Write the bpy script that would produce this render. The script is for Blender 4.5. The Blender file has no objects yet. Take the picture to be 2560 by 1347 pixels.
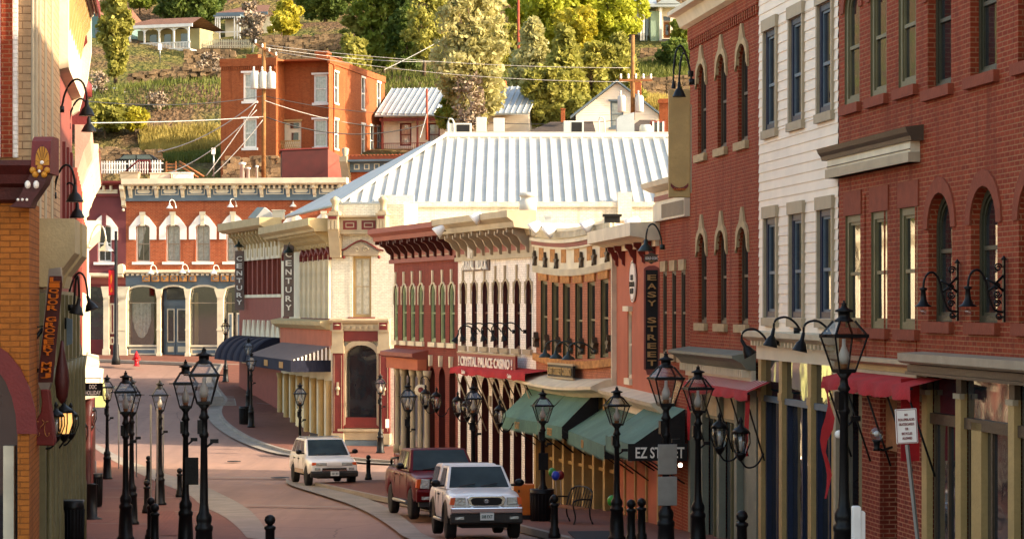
import bpy, bmesh, math, random
from mathutils import Vector, Matrix
R = math.radians
scene = bpy.context.scene
COL = scene.collection
random.seed(7)

# ------------------------------------------------------------------ camera
F, CX, HY = 6000.0, 1280.0, 765.0          # focal length, centre column and horizon row of the 2560 px photograph
cam_d = bpy.data.cameras.new("camera")
cam = bpy.data.objects.new("camera", cam_d); COL.objects.link(cam)
cam.location = (0, 0, 0); cam.rotation_euler = (R(90), 0, 0)
cam_d.sensor_width = 36.0; cam_d.lens = 36.0 * F / 2560.0
cam_d.shift_y = (HY - 673.5) / 2560.0
cam_d.clip_start = 0.5; cam_d.clip_end = 2000
scene.camera = cam

# ------------------------------------------------------------------ light
SUN_EL, SUN_AZ = 22.0, 105.0                # azimuth clockwise from the view axis (+Y)
world = bpy.data.worlds.new("World"); scene.world = world; world.use_nodes = True
wn = world.node_tree.nodes; wl = world.node_tree.links
sky = wn.new("ShaderNodeTexSky"); sky.sky_type = 'NISHITA'; sky.sun_disc = False
sky.sun_elevation = R(SUN_EL); sky.sun_rotation = R(SUN_AZ); sky.air_density = 1.0; sky.dust_density = 2.2; sky.ozone_density = 0.5
wl.new(sky.outputs[0], wn["Background"].inputs[0]); wn["Background"].inputs[1].default_value = 0.15
sl = bpy.data.lights.new("sun", 'SUN'); sl.energy = 3.1; sl.angle = R(0.5); sl.color = (1.0, 0.9, 0.78)
sun = bpy.data.objects.new("sun", sl); COL.objects.link(sun)
sdir = Vector((math.cos(R(SUN_EL)) * math.sin(R(SUN_AZ)), math.cos(R(SUN_EL)) * math.cos(R(SUN_AZ)), math.sin(R(SUN_EL))))
sun.rotation_euler = sdir.to_track_quat('Z', 'Y').to_euler(); sun.location = (30, 20, 40)
scene.view_settings.view_transform = 'Standard'; scene.view_settings.look = 'None'
scene.view_settings.exposure = 1.74; scene.view_settings.use_white_balance = True; scene.view_settings.white_balance_temperature = 7500; scene.view_settings.gamma = 1.0

# ------------------------------------------------------------------ measuring
def P(px, py, D): return Vector(((px - CX) / F * D, D, (HY - py) / F * D))
GT = [(-20, -1.4), (0, -1.7), (20, -2.9), (33, -3.95), (44, -4.75), (54, -5.3), (63, -5.75), (75, -6.2), (96, -6.75), (108, -6.85),
      (114, -6.65), (121, -6.25), (140, -4.55), (150, -3.3), (158, -2.6), (165, 2.5), (170, 9.2), (172, 10.2), (186, 12.6), (196, 17.0), (205, 18.6), (228, 25.0), (255, 32.3), (300, 50), (360, 80), (420, 95)]
def glin(D):
    if D <= GT[0][0]: return GT[0][1]
    for (a, za), (b, zb) in zip(GT, GT[1:]):
        if D <= b: return za + (zb - za) * (D - a) / (b - a)
    return GT[-1][1]
def g(D):
    if D > 155: return glin(D)
    return sum(glin(D + k) for k in (-3, -1.5, 0, 1.5, 3)) / 5
def gD(py):                                 # distance at which the street shows on pixel row py
    lo, hi = 20.0, 156.0
    for _ in range(50):
        m = (lo + hi) / 2
        if HY - g(m) / m * F > py: lo = m
        else: hi = m
    return (lo + hi) / 2
def gp(px, py):
    D = gD(py); return ((px - CX) / F * D, D)

# ------------------------------------------------------------------ mesh builder
class MB:
    def __init__(s): s.v = []; s.f = []; s.m = []; s.sm = []
    def add(s, vs, fs, m=0, sm=False):
        o = len(s.v); s.v += [tuple(v) for v in vs]
        for f in fs: s.f.append([i + o for i in f]); s.m.append(m); s.sm.append(sm)
        return s
    def quad(s, a, b, c, d, m=0): return s.add([a, b, c, d], [(0, 1, 2, 3)], m)
    def box(s, x0, x1, y0, y1, z0, z1, m=0):
        v = [(x0, y0, z0), (x1, y0, z0), (x1, y1, z0), (x0, y1, z0), (x0, y0, z1), (x1, y0, z1), (x1, y1, z1), (x0, y1, z1)]
        return s.add(v, [(0, 3, 2, 1), (4, 5, 6, 7), (0, 1, 5, 4), (1, 2, 6, 5), (2, 3, 7, 6), (3, 0, 4, 7)], m)
    def prism(s, pts, ax, a, b, m=0, sm=False):
        def mk(p, t): return (t, p[0], p[1]) if ax == 'x' else ((p[0], t, p[1]) if ax == 'y' else (p[0], p[1], t))
        n = len(pts); v = [mk(p, a) for p in pts] + [mk(p, b) for p in pts]
        s.add(v, [tuple(range(n))[::-1], tuple(range(n, 2 * n))], m)
        return s.add(v, [(i, (i + 1) % n, n + (i + 1) % n, n + i) for i in range(n)], m, sm)
    def tube(s, path, r, n=8, m=0, sm=True):
        path = [Vector(p) for p in path]; rings = []
        for i, p in enumerate(path):
            t = (path[min(i + 1, len(path) - 1)] - path[max(i - 1, 0)]).normalized()
            q = Vector((0, 0, 1)) if abs(t.z) < .9 else Vector((1, 0, 0))
            a = t.cross(q).normalized(); b = t.cross(a).normalized(); rr = r[i] if isinstance(r, (list, tuple)) else r
            rings.append([p + (a * math.cos(2 * math.pi * k / n) + b * math.sin(2 * math.pi * k / n)) * rr for k in range(n)])
        v = [w for ring in rings for w in ring]; fs = []
        for i in range(len(path) - 1):
            for k in range(n): fs.append((i * n + k, i * n + (k + 1) % n, (i + 1) * n + (k + 1) % n, (i + 1) * n + k))
        s.add(v, fs, m, sm)
        return s.add(rings[0] + rings[-1], [tuple(range(n)), tuple(range(n, 2 * n))[::-1]], m)
    def lathe(s, prof, c=(0, 0, 0), n=12, m=0, sm=True, rot=0):
        v = []; fs = []
        for r, z in prof:
            for k in range(n):
                a = 2 * math.pi * k / n + rot; v.append((c[0] + r * math.cos(a), c[1] + r * math.sin(a), c[2] + z))
        for i in range(len(prof) - 1):
            for k in range(n): fs.append((i * n + k, i * n + (k + 1) % n, (i + 1) * n + (k + 1) % n, (i + 1) * n + k))
        s.add(v, fs, m, sm)
        if prof[0][0] > 1e-4: s.add(v[:n], [tuple(range(n))[::-1]], m)
        if prof[-1][0] > 1e-4: s.add(v[-n:], [tuple(range(n))], m)
        return s
    def ball(s, c, r, n=10, m=0, sz=1.0):
        k = 6
        return s.lathe([(r * math.sin(math.pi * i / k) + 1e-5, -r * sz * math.cos(math.pi * i / k)) for i in range(k + 1)], c, n, m)
    def xf(s, M_):
        s.v = [tuple(M_ @ Vector(v)) for v in s.v]; return s
    def mesh(s, name, mats, bevel=0):
        me = bpy.data.meshes.new(name); me.from_pydata(s.v, [], s.f)
        for mt in (mats if isinstance(mats, (list, tuple)) else [mats]): me.materials.append(mt)
        me.polygons.foreach_set('material_index', s.m); me.polygons.foreach_set('use_smooth', s.sm)
        bm = bmesh.new(); bm.from_mesh(me)
        bmesh.ops.remove_doubles(bm, verts=bm.verts, dist=0.0004) if len(bm.verts) < 60000 else None
        bmesh.ops.recalc_face_normals(bm, faces=bm.faces)
        bm.to_mesh(me); bm.free(); me.update(); return me
    def obj(s, name, mats, parent=None, loc=None, rot=None, bevel=0):
        return link(name, s.mesh(name, mats), parent, loc, rot, bevel)
def _objs(s, name, mats, parent=None, gap=.004, sub=None):
    """one object for every cluster of touching shapes"""
    n = len(s.v); par = list(range(n))
    def fd(a):
        while par[a] != a: par[a] = par[par[a]]; a = par[a]
        return a
    for f in s.f:
        for i in f[1:]: par[fd(i)] = fd(f[0])
    isl = {}
    for fi, f in enumerate(s.f): isl.setdefault(fd(f[0]), []).append(fi)
    it = []
    for fis in isl.values():
        vs = [s.v[i] for fi in fis for i in s.f[fi]]
        it.append([fis, [min(v[k] for v in vs) - gap for k in range(3)], [max(v[k] for v in vs) + gap for k in range(3)]])
    q = list(range(len(it)))
    def f2(a):
        while q[a] != a: a = q[a]
        return a
    for i in range(len(it)):
        for j in range(i):
            if all(it[i][1][k] <= it[j][2][k] and it[j][1][k] <= it[i][2][k] for k in range(3)): q[f2(i)] = f2(j)
    cl = {}
    for i in range(len(it)): cl.setdefault(f2(i), []).extend(it[i][0])
    out = []
    for fis in cl.values():
        b = MB()
        vs = [s.v[i] for fi in fis for i in s.f[fi]]; c = Vector([(min(v[k] for v in vs) + max(v[k] for v in vs)) / 2 for k in range(3)])
        for fi in fis: b.add([Vector(s.v[i]) - c for i in s.f[fi]], [tuple(range(len(s.f[fi])))], s.m[fi], s.sm[fi])
        out.append(b.obj(name, mats, parent, c))
    return out
MB.objs = _objs
def link(name, me, parent=None, loc=None, rot=None, bevel=0):
    o = bpy.data.objects.new(name, me); COL.objects.link(o)
    if parent is not None: o.parent = parent
    if loc is not None: o.location = loc
    if rot is not None: o.rotation_euler = rot
    if bevel:
        b = o.modifiers.new('bevel', 'BEVEL'); b.width = bevel; b.segments = 2; b.limit_method = 'ANGLE'; b.angle_limit = R(40)
    return o
def tag(o, label, cat, group=None, kind=None):
    o['label'] = label; o['category'] = cat
    if group: o['group'] = group
    if kind: o['kind'] = kind
    return o
def structure(o): o['kind'] = 'structure'; return o
def empty(name, loc, label, cat, group=None, rz=0, kind=None):
    o = bpy.data.objects.new(name, None); COL.objects.link(o); o.location = loc; o.rotation_euler = (0, 0, rz); o.empty_display_size = .3
    return tag(o, label, cat, group, kind)
def dup(o, parent=None):
    c = o.copy(); COL.objects.link(c)
    if parent is not None: c.parent = parent
    for ch in [x for x in CH.get(o.name, [])]: dup(ch, c)
    return c
CH = {}
def index_children():
    CH.clear()
    for o in bpy.data.objects:
        if o.parent: CH.setdefault(o.parent.name, []).append(o)

def text_mb(txt, w, h, depth=.02, m=0, slant=0):       # lettering in the x-z plane, facing -y, centred
    cu = bpy.data.curves.new('lettering', 'FONT'); cu.body = txt; cu.align_x = 'CENTER'; cu.align_y = 'CENTER'; cu.extrude = .02; cu.resolution_u = 3; cu.offset = .018
    to = bpy.data.objects.new('lettering', cu); COL.objects.link(to)
    bpy.context.view_layer.update()
    me = to.evaluated_get(bpy.context.evaluated_depsgraph_get()).to_mesh()
    vs = [v.co.copy() for v in me.vertices]; fs = [tuple(p.vertices) for p in me.polygons]
    bpy.data.objects.remove(to); bpy.data.curves.remove(cu)
    xs = [v.x for v in vs]; ys = [v.y for v in vs]; x0, x1, y0, y1 = min(xs), max(xs), min(ys), max(ys)
    b = MB(); b.add([(((v.x - (x0 + x1) / 2) / (x1 - x0)) * w, -v.z / .02 * depth / 2, ((v.y - (y0 + y1) / 2) / (y1 - y0)) * h) for v in vs], fs, m)
    return b

# ------------------------------------------------------------------ materials
def lin(h):
    c = [int(h[i:i + 2], 16) / 255 for i in (0, 2, 4)]
    return tuple((x / 12.92 if x <= .04045 else ((x + .055) / 1.055) ** 2.4) for x in c)
def newmat(name):
    m = bpy.data.materials.new(name); m.use_nodes = True; nt = m.node_tree
    return m, nt, nt.nodes['Principled BSDF']
def mix(nt, fac, a, b):
    n = nt.nodes.new('ShaderNodeMix'); n.data_type = 'RGBA'
    for i, x in ((0, fac), (6, a), (7, b)):
        if hasattr(x, 'links'): nt.links.new(x, n.inputs[i])
        else: n.inputs[i].default_value = x if i == 0 else (*x[:3], 1)
    return n.outputs[2]
def noise(nt, vec, scale, detail=4, lo=.35, hi=.65):
    n = nt.nodes.new('ShaderNodeTexNoise'); n.inputs['Scale'].default_value = scale; n.inputs['Detail'].default_value = detail
    nt.links.new(vec, n.inputs['Vector']); r = nt.nodes.new('ShaderNodeMapRange'); r.inputs[1].default_value = lo; r.inputs[2].default_value = hi
    nt.links.new(n.outputs[0], r.inputs[0]); return r.outputs[0]
def coords(nt, planar=False):
    t = nt.nodes.new('ShaderNodeTexCoord')
    if not planar: return t.outputs['Object']
    s = nt.nodes.new('ShaderNodeSeparateXYZ'); nt.links.new(t.outputs['Object'], s.inputs[0])
    a = nt.nodes.new('ShaderNodeMath'); nt.links.new(s.outputs[0], a.inputs[0]); nt.links.new(s.outputs[1], a.inputs[1])
    c = nt.nodes.new('ShaderNodeCombineXYZ'); nt.links.new(a.outputs[0], c.inputs[0]); nt.links.new(s.outputs[2], c.inputs[1]); return c.outputs[0]
def bump(nt, p, h, dist=.01, strength=.6):
    b = nt.nodes.new('ShaderNodeBump'); b.inputs['Strength'].default_value = strength; b.inputs['Distance'].default_value = dist
    nt.links.new(h, b.inputs['Height']); nt.links.new(b.outputs[0], p.inputs['Normal'])
def plain(name, col, rough=.6, var=.18, scale=3, metal=0, bd=.004, spec=.4):
    m, nt, p = newmat(name); c = lin(col) if isinstance(col, str) else col; v = coords(nt)
    dark = tuple(x * (1 - var) for x in c); light = tuple(min(1, x * (1 + var)) for x in c)
    o = mix(nt, noise(nt, v, scale), dark, light)
    o = mix(nt, noise(nt, v, scale * 9, 3, .4, .8), o, tuple(x * (1 - var * .8) for x in c)) if var > .1 else o
    nt.links.new(o, p.inputs['Base Color']); p.inputs['Roughness'].default_value = rough; p.inputs['Metallic'].default_value = metal; p.inputs['Specular IOR Level'].default_value = spec
    if bd: bump(nt, p, noise(nt, v, 25, 3), bd)
    return m
def brick(name, c1, c2, mortar, bw=.21, bh=.075, ms=.012, rough=.85, stain=.25, mvar=1.0, bd=.008):
    m, nt, p = newmat(name); v = coords(nt, True); L = nt.links
    b = nt.nodes.new('ShaderNodeTexBrick'); L.new(v, b.inputs['Vector'])
    for k, x in (('Scale', 1), ('Mortar Size', ms), ('Mortar Smooth', .3), ('Bias', 0), ('Brick Width', bw), ('Row Height', bh)): b.inputs[k].default_value = x
    for k, x in (('Color1', c1), ('Color2', c2), ('Mortar', mortar)): b.inputs[k].default_value = (*(lin(x) if isinstance(x, str) else x), 1)
    o = mix(nt, noise(nt, v, .55, 5, .3, .75), b.outputs[0], tuple(x * (1 - stain) for x in lin(c1)))
    mx = nt.nodes.new('ShaderNodeMix'); mx.data_type = 'RGBA'; mx.inputs[0].default_value = .5; L.new(b.outputs[0], mx.inputs[6]); L.new(o, mx.inputs[7])
    hs = nt.nodes.new('ShaderNodeHueSaturation'); L.new(mx.outputs[2], hs.inputs['Color'])
    n = noise(nt, v, 7, 4, .2, .8); r = nt.nodes.new('ShaderNodeMapRange'); L.new(n, r.inputs[0]); r.inputs[3].default_value = .82; r.inputs[4].default_value = 1.18; L.new(r.outputs[0], hs.inputs['Value'])
    mp = nt.nodes.new('ShaderNodeMapping'); mp.inputs['Scale'].default_value = (2.2, .16, 1); L.new(v, mp.inputs[0])
    L.new(mix(nt, noise(nt, mp.outputs[0], 1.3, 5, .52, .8), hs.outputs[0], tuple(x * .5 for x in lin(c1))), p.inputs['Base Color']); p.inputs['Roughness'].default_value = rough; p.inputs['Specular IOR Level'].default_value = .25
    iv = nt.nodes.new('ShaderNodeMath'); iv.operation = 'SUBTRACT'; iv.inputs[0].default_value = 1; L.new(b.outputs['Fac'], iv.inputs[1])
    ad = nt.nodes.new('ShaderNodeMath'); L.new(iv.outputs[0], ad.inputs[0]); n2 = noise(nt, v, 40, 3); mu = nt.nodes.new('ShaderNodeMath'); mu.operation = 'MULTIPLY'; mu.inputs[1].default_value = .35; L.new(n2, mu.inputs[0]); L.new(mu.outputs[0], ad.inputs[1])
    bump(nt, p, ad.outputs[0], bd, .8); return m
def glass_dark(name, col=(.012, .014, .016), rough=.04, spec=.6, coat=.5):
    m, nt, p = newmat(name); v = coords(nt)
    nt.links.new(mix(nt, noise(nt, v, 1.2), col, tuple(x * 2.2 for x in col)), p.inputs['Base Color'])
    p.inputs['Roughness'].default_value = rough; p.inputs['Specular IOR Level'].default_value = spec; p.inputs['Coat Weight'].default_value = coat; p.inputs['Coat Roughness'].default_value = .03
    bump(nt, p, noise(nt, v, 1.3, 1), .02, .25); return m
def glass_clear(name, tint=(.85, .88, .86), refl=.14):
    m = bpy.data.materials.new(name); m.use_nodes = True; nt = m.node_tree; nt.nodes.remove(nt.nodes['Principled BSDF'])
    t = nt.nodes.new('ShaderNodeBsdfTransparent'); t.inputs[0].default_value = (*tint, 1); gl = nt.nodes.new('ShaderNodeBsdfGlossy'); gl.inputs['Roughness'].default_value = .05
    mx = nt.nodes.new('ShaderNodeMixShader'); mx.inputs[0].default_value = refl
    nt.links.new(t.outputs[0], mx.inputs[1]); nt.links.new(gl.outputs[0], mx.inputs[2]); nt.links.new(mx.outputs[0], nt.nodes['Material Output'].inputs[0]); return m
def emit(name, col, s):
    m, nt, p = newmat(name); p.inputs['Base Color'].default_value = (*col, 1); p.inputs['Emission Color'].default_value = (*col, 1); p.inputs['Emission Strength'].default_value = s; return m
M = {}
M['brick_red'] = brick('brick_red', '9c3f22', '832e16', 'a2704e', ms=.010)
M['brick_deep'] = brick('brick_deep', '92361f', '6f2417', 'b5795a')
M['brick_coyote'] = brick('brick_coyote', 'b35a38', '9a472a', 'ab7c5a', bw=.22, bh=.085, stain=.2)
M['brick_hill'] = brick('brick_hill', 'a8572f', '914522', '9b6a48', bh=.08)
M['brick_white'] = brick('brick_white', 'faf3ea', 'f4eadf', 'dccfbe', stain=.1, bd=.006)
M['brick_cream'] = brick('brick_cream', 'e6dfcc', 'dcd3bd', 'c6bca4', stain=.14, bd=.014)
M['brick_tan'] = brick('brick_tan', 'cfa981', 'c29a72', '7d5a40', bw=.36, bh=.125, ms=.01, stain=.15)
M['brick_orange'] = brick('brick_orange', 'b2692c', 'a15d25', '7a481e', bw=.30, bh=.088, ms=.010, bd=.016, stain=.3)
M['brick_maroonpaint'] = brick('brick_maroonpaint', '8a4236', '823d32', '6f3329', stain=.15)
M['brick_salmon'] = brick('brick_salmon', 'b8765a', 'b06e52', '986046', stain=.15)
M['stone_wall'] = brick('stone_wall', '9c8463', '7c664c', '4c3f2e', bw=.55, bh=.24, ms=.05, stain=.4, bd=.06)
M['stucco_orange'] = plain('stucco_orange', 'b5664a', .85, .1, 1)
M['plum'] = plain('plum', '6b3436', .8, .1, 1)
M['cream'] = plain('cream', 'd9cdb0', .6, .1, 2)
M['cream_wall'] = plain('cream_wall', 'e0d3b6', .75, .08, 1)
M['cream_dark'] = plain('cream_dark', 'b8a277', .6, .12, 2)
M['tan'] = plain('tan', 'b3935e', .6, .12, 2)
M['siding'] = plain('siding', 'f6e6d0', .6, .05, 1.5)
M['white'] = plain('white', 'ece6dc', .5, .07, 2)
M['white_metal'] = plain('white_metal', 'c4c1b6', .5, .12, .6, spec=.3, bd=0)
M['grey_metal'] = plain('grey_metal', 'aab0b0', .4, .12, 1.2, metal=.3, bd=0)
M['slate'] = plain('slate', '5f6f78', .6, .12, 2)
M['sign_brown'] = plain('sign_brown', '6b5850', .5, .1, 2)
M['taupe'] = plain('taupe', 'a08f78', .6, .12, 2)
M['grey_beige'] = plain('grey_beige', 'ab9a7e', .6, .1, 2)
M['maroon'] = plain('maroon', '6e2320', .55, .15, 2)
M['maroon_dark'] = plain('maroon_dark', '451512', .5, .2, 2)
M['maroon_light'] = plain('maroon_light', '8a4438', .6, .12, 2)
M['navy'] = plain('navy', '1b2740', .45, .15, 2)
M['pink'] = plain('pink', 'c08f7c', .7, .12, 2)
M['awning_navy'] = plain('awning_navy', '14172a', .9, .2, 3)
M['olive'] = plain('olive', '6c6444', .5, .12, 2)
M['olive_dark'] = plain('olive_dark', '3d3c2a', .5, .12, 2)
M['sage'] = plain('sage', '8b9a72', .55, .12, 2)
M['greygreen'] = plain('greygreen', '76796a', .6, .12, 2)
M['brown_trim'] = plain('brown_trim', '4b3c2c', .5, .15, 2)
M['sandstone'] = plain('sandstone', 'b39a72', .85, .2, 6)
M['sandstone_orange'] = plain('sandstone_orange', 'b9824a', .85, .3, 6)
M['redstone'] = plain('redstone', '8b4128', .85, .15, 5)
M['black'] = plain('black', (.005, .005, .0055), .4, .3, 4, spec=.22, bd=.002)
M['iron'] = plain('iron', (.014, .013, .012), .5, .3, 4, spec=.25)
M['dark'] = plain('dark', (.012, .010, .009), .8, .2, 2)
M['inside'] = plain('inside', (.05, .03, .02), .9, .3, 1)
M['green_shade'] = plain('green_shade', '1f2c25', .4, .15, 3)
M['steel'] = plain('steel', '9a9a96', .35, .1, 4, metal=.7, bd=0)
M['chrome'] = plain('chrome', (.75, .75, .75), .12, .02, 4, metal=1, bd=0)
M['awning_green'] = plain('awning_green', '54796b', .85, .18, 1.2)
M['awning_grey'] = plain('awning_grey', '76635c', .85, .08, 2)
M['awning_red'] = plain('awning_red', 'a8181c', .85, .2, 2)
M['red_sign'] = plain('red_sign', '7e1d22', .5, .1, 2)
M['red_bright'] = plain('red_bright', 'c2121a', .4, .08, 2)
M['orange_paint'] = plain('orange_paint', 'cf6a12', .5, .12, 2)
M['letters'] = plain('letters', 'eee8dc', .5, .04, 2, bd=0)
M['gold'] = plain('gold', 'a9804a', .5, .1, 2, bd=0)
M['ochre'] = plain('ochre', 'c98a2e', .55, .15, 3)
M['wood'] = plain('wood', '8f5a34', .8, .3, 3)
M['wood_pole'] = plain('wood_pole', '8a6238', .85, .3, 3)
M['red_pole'] = plain('red_pole', '8d3a22', .7, .25, 3)
M['wire'] = plain('wire', (.03, .03, .03), .5, .1, 3, bd=0)
M['wire_pale'] = plain('wire_pale', (.35, .34, .32), .5, .1, 3, bd=0)
M['pane'] = glass_dark('pane')
M['pane_blue'] = glass_dark('pane_blue', (.02, .03, .03), .06, .8)
M['clear'] = glass_clear('clear')
M['lamp_glass'] = glass_clear('lamp_glass', (.80, .80, .78), .12)
M['frost'] = plain('frost', 'd8d2c8', .3, .05, 3, bd=0)
M['curtain'] = plain('curtain', 'cfc8c0', .9, .25, 6)
M['concrete'] = plain('concrete', '8f857a', .9, .15, 1.2)
M['shingle'] = brick('shingle', '5d5149', '4a413c', '2e2926', bw=.3, bh=.14, ms=.01, stain=.3)
M['shingle_brown'] = brick('shingle_brown', '8a6350', '765443', '4c372d', bw=.3, bh=.14, ms=.01, stain=.3)
M['glow'] = emit('glow', (1.0, .5, .16), .42)
M['glow_white'] = emit('glow_white', (1.0, .72, .6), 9.0)

# ------------------------------------------------------------------ facades
class Fac:
    def __init__(s, name, label, cat, a, b, group=None):       # a, b = (pixel column, distance) of the wall's left and right ends
        s.A = Vector(((a[0] - CX) / F * a[1], a[1])); s.B = Vector(((b[0] - CX) / F * b[1], b[1]))
        d = s.B - s.A; s.L = d.length; s.dir = d.normalized(); s.z0 = min(g(min(a[1], 150)), g(min(b[1], 150))) - .05
        s.root = empty(name, (s.A.x, s.A.y, s.z0), label, cat, group, math.atan2(s.dir.y, s.dir.x))
    def u(s, px, w=0):          # column on the plane offset w in front (outward)
        n = Vector((s.dir.y, -s.dir.x)); A = s.A + n * w; k = (px - CX) / F
        return (k * A.y - A.x) / (s.dir.x - k * s.dir.y)
    def D(s, px, w=0): n = Vector((s.dir.y, -s.dir.x)); return s.A.y + n.y * w + s.dir.y * s.u(px, w)
    def z(s, px, py, w=0): return (HY - py) / F * s.D(px, w) - s.z0
    def W(s, u, w, z):          # local to world
        n = Vector((s.dir.y, -s.dir.x)); p = s.A + s.dir * u + n * w; return Vector((p.x, p.y, z + s.z0))
    def gz(s, u): return g(min((s.A + s.dir * u).y, 152)) - s.z0
def arc(ul, ur, zs, rise, n=10):
    c = (ul + ur) / 2; h = (ur - ul) / 2
    return [(c - h * math.cos(math.pi * i / n), zs + rise * math.sin(math.pi * i / n)) for i in range(n + 1)]
def wall(b, u0, u1, z0, z1, holes, reveal=.22, m=0, mr=None, clap=0):
    """holes: (ul, ur, zb, zt, arch_rise[, reveal])"""
    mr = m if mr is None else mr
    us = sorted(set([u0, u1] + [x for h in holes for x in h[:2]])); zs = sorted(set([z0, z1] + [x for h in holes for x in h[2:4]]))
    if clap:
        zz = z0
        while zz < z1: zs.append(zz); zz += clap
        zs = sorted(set(round(z, 3) for z in zs)); zs = [z for i, z in enumerate(zs) if i == 0 or z - zs[i - 1] > .012]
    us = [u for i, u in enumerate(us) if i == 0 or u - us[i - 1] > 1e-4]
    for i in range(len(us) - 1):
        for j in range(len(zs) - 1):
            uc, zc = (us[i] + us[i + 1]) / 2, (zs[j] + zs[j + 1]) / 2
            if any(h[0] < uc < h[1] and h[2] < zc < h[3] for h in holes): continue
            if clap:
                b.quad((us[i], -.018, zs[j]), (us[i + 1], -.018, zs[j]), (us[i + 1], 0, zs[j + 1]), (us[i], 0, zs[j + 1]), m)
                b.quad((us[i], -.018, zs[j]), (us[i + 1], -.018, zs[j]), (us[i + 1], .0, zs[j]), (us[i], .0, zs[j]), m)
            else: b.quad((us[i], 0, zs[j]), (us[i + 1], 0, zs[j]), (us[i + 1], 0, zs[j + 1]), (us[i], 0, zs[j + 1]), m)
    for h in holes:
        ul, ur, zb, zt, ri = h[:5]; d = h[5] if len(h) > 5 else reveal; zsp = zt - ri
        b.quad((ul, 0, zb), (ul, d, zb), (ul, d, zsp), (ul, 0, zsp), mr); b.quad((ur, 0, zb), (ur, d, zb), (ur, d, zsp), (ur, 0, zsp), mr)
        b.quad((ul, 0, zb), (ur, 0, zb), (ur, d, zb), (ul, d, zb), mr)
        if ri > 0:
            a = arc(ul, ur, zsp, ri)
            for (x0, y0), (x1, y1) in zip(a, a[1:]):
                b.quad((x0, 0, y0), (x1, 0, y1), (x1, d, y1), (x0, d, y0), mr)
                b.add([(x0, 0, y0), (x1, 0, y1), (ul if (x0 + x1) / 2 < (ul + ur) / 2 else ur, 0, zt)], [(0, 1, 2)], m)
            b.add([((ul + ur) / 2, 0, zt), (ul, 0, zt), (ur, 0, zt)], [(0, 1, 2)], m)
        else: b.quad((ul, 0, zt), (ur, 0, zt), (ur, d, zt), (ul, d, zt), mr)
    return b
def shell(b, u0, u1, z0, z1, depth, m=0):      # sides, back and roof behind a front wall
    u0 += .006; u1 -= .006
    b.quad((u0, 0.001, z0), (u0, depth, z0), (u0, depth, z1), (u0, 0.001, z1), m); b.quad((u1, 0.001, z0), (u1, depth, z0), (u1, depth, z1), (u1, 0.001, z1), m)
    b.quad((u0, depth, z0), (u1, depth, z0), (u1, depth, z1), (u0, depth, z1), m); b.quad((u0, 0.001, z1 - .25), (u1, 0.001, z1 - .25), (u1, depth, z1 - .25), (u0, depth, z1 - .25), m)
_wc = {}
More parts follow.
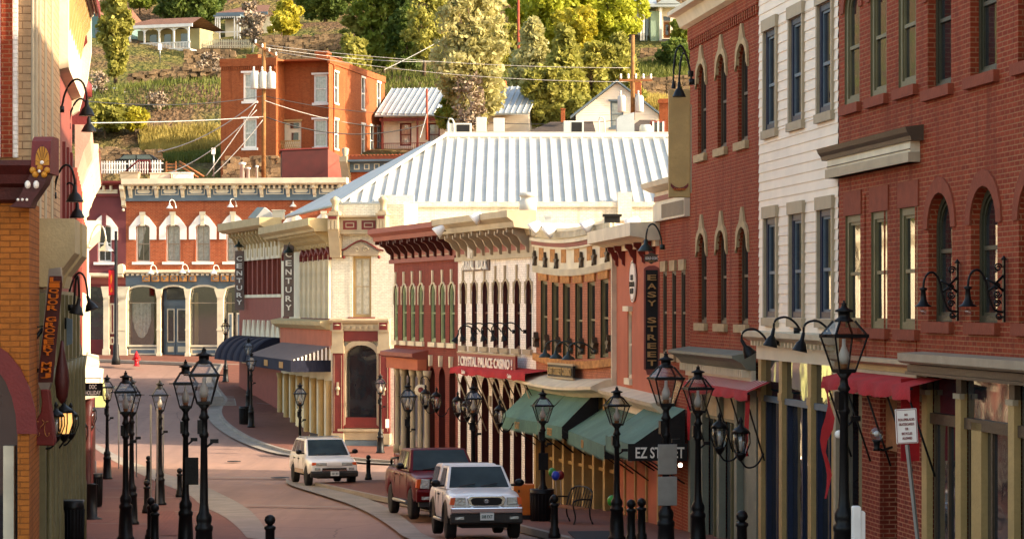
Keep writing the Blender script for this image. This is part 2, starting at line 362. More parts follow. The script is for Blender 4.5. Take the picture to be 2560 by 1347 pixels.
def window(fac, uc, zb, w, h, rise=0, casing='white', sashm='white', pane='pane', rev=.2, sill=None, hood=None, fw=.07, mid=.5, munt=False, curtain=None, sillw=.12, bars=0, name='window'):
    """one sash window set in an opening; local origin bottom centre on the wall plane"""
    key = (round(w, 2), round(h, 2), round(rise, 2), casing, sashm, pane, rev, str(sill), str(hood), fw, mid, munt, curtain, sillw, bars)
    if key not in _wc:
        hw = w / 2; parts = []; zsp = h - rise
        def outline(o=0):
            top = arc(-hw - o, hw + o, zsp, rise + o if rise else 0, 10) if rise else [(-hw - o, h + o), (hw + o, h + o)]
            return [(-hw - o, -o if o < 0 else 0)] + top + [(hw + o, -o if o < 0 else 0)]
        def ring(b, o_out, o_in, y0, y1, m=0, closed=True):
            A, B = outline(o_out), outline(o_in); A[0] = (A[0][0], 0 if o_out >= 0 else -o_out); A[-1] = (A[-1][0], A[0][1]); B[0] = (B[0][0], -o_in if o_in < 0 else 0); B[-1] = (B[-1][0], B[0][1])
            n = len(A); rng = range(n if closed else n - 1)
            for i in rng:
                j = (i + 1) % n
                b.quad((A[i][0], y0, A[i][1]), (A[j][0], y0, A[j][1]), (B[j][0], y0, B[j][1]), (B[i][0], y0, B[i][1]), m)
                b.quad((B[i][0], y0, B[i][1]), (B[j][0], y0, B[j][1]), (B[j][0], y1, B[j][1]), (B[i][0], y1, B[i][1]), m)
                b.quad((A[i][0], y0, A[i][1]), (A[j][0], y0, A[j][1]), (A[j][0], y1, A[j][1]), (A[i][0], y1, A[i][1]), m)
        b = MB(); ring(b, -.003, -fw, rev - .09, rev - .01); parts.append(('window', b.mesh('window', M[casing])))
        s = MB(); ring(s, -fw - .001, -fw - .05, rev - .06, rev - .02); zm = h * mid
        s.box(-hw + fw + .05, hw - fw - .05, rev - .07, rev - .02, zm - .03, zm + .03)
        if munt: s.box(-.018, .018, rev - .05, rev - .025, fw + .05, zm - .03); s.box(-.018, .018, rev - .05, rev - .025, zm + .03, h - fw - .05)
        for k in range(bars):
            zz = fw + (zm - fw) * (k + 1) / (bars + 1)
        parts.append(('sash', s.mesh('sash', M[sashm])))
        p = MB(); o = outline(-fw - .02); o[0] = (o[0][0], fw + .02); o[-1] = (o[-1][0], fw + .02)
        p.add([(x, rev - .03, z) for x, z in o], [tuple(range(len(o)))]); parts.append(('pane', p.mesh('pane', M['clear' if curtain else pane])))
        if curtain:
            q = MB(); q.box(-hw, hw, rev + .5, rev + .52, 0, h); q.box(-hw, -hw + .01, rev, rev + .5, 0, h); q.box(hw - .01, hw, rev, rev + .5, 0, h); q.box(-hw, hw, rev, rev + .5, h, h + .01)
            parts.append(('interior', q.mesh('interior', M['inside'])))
            c = MB(); rnd = random.Random(int(w * 1000) + len(_wc))
            spans = {'full': [(-hw, hw, h, .05)], 'left': [(-hw, 0.25 * hw, h, h * .45)], 'part': [(-hw, -hw * .25, h, .05), (hw * .0, hw, h, .05)]}[curtain]
            for (x0, x1, zt, zb_) in spans:
                n = 26
                for i in range(n):
                    xa, xb = x0 + (x1 - x0) * i / n, x0 + (x1 - x0) * (i + 1) / n; ya, yb = rev + .08 + .025 * math.sin(i * 1.7), rev + .08 + .025 * math.sin((i + 1) * 1.7)
                    za = zb_ if curtain != 'left' else h * .95 - (h * .85) * (1 - abs(i / n - .25)) ** 1.6; zc = za if curtain != 'left' else h * .95 - (h * .85) * (1 - abs((i + 1) / n - .25)) ** 1.6
                    c.add([(xa, ya, za), (xb, yb, zc), (xb, yb, zt), (xa, ya, zt)], [(0, 1, 2, 3)], 0, True)
            parts.append(('curtain', c.mesh('curtain', M['curtain'])))
        if sill: t = MB(); t.box(-hw - sillw, hw + sillw, -.09, rev - .1, -.17, -.002); parts.append(('sill', t.mesh('sill', M[sill])))
        if hood:
            k, mt = hood; t = MB()
            if k == 'lintel': t.box(-hw - .09, hw + .09, -.06, rev - .1, h + .003, h + .26)
            elif k == 'point':      # stone hood with a keystone point
                a = arc(-hw, hw, zsp, rise, 10); o_ = [(-hw - .14, zsp - .12)] + [(x * 1.28, z + .14) for x, z in arc(-hw, hw, zsp, rise, 8)[1:-1]] + [(hw + .14, zsp - .12)]
                poly = o_[:4] + [(-.07, h + .42), (.07, h + .42)] + o_[5:] if True else o_
                inn = [(x, z) for x, z in a]
                n = len(poly)
                for i in range(n - 1):
                    ti, tj = i / (n - 1) * 10, (i + 1) / (n - 1) * 10
                    f_ = lambda t_: (-hw * math.cos(math.pi * t_ / 10), zsp + rise * math.sin(math.pi * t_ / 10))
                    A0, A1, B0, B1 = poly[i], poly[i + 1], f_(ti), f_(tj)
                    t.quad((A0[0], -.05, A0[1]), (A1[0], -.05, A1[1]), (B1[0], -.05, B1[1]), (B0[0], -.05, B0[1])); t.quad((A0[0], -.05, A0[1]), (A1[0], -.05, A1[1]), (A1[0], 0, A1[1]), (A0[0], 0, A0[1])); t.quad((B0[0], -.05, B0[1]), (B1[0], -.05, B1[1]), (B1[0], 0.02, B1[1]), (B0[0], 0.02, B0[1]))
            elif k == 'crown':      # white Victorian hood with shoulders and a keystone block
                zl = zsp - .75; prof = [(-hw - .42, zl), (-hw - .42, zsp + .02), (-hw - .18, zsp + .32), (-hw + .05, zsp + .62), (-.16, h + .62), (.16, h + .62), (hw - .05, zsp + .62), (hw + .18, zsp + .32), (hw + .42, zsp + .02), (hw + .42, zl)]
                inn = [(-hw, zl), (-hw, zsp)] + arc(-hw, hw, zsp, rise, 5)[1:-1] + [(hw, zsp), (hw, zl)]
                inn = [(-hw, zl), (-hw, zsp), (-hw * .81, zsp + rise * .59), (-hw * .4, zsp + rise * .9), (-hw * .05, h), (hw * .05, h), (hw * .4, zsp + rise * .9), (hw * .81, zsp + rise * .59), (hw, zsp), (hw, zl)]
                for i in range(len(prof) - 1):
                    A0, A1, B0, B1 = prof[i], prof[i + 1], inn[i], inn[i + 1]
                    t.quad((A0[0], -.07, A0[1]), (A1[0], -.07, A1[1]), (B1[0], -.07, B1[1]), (B0[0], -.07, B0[1])); t.quad((A0[0], -.07, A0[1]), (A1[0], -.07, A1[1]), (A1[0], 0, A1[1]), (A0[0], 0, A0[1])); t.quad((B0[0], -.07, B0[1]), (B1[0], -.07, B1[1]), (B1[0], 0, B1[1]), (B0[0], 0, B0[1]))
                t.box(-hw - .42, -hw, -.07, 0, zl - .01, zl); t.box(hw, hw + .42, -.07, 0, zl - .01, zl)
                t.box(-.13, .13, -.11, -.07, h - .1, h + .72, 1); t.box(-.19, .19, -.13, -.07, h + .6, h + .78, 1)
            elif k == 'tower':      # Gothic-style label stops beside the arch and a tall flared keystone above
                t.prism([(-.04, h + .04), (.04, h + .04), (.07, h + .5), (-.07, h + .5)], 'y', -.06, 0)
                for s_ in (-1, 1): t.prism([(s_ * (hw + .02), zsp - .45), (s_ * (hw + .08), zsp - .45), (s_ * (hw + .12), zsp + .25), (s_ * (hw + .08), zsp + .25)], 'y', -.035, 0)
                a = arc(-hw - .02, hw + .02, zsp, rise + .02, 8); a2 = arc(-hw - .09, hw + .09, zsp, rise + .08, 8)
                for i in range(8): t.quad((a[i][0], -.03, a[i][1]), (a[i + 1][0], -.03, a[i + 1][1]), (a2[i + 1][0], -.03, a2[i + 1][1]), (a2[i][0], -.03, a2[i][1])); t.quad((a2[i][0], -.03, a2[i][1]), (a2[i + 1][0], -.03, a2[i + 1][1]), (a2[i + 1][0], 0, a2[i + 1][1]), (a2[i][0], 0, a2[i][1])); t.quad((a[i][0], -.03, a[i][1]), (a[i + 1][0], -.03, a[i + 1][1]), (a[i + 1][0], 0, a[i + 1][1]), (a[i][0], 0, a[i][1]))
            elif k == 'peak':       # small dark gable-shaped hood
                t.prism([(-hw - .12, h - .25), (-hw - .12, h + .08), (0, h + .42), (hw + .12, h + .08), (hw + .12, h - .25), (hw + .04, h - .25), (hw + .04, h + .0), (0, h + .22), (-hw - .04, h + .0), (-hw - .04, h - .25)], 'y', -.16, 0)
            elif k == 'cap': t.box(-hw - .15, hw + .15, -.12, 0, h + .003, h + .14); t.box(-hw - .1, hw + .1, -.07, 0, h - .0, h + .003)
            parts.append(('hood', t.mesh('hood', [M[x] for x in (mt if isinstance(mt, tuple) else (mt,))])))
        _wc[key] = parts
    parts = _wc[key]; root = link(name, parts[0][1], fac.root if hasattr(fac, 'root') else fac, (uc, 0, zb))
    for nm, me in parts[1:]: link(nm, me, root)
    return root
def bracket(b, u, w, z1, drop, out, m=0):      # scroll bracket under a cornice, profile in y-z
    pr = [(-out, z1), (-out, z1 - drop * .18), (-out * .72, z1 - drop * .30), (-out * .55, z1 - drop * .55), (-out * .30, z1 - drop * .70), (-out * .28, z1 - drop * .9), (0, z1 - drop), (0, z1)]
    b.prism(pr, 'x', u - w / 2, u + w / 2, m)
def corn(b, u0, u1, prof, m=0): b.prism(prof, 'x', u0, u1, m)     # prof: (y, z) outline
# ================================================================== ground
def paving(name, c1, c2, mortar, bw, bh, big=None, wear=.3):
    m, nt, p = newmat(name); v = coords(nt); L = nt.links
    b = nt.nodes.new('ShaderNodeTexBrick'); L.new(v, b.inputs['Vector'])
    for k, x in (('Scale', 1), ('Mortar Size', .012), ('Mortar Smooth', .3), ('Brick Width', bw), ('Row Height', bh)): b.inputs[k].default_value = x
    for k, x in (('Color1', c1), ('Color2', c2), ('Mortar', mortar)): b.inputs[k].default_value = (*lin(x), 1)
    o = mix(nt, noise(nt, v, .35, 6, .35, .7), b.outputs[0], tuple(x * (1 - wear) for x in lin(c1)))
    o = mix(nt, noise(nt, v, 2.2, 5, .55, .8), o, tuple(x * (1 - wear * 1.3) for x in lin(c2)))
    mp = nt.nodes.new('ShaderNodeMapping'); mp.inputs['Scale'].default_value = (1.6, .07, 1); L.new(v, mp.inputs[0]); o = mix(nt, noise(nt, mp.outputs[0], 1, 4, .45, .75), o, tuple(x * .72 for x in lin(c1)))
    vo = nt.nodes.new('ShaderNodeTexVoronoi'); vo.feature = 'DISTANCE_TO_EDGE'; vo.inputs['Scale'].default_value = .16; nz = nt.nodes.new('ShaderNodeTexNoise'); nz.inputs['Scale'].default_value = .6; L.new(v, nz.inputs['Vector']); av = nt.nodes.new('ShaderNodeMixRGB'); av.inputs[0].default_value = .25; L.new(v, av.inputs[1]); L.new(nz.outputs['Color'], av.inputs[2]); L.new(av.outputs[0], vo.inputs['Vector'])
    cr = nt.nodes.new('ShaderNodeMapRange'); cr.inputs[1].default_value = .0; cr.inputs[2].default_value = .004; cr.inputs[3].default_value = .75; cr.inputs[4].default_value = 0; L.new(vo.outputs[0], cr.inputs[0]); o = mix(nt, cr.outputs[0], o, tuple(x * .35 for x in lin(c1)))
    L.new(o, p.inputs['Base Color']); p.inputs['Roughness'].default_value = .8; p.inputs['Specular IOR Level'].default_value = .3
    bump(nt, p, b.outputs['Fac'], -.006, .5); return m
M['road'] = paving('road', '9d7c6d', '937364', '7f6455', 3.2, 3.2, wear=.16)
M['pavers'] = paving('pavers', '845445', '784a3d', '653f34', .4, .2, wear=.3)
def hillmat():
    m, nt, p = newmat('hill_ground'); v = coords(nt); L = nt.links
    grass = mix(nt, noise(nt, v, 1.5, 6), lin('4c532a'), lin('7d7440'))
    dirt = mix(nt, noise(nt, v, 3, 6), lin('58432f'), lin('83694f'))
    L.new(mix(nt, noise(nt, v, .16, 6, .42, .58), grass, dirt), p.inputs['Base Color']); p.inputs['Roughness'].default_value = .95; p.inputs['Specular IOR Level'].default_value = .1
    bump(nt, p, noise(nt, v, 2.5, 8, .2, .8), .5, 1.0); return m
M['hill'] = hillmat()
def hz(x, D):
    r = 0 if D < 172 else (math.sin(x * .21 + D * .13) * .5 + math.sin(x * .083 - D * .21 + 1.3) * .7) * min(1, (D - 172) / 15)
    return g(D) + r
b = MB(); xs = [-95 + i * 2.5 for i in range(77)]; ys = [-20 + i * 2 for i in range(84)] + [149, 151, 153, 155]; ys = sorted(set(ys))[:]; ys = [y for y in ys if y <= 156]
n = len(xs); b.add([(x, y, g(y) - .06) for y in ys for x in xs], [(j * n + i, j * n + i + 1, (j + 1) * n + i + 1, (j + 1) * n + i) for j in range(len(ys) - 1) for i in range(n - 1)], 0, True)
structure(b.obj('road', M['road']))
b = MB(); xs = [-120 + i * 2 for i in range(121)]; ys = [153 + i * 1.5 for i in range(120)]; n = len(xs)
b.add([(x, y, hz(x, y) - .08) for y in ys for x in xs], [(j * n + i, j * n + i + 1, (j + 1) * n + i + 1, (j + 1) * n + i) for j in range(len(ys) - 1) for i in range(n - 1)], 0, True)
structure(b.obj('hillside', M['hill']))

def resample(pl, n):
    d = [0]
    for a, c in zip(pl, pl[1:]): d.append(d[-1] + math.dist(a, c))
    out = []
    for i in range(n):
        t = d[-1] * i / (n - 1); k = max(j for j in range(len(d)) if d[j] <= t + 1e-9); k = min(k, len(pl) - 2)
        f = (t - d[k]) / max(1e-9, d[k + 1] - d[k]); out.append((pl[k][0] + (pl[k + 1][0] - pl[k][0]) * f, pl[k][1] + (pl[k + 1][1] - pl[k][1]) * f))
    return out
def smooth(pl, it=2):
    for _ in range(it):
        q = [pl[0]]
        for a, c in zip(pl, pl[1:]): q += [(a[0] * .75 + c[0] * .25, a[1] * .75 + c[1] * .25), (a[0] * .25 + c[0] * .75, a[1] * .25 + c[1] * .75)]
        pl = q + [pl[-1]]
    return pl
def strip(name, A, B_, off, mat, n=60, m=10, skirt=0, mb=None):       # A, B_: world (x, y) polylines
    A, B_ = resample(A, n), resample(B_, n); b = mb or MB(); o = []
    for a, c in zip(A, B_):
        for k in range(m + 1): t = k / m; x, y = a[0] + (c[0] - a[0]) * t, a[1] + (c[1] - a[1]) * t; o.append((x, y, g(y) + off))
    b.add(o, [(i * (m + 1) + k, i * (m + 1) + k + 1, (i + 1) * (m + 1) + k + 1, (i + 1) * (m + 1) + k) for i in range(n - 1) for k in range(m)], 0)
    if skirt:
        for side in (0, m):
            for i in range(n - 1): p, q = o[i * (m + 1) + side], o[(i + 1) * (m + 1) + side]; b.quad(p, q, (q[0], q[1], q[2] - skirt), (p[0], p[1], p[2] - skirt))
    return None if mb else structure(b.obj(name, mat))
px = lambda pts: [gp(*p) for p in pts]
# left pavement with its pale concrete edging
inner = smooth(px([(214, 1108), (250, 1128), (295, 1158), (346, 1182), (410, 1212), (475, 1236), (502, 1263), (560, 1290), (594, 1317), (618, 1345)]), 1) + [(-3.4, 50), (-1.9, 42), (-.6, 34), (.4, 24)]
outer = smooth(px([(214, 1098), (262, 1120), (310, 1146), (365, 1166), (430, 1190), (500, 1208), (545, 1232), (597, 1256), (640, 1287), (683, 1345)]), 1) + [(-2.7, 50), (-1.2, 42), (.1, 34), (1.1, 24)]
wallside = [(x - 9, y) for x, y in inner]
strip('left_pavement', wallside, inner, .012, M['pavers'], 80, 12)
strip('pavement_edging', inner, outer, .020, M['concrete'], 90, 3)
# centre-right concrete gutter band
ba = px([(715, 1197), (733, 1205), (813, 1216), (880, 1236), (932, 1250), (980, 1275), (1026, 1305), (1066, 1345)]) + [(-.2, 47), (1.0, 36), (1.9, 26)]
bb = px([(715, 1207), (733, 1216), (813, 1240), (880, 1262), (932, 1287), (980, 1318), (1010, 1345)]) + [(-1.4, 50), (-.5, 46), (.6, 36), (1.5, 26)]
strip('gutter_band', smooth(ba, 1), smooth(bb, 1), .020, M['concrete'], 80, 3)
def line(pts, w, name='paving_joint', mat='concrete', off=.016):
    pts = px(pts); nx = []
    for i, p in enumerate(pts):
        a = Vector(pts[max(0, i - 1)]); c = Vector(pts[min(len(pts) - 1, i + 1)]); d = (c - a).normalized(); nx.append((p[0] - d.y * w, p[1] + d.x * w))
    strip(name, pts, nx, off, M[mat], 30, 1)
line([(425, 1193), (560, 1193), (735, 1196)], .32); line([(570, 1262), (700, 1264), (880, 1268)], .25)
line([(905, 1222), (985, 1226)], .25); line([(895, 1238), (985, 1240)], .2)
for y_ in (1203, 1222, 1245, 1280, 1312): line([(222, y_ - 2), (300 if y_ < 1215 else 400 if y_ < 1240 else 480 if y_ < 1262 else 530, y_)], .12, off=.024)
line([(440, 1235), (700, 1240)], .02, mat='iron', off=.02)
M['tactile'] = paving('tactile', '84493b', '7a4234', '4d2a22', .12, .6)
strip('tactile_paving', px([(400, 1278), (395, 1300), (402, 1340)]), px([(436, 1278), (445, 1300), (450, 1340)]), .026, M['tactile'], 10, 3)
# far corner pavement, raised, with a kerb
ke = px([(545, 971), (560, 990), (572, 1005), (556, 1022), (554, 1040), (568, 1060), (600, 1083), (640, 1104), (690, 1122), (745, 1136), (850, 1146), (985, 1158)])
ke = [((560 - CX) / F * 147, 147), (((548 - CX) / F * 143, 143))] + smooth(ke, 1) + [(1, 106), (9, 104)]
wl_ = [((640 - CX) / F * 147, 147)] + px([(640, 945), (700, 1000), (830, 1085), (985, 1112)]) + [(1, 114.5), (9, 114)]
strip('corner_pavement', [(x, y) for x, y in ke], wl_, .13, M['pavers'], 90, 14, skirt=.16)
def offset(pl, w):
    out = []
    for i, p in enumerate(pl):
        a = Vector(pl[max(0, i - 1)]); c = Vector(pl[min(len(pl) - 1, i + 1)]); d = (c - a).normalized(); out.append((p[0] + d.y * w, p[1] - d.x * w))
    return out
strip('corner_kerb', offset(ke, .18), ke, .136, M['concrete'], 110, 1, skirt=.16)
strip('corner_gutter', offset(ke, .75), offset(ke, .18), .02, M['concrete'], 110, 2)
line([(640, 1013), (700, 1020)], .12, mat='concrete', off=.14)
# pavement in front of the far row
strip('far_pavement', [(-38, 150.2), (-27, 149.6), (-17, 147.0), (-4, 146)], [(-38, 156), (-16, 154), (-4, 153.5)], .13, M['pavers'], 40, 6, skirt=.16)
strip('far_kerb', [(-38, 150.0), (-27, 149.4), (-17, 146.8), (-4, 145.8)], [(-38, 150.2), (-27, 149.6), (-17, 147.0), (-4, 146)], .136, M['concrete'], 40, 1, skirt=.16)
# right pavement
rk = [(5.9, 20), (4.3, 32), (2.6, 44), (1.3, 54), (-.2, 63), (-2.4, 72), (-4.9, 80), (-7.0, 87)]
rw = [(12, 20), (10.5, 32), (9, 44), (6.5, 54), (3.5, 66), (.5, 77), (-2.0, 86), (-3.5, 91)]
strip('right_pavement', smooth(rk, 1), smooth(rw, 1), .13, M['pavers'], 80, 10, skirt=.16)
strip('right_kerb', offset(smooth(rk, 1), -.16), smooth(rk, 1), .136, M['concrete'], 90, 1, skirt=.16)
# round iron covers and the kerb drain
def cover(pxp, py, r, label):
    x, y = gp(pxp, py); b = MB(); b.lathe([(r, 0), (r, .02), (r * .9, .024), (0.001, .024)], (0, 0, 0), 20); b.box(-r * .6, r * .6, -.02, .02, .024, .03); b.box(-.02, .02, -r * .6, r * .6, .024, .03)
    o = b.obj('manhole_cover', M['iron'], None, (x, y, g(y) + .005)); tag(o, label, 'manhole cover')
cover(700, 1194, .36, 'round iron manhole cover in the road just left of the white sport utility vehicle')
cover(585, 1153, .3, 'small round iron cover in the sunlit strip of road')
dx, dy = gp(575, 1008); b = MB()
for k in range(7): b.box(-.75, .75, -1.9 + k * .62, -1.75 + k * .62, 0, .06)
b.box(-.8, -.74, -2.0, 2.1, 0, .05); b.box(.74, .8, -2.0, 2.1, 0, .05)
d_ = b.obj('drain_grate', M['concrete'], None, (dx - .5, dy, g(dy) + .1), (R(4.5), 0, R(8))); tag(d_, 'slatted drain grate beside the kerb of the far corner pavement', 'drain')
# ================================================================== right-hand row
DR = lambda p: F * 11.3 / (p - 520.0)
D5 = lambda p: F / (88.0 * (p + 430) / 1955.0)
D6 = lambda p: F / (79.7 * (p + 590) / 1930.0)
def bld(name, label, a, b): return Fac(name, label, 'building', a, b)
def hole(f, pl, pr, pt, pb, rise=0, w=0, rev=None, ref=None):
    ul, ur = f.u(pl), f.u(pr); q = ref or (pl + pr) / 2; r = (ul, ur, f.z(q, pb), f.z(q, pt), rise)
    return r + ((rev,) if rev else ())
def uniform(f, boxes, w, rise=0, rev=None, z=None):      # boxes: (px centre, py top, py bottom); one width and one pair of levels for a row
    zt = sum(f.z(c, t) for c, t, _ in boxes) / len(boxes); zb = sum(f.z(c, bt) for c, _, bt in boxes) / len(boxes)
    return [(f.u(c) - w / 2, f.u(c) + w / 2, zb, zt, rise) + ((rev,) if rev else ()) for c, _, _ in boxes]
# ---------------------------------------------------------------- big brick building (nearest, right)
f = bld('brick_building', 'long dark red brick building with arched upper windows at the right edge of the photo', (2097, DR(2097)), (3500, DR(3500)))
zt = 15.5; r1 = uniform(f, [(2130, -30, 260), (2196, -70, 240), (2268, -115, 220)], .98, .45, .12)
r2 = uniform(f, [(2132, 537, 817), (2198, 529, 821), (2271, 520, 825)], .98, 0, .12)
r3 = uniform(f, [(2348, -100, 217), (2458, -150, 186), (2582, -200, 150)], 1.2, .55, .22)
r4 = uniform(f, [(2350, 479, 802), (2460, 464, 806), (2584, 448, 812)], 1.2, .55, .22)
ex = [(h[0] + 3.4 * k, h[1] + 3.4 * k, *h[2:]) for h in (r3[2], r4[2]) for k in (1, 2, 3)]
zf = f.z(2200, 893); zf2 = f.z(2400, 884); us = f.u(2308); g0 = -1.4
b = MB(); wall(b, 0, us, zf - .05, zt, r1 + r2, .12, 0, 2); wall(b, us, f.L, zf - .05, zt, r3 + r4 + ex, .42); shell(b, 0, f.L, -2, zt, 13)
for h in r1 + r3 + r4:     # raised brick arches
    a = arc(h[0], h[1], h[3] - h[4], h[4]); a2 = arc(h[0] - .22, h[1] + .22, h[3] - h[4], h[4] + .24)
    for i in range(10): b.quad((a[i][0], -.03, a[i][1]), (a[i + 1][0], -.03, a[i + 1][1]), (a2[i + 1][0], -.03, a2[i + 1][1]), (a2[i][0], -.03, a2[i][1]), 1); b.quad((a2[i][0], -.03, a2[i][1]), (a2[i + 1][0], -.03, a2[i + 1][1]), (a2[i + 1][0], 0, a2[i + 1][1]), (a2[i][0], 0, a2[i][1]), 1); b.quad((a[i][0], -.03, a[i][1]), (a[i + 1][0], -.03, a[i + 1][1]), (a[i + 1][0], .01, a[i + 1][1]), (a[i][0], .01, a[i][1]), 1)
for h in r2: b.box(h[0] - .06, h[1] + .1, -.025, 0, h[3] + .003, h[3] + .42, 1)
zz = f.z(2200, 480)
for pxx in (2112, 2162, 2240): u_ = f.u(pxx + 52); b.box(u_ - .04, u_ - .0, -.02, 0, zf, zz)      # thin vertical brick ribs
b.obj('wall', [M['brick_red'], M['redstone'], M['olive']], f.root)
for h in r1: window(f, (h[0] + h[1]) / 2, h[2], h[1] - h[0], h[3] - h[2], h[4], 'olive', 'olive', 'pane', .12, 'redstone', fw=.12, mid=.48)
for h in r2: window(f, (h[0] + h[1]) / 2, h[2], h[1] - h[0], h[3] - h[2], 0, 'olive', 'olive', 'pane', .12, 'redstone', fw=.12, mid=.48)
for h in r3 + r4 + ex: window(f, (h[0] + h[1]) / 2, h[2], h[1] - h[0], h[3] - h[2], h[4], 'olive_dark', 'olive_dark', 'pane', .22, 'redstone', fw=.1, mid=.55)
# panel with a small cornice between the storeys
u0, u1 = f.u(2090), f.u(2300); zb = f.z(2300, 405); zp = f.z(2300, 348)
b = MB(); b.box(u0, u1, -.16, .0, zb, zp - .02); b.box(u0 - .02, u1 + .02, -.20, -.003, zb, zb + .16, 1); b.box(u0, u1 + .015, -.175, -.165, zb + .2, zb + .215, 2)
b.obj('sign_panel', [M['cream'], M['grey_beige'], M['brown_trim']], f.root)
b = MB(); corn(b, u0 - .25, u1 + .2, [(0, zp - .03), (-.2, zp - .03), (-.22, zp + .04), (-.27, zp + .1), (-.30, zp + .18), (0, zp + .22)]); b.obj('panel_cornice', M['brown_trim'], f.root)
# left shopfront: recessed brick entrance under a red awning
b = MB(); corn(b, 0, us, [(0, zf), (-.22, zf), (-.22, zf - .07), (-.12, zf - .12), (0, zf - .12)]); b.obj('shop_cornice', M['grey_beige'], f.root)
zfa = f.z(2200, 925); zfb = f.z(2200, 945)
b = MB(); b.box(0, us, -.08, 0, zfa, zf - .125); b.box(0, us, -.11, 0, zfb - .3, zfa - .003, 1); b.obj('fascia', [M['tan'], M['grey_beige']], f.root)
b = MB(); zh = zfb - .3
u = f.u
b.box(0, u(2150), .35, .45, -2, zh); b.box(u(2155), u(2200), .0, .5, -2, zh); b.box(u(2243), u(2306), .0, .5, -2, zh); b.box(u(2150), us, .6, .62, -2, zh); b.box(u(2200), u(2243), .1, .5, zh - .9, zh, 1)
b.objs('entrance_pier', [M['brick_deep'], M['wood']], f.root)
b = MB(); b.box(u(2202), u(2241), .42, .5, -1.6, zh - .92); d = b.obj('door', M['dark'], f.root); b = MB(); b.ball((u(2236), .36, f.z(2225, 1165)), .05); b.obj('door_knob', M['ochre'], d)
b = MB(); b.box(.02, u(2118), .1, .2, -2, zh); b.box(u(2140), u(2152), .05, .15, -2, zh, 1); b.obj('shop_window', [M['pane'], M['olive']], f.root)
b = MB(); b.box(0.0, .16, -.1, .1, -2, zh); b.obj('pilaster', M['grey_beige'], f.root)
def ragged_awning(f, pl, pr, py, ref, out, drop, mat='awning_red', seed=1, name='awning', tilt=.35):
    r_ = random.Random(seed); b = MB(); u0, u1 = f.u(pl, out), f.u(pr, out); z1 = f.z(ref, py, out); n = 26
    us_ = [u0 + (u1 - u0) * i / n for i in range(n + 1)]; zv = [z1 - drop * (.75 + r_.random() * .25) + .02 * math.sin(i * .7) for i in range(n + 1)]; tw = [.05 * math.sin(i * 1.3) for i in range(n + 1)]
    for i in range(n):
        a, c = us_[i], us_[i + 1]
        b.add([(a, -.03, z1 + tilt), (c, -.03, z1 + tilt), (c, -out, z1), (a, -out, z1)], [(0, 1, 2, 3)], 0, True)
        b.add([(a, -out, z1), (c, -out, z1), (c, -out + tw[i + 1] - .03, zv[i + 1]), (a, -out + tw[i] - .03, zv[i])], [(0, 1, 2, 3)], 0, True)
    o = b.obj(name, M[mat], f.root)
    c = MB()
    for i in range(0, n + 1, 6): c.tube([(us_[i], -.03, z1 - 1.4), (us_[i], -out + .05, z1 - .02)], .018, 6)
    c.tube([(u0, -out + .03, z1 - .03), (u1, -out + .03, z1 - .03)], .02, 6); c.obj('awning_frame', M['iron'], o)
    return o, z1
aw, z1 = ragged_awning(f, 2056, 2275, 958, 2200, .55, .24, seed=3, tilt=.12)
b = MB(); n = 10
for i in range(n):     # torn cloth hanging at the awning's left end
    t0, t1 = i / n, (i + 1) / n
    f0 = lambda t: (u(2056, .55) + .2 * t + .12 * math.sin(t * 7), z1 - .1 - 2.0 * t)
    w0, w1 = .32 * (1 - t0) ** .6 + .03, .32 * (1 - t1) ** .6 + .03; a0, a1 = f0(t0), f0(t1)
    b.add([(a0[0], -.55 + .06 * math.sin(i), a0[1]), (a0[0] + w0, -.50 - .06 * math.sin(i * 1.4), a0[1]), (a1[0] + w1, -.50 - .06 * math.sin((i + 1) * 1.4), a1[1]), (a1[0], -.55 + .06 * math.sin(i + 1), a1[1])], [(0, 1, 2, 3)], 0, True)
b.box(u(2268, .3) - .02, u(2268, .3), -.4, -.1, z1 - 1.2, z1 + .1); b.objs('torn_cloth', M['awning_red'], aw)
# right shopfront: brown
b = MB(); corn(b, us, f.L, [(0, zf2), (-.42, zf2 - .02), (-.42, zf2 - .14), (-.36, zf2 - .18), (0, zf2 - .2)]); b.obj('shop_cornice', M['taupe'], f.root)
zg = f.z(2400, 935); zm = f.z(2400, 1050); zm1 = f.z(2400, 1066)
b = MB(); b.box(us, f.L, -.26, 0, zg, zf2 - .2); b.box(us, f.L, -.30, -.0, zg - .05, zg - .003); b.obj('fascia', M['brown_trim'], f.root)
b = MB()
piers = [2318, 2403, 2536] + [2536 + 150 * k for k in range(1, 6)]
for p_ in piers:
    uu = f.u(p_); b.box(uu - .13, uu + .13, -.05, .05, -2, zm1 + .5); b.box(uu - .12, uu + .12, -.04, .05, zm1 + .5, zg - .05, 1); b.box(uu - .16, uu + .16, -.08, .0, zm1 + .42, zm1 + .5, 2)
b.box(u(2428), u(2453), .0, .1, -2, zm, 0)
b.objs('pilaster', [M['tan'], M['brown_trim'], M['grey_beige']], f.root)
b = MB(); b.box(us, f.L, .0, .1, zm1 - .02, zm + .05); b.obj('transom_bar', M['brown_trim'], f.root)
for i in range(len(piers) - 1):
    a, c = f.u(piers[i]) + .16, f.u(piers[i + 1]) - .16
    b = MB(); b.box(a, c, .06, .08, zm + .05, zg - .05); w_ = b.obj('transom_window', M['pane'], f.root)
    b = MB(); b.box(a, c, .10, .13, -1.2, zm1 - .02); b.box(a, a + .07, .06, .10, -1.2, zm1 - .02, 1); b.box((a + c) / 2, (a + c) / 2 + .07, .06, .10, -1.2, zm1 - .02, 1); b.box(a, c, .06, .12, -2, -1.2, 1); b.obj('shop_window', [M['pane'], M['brown_trim']], f.root)
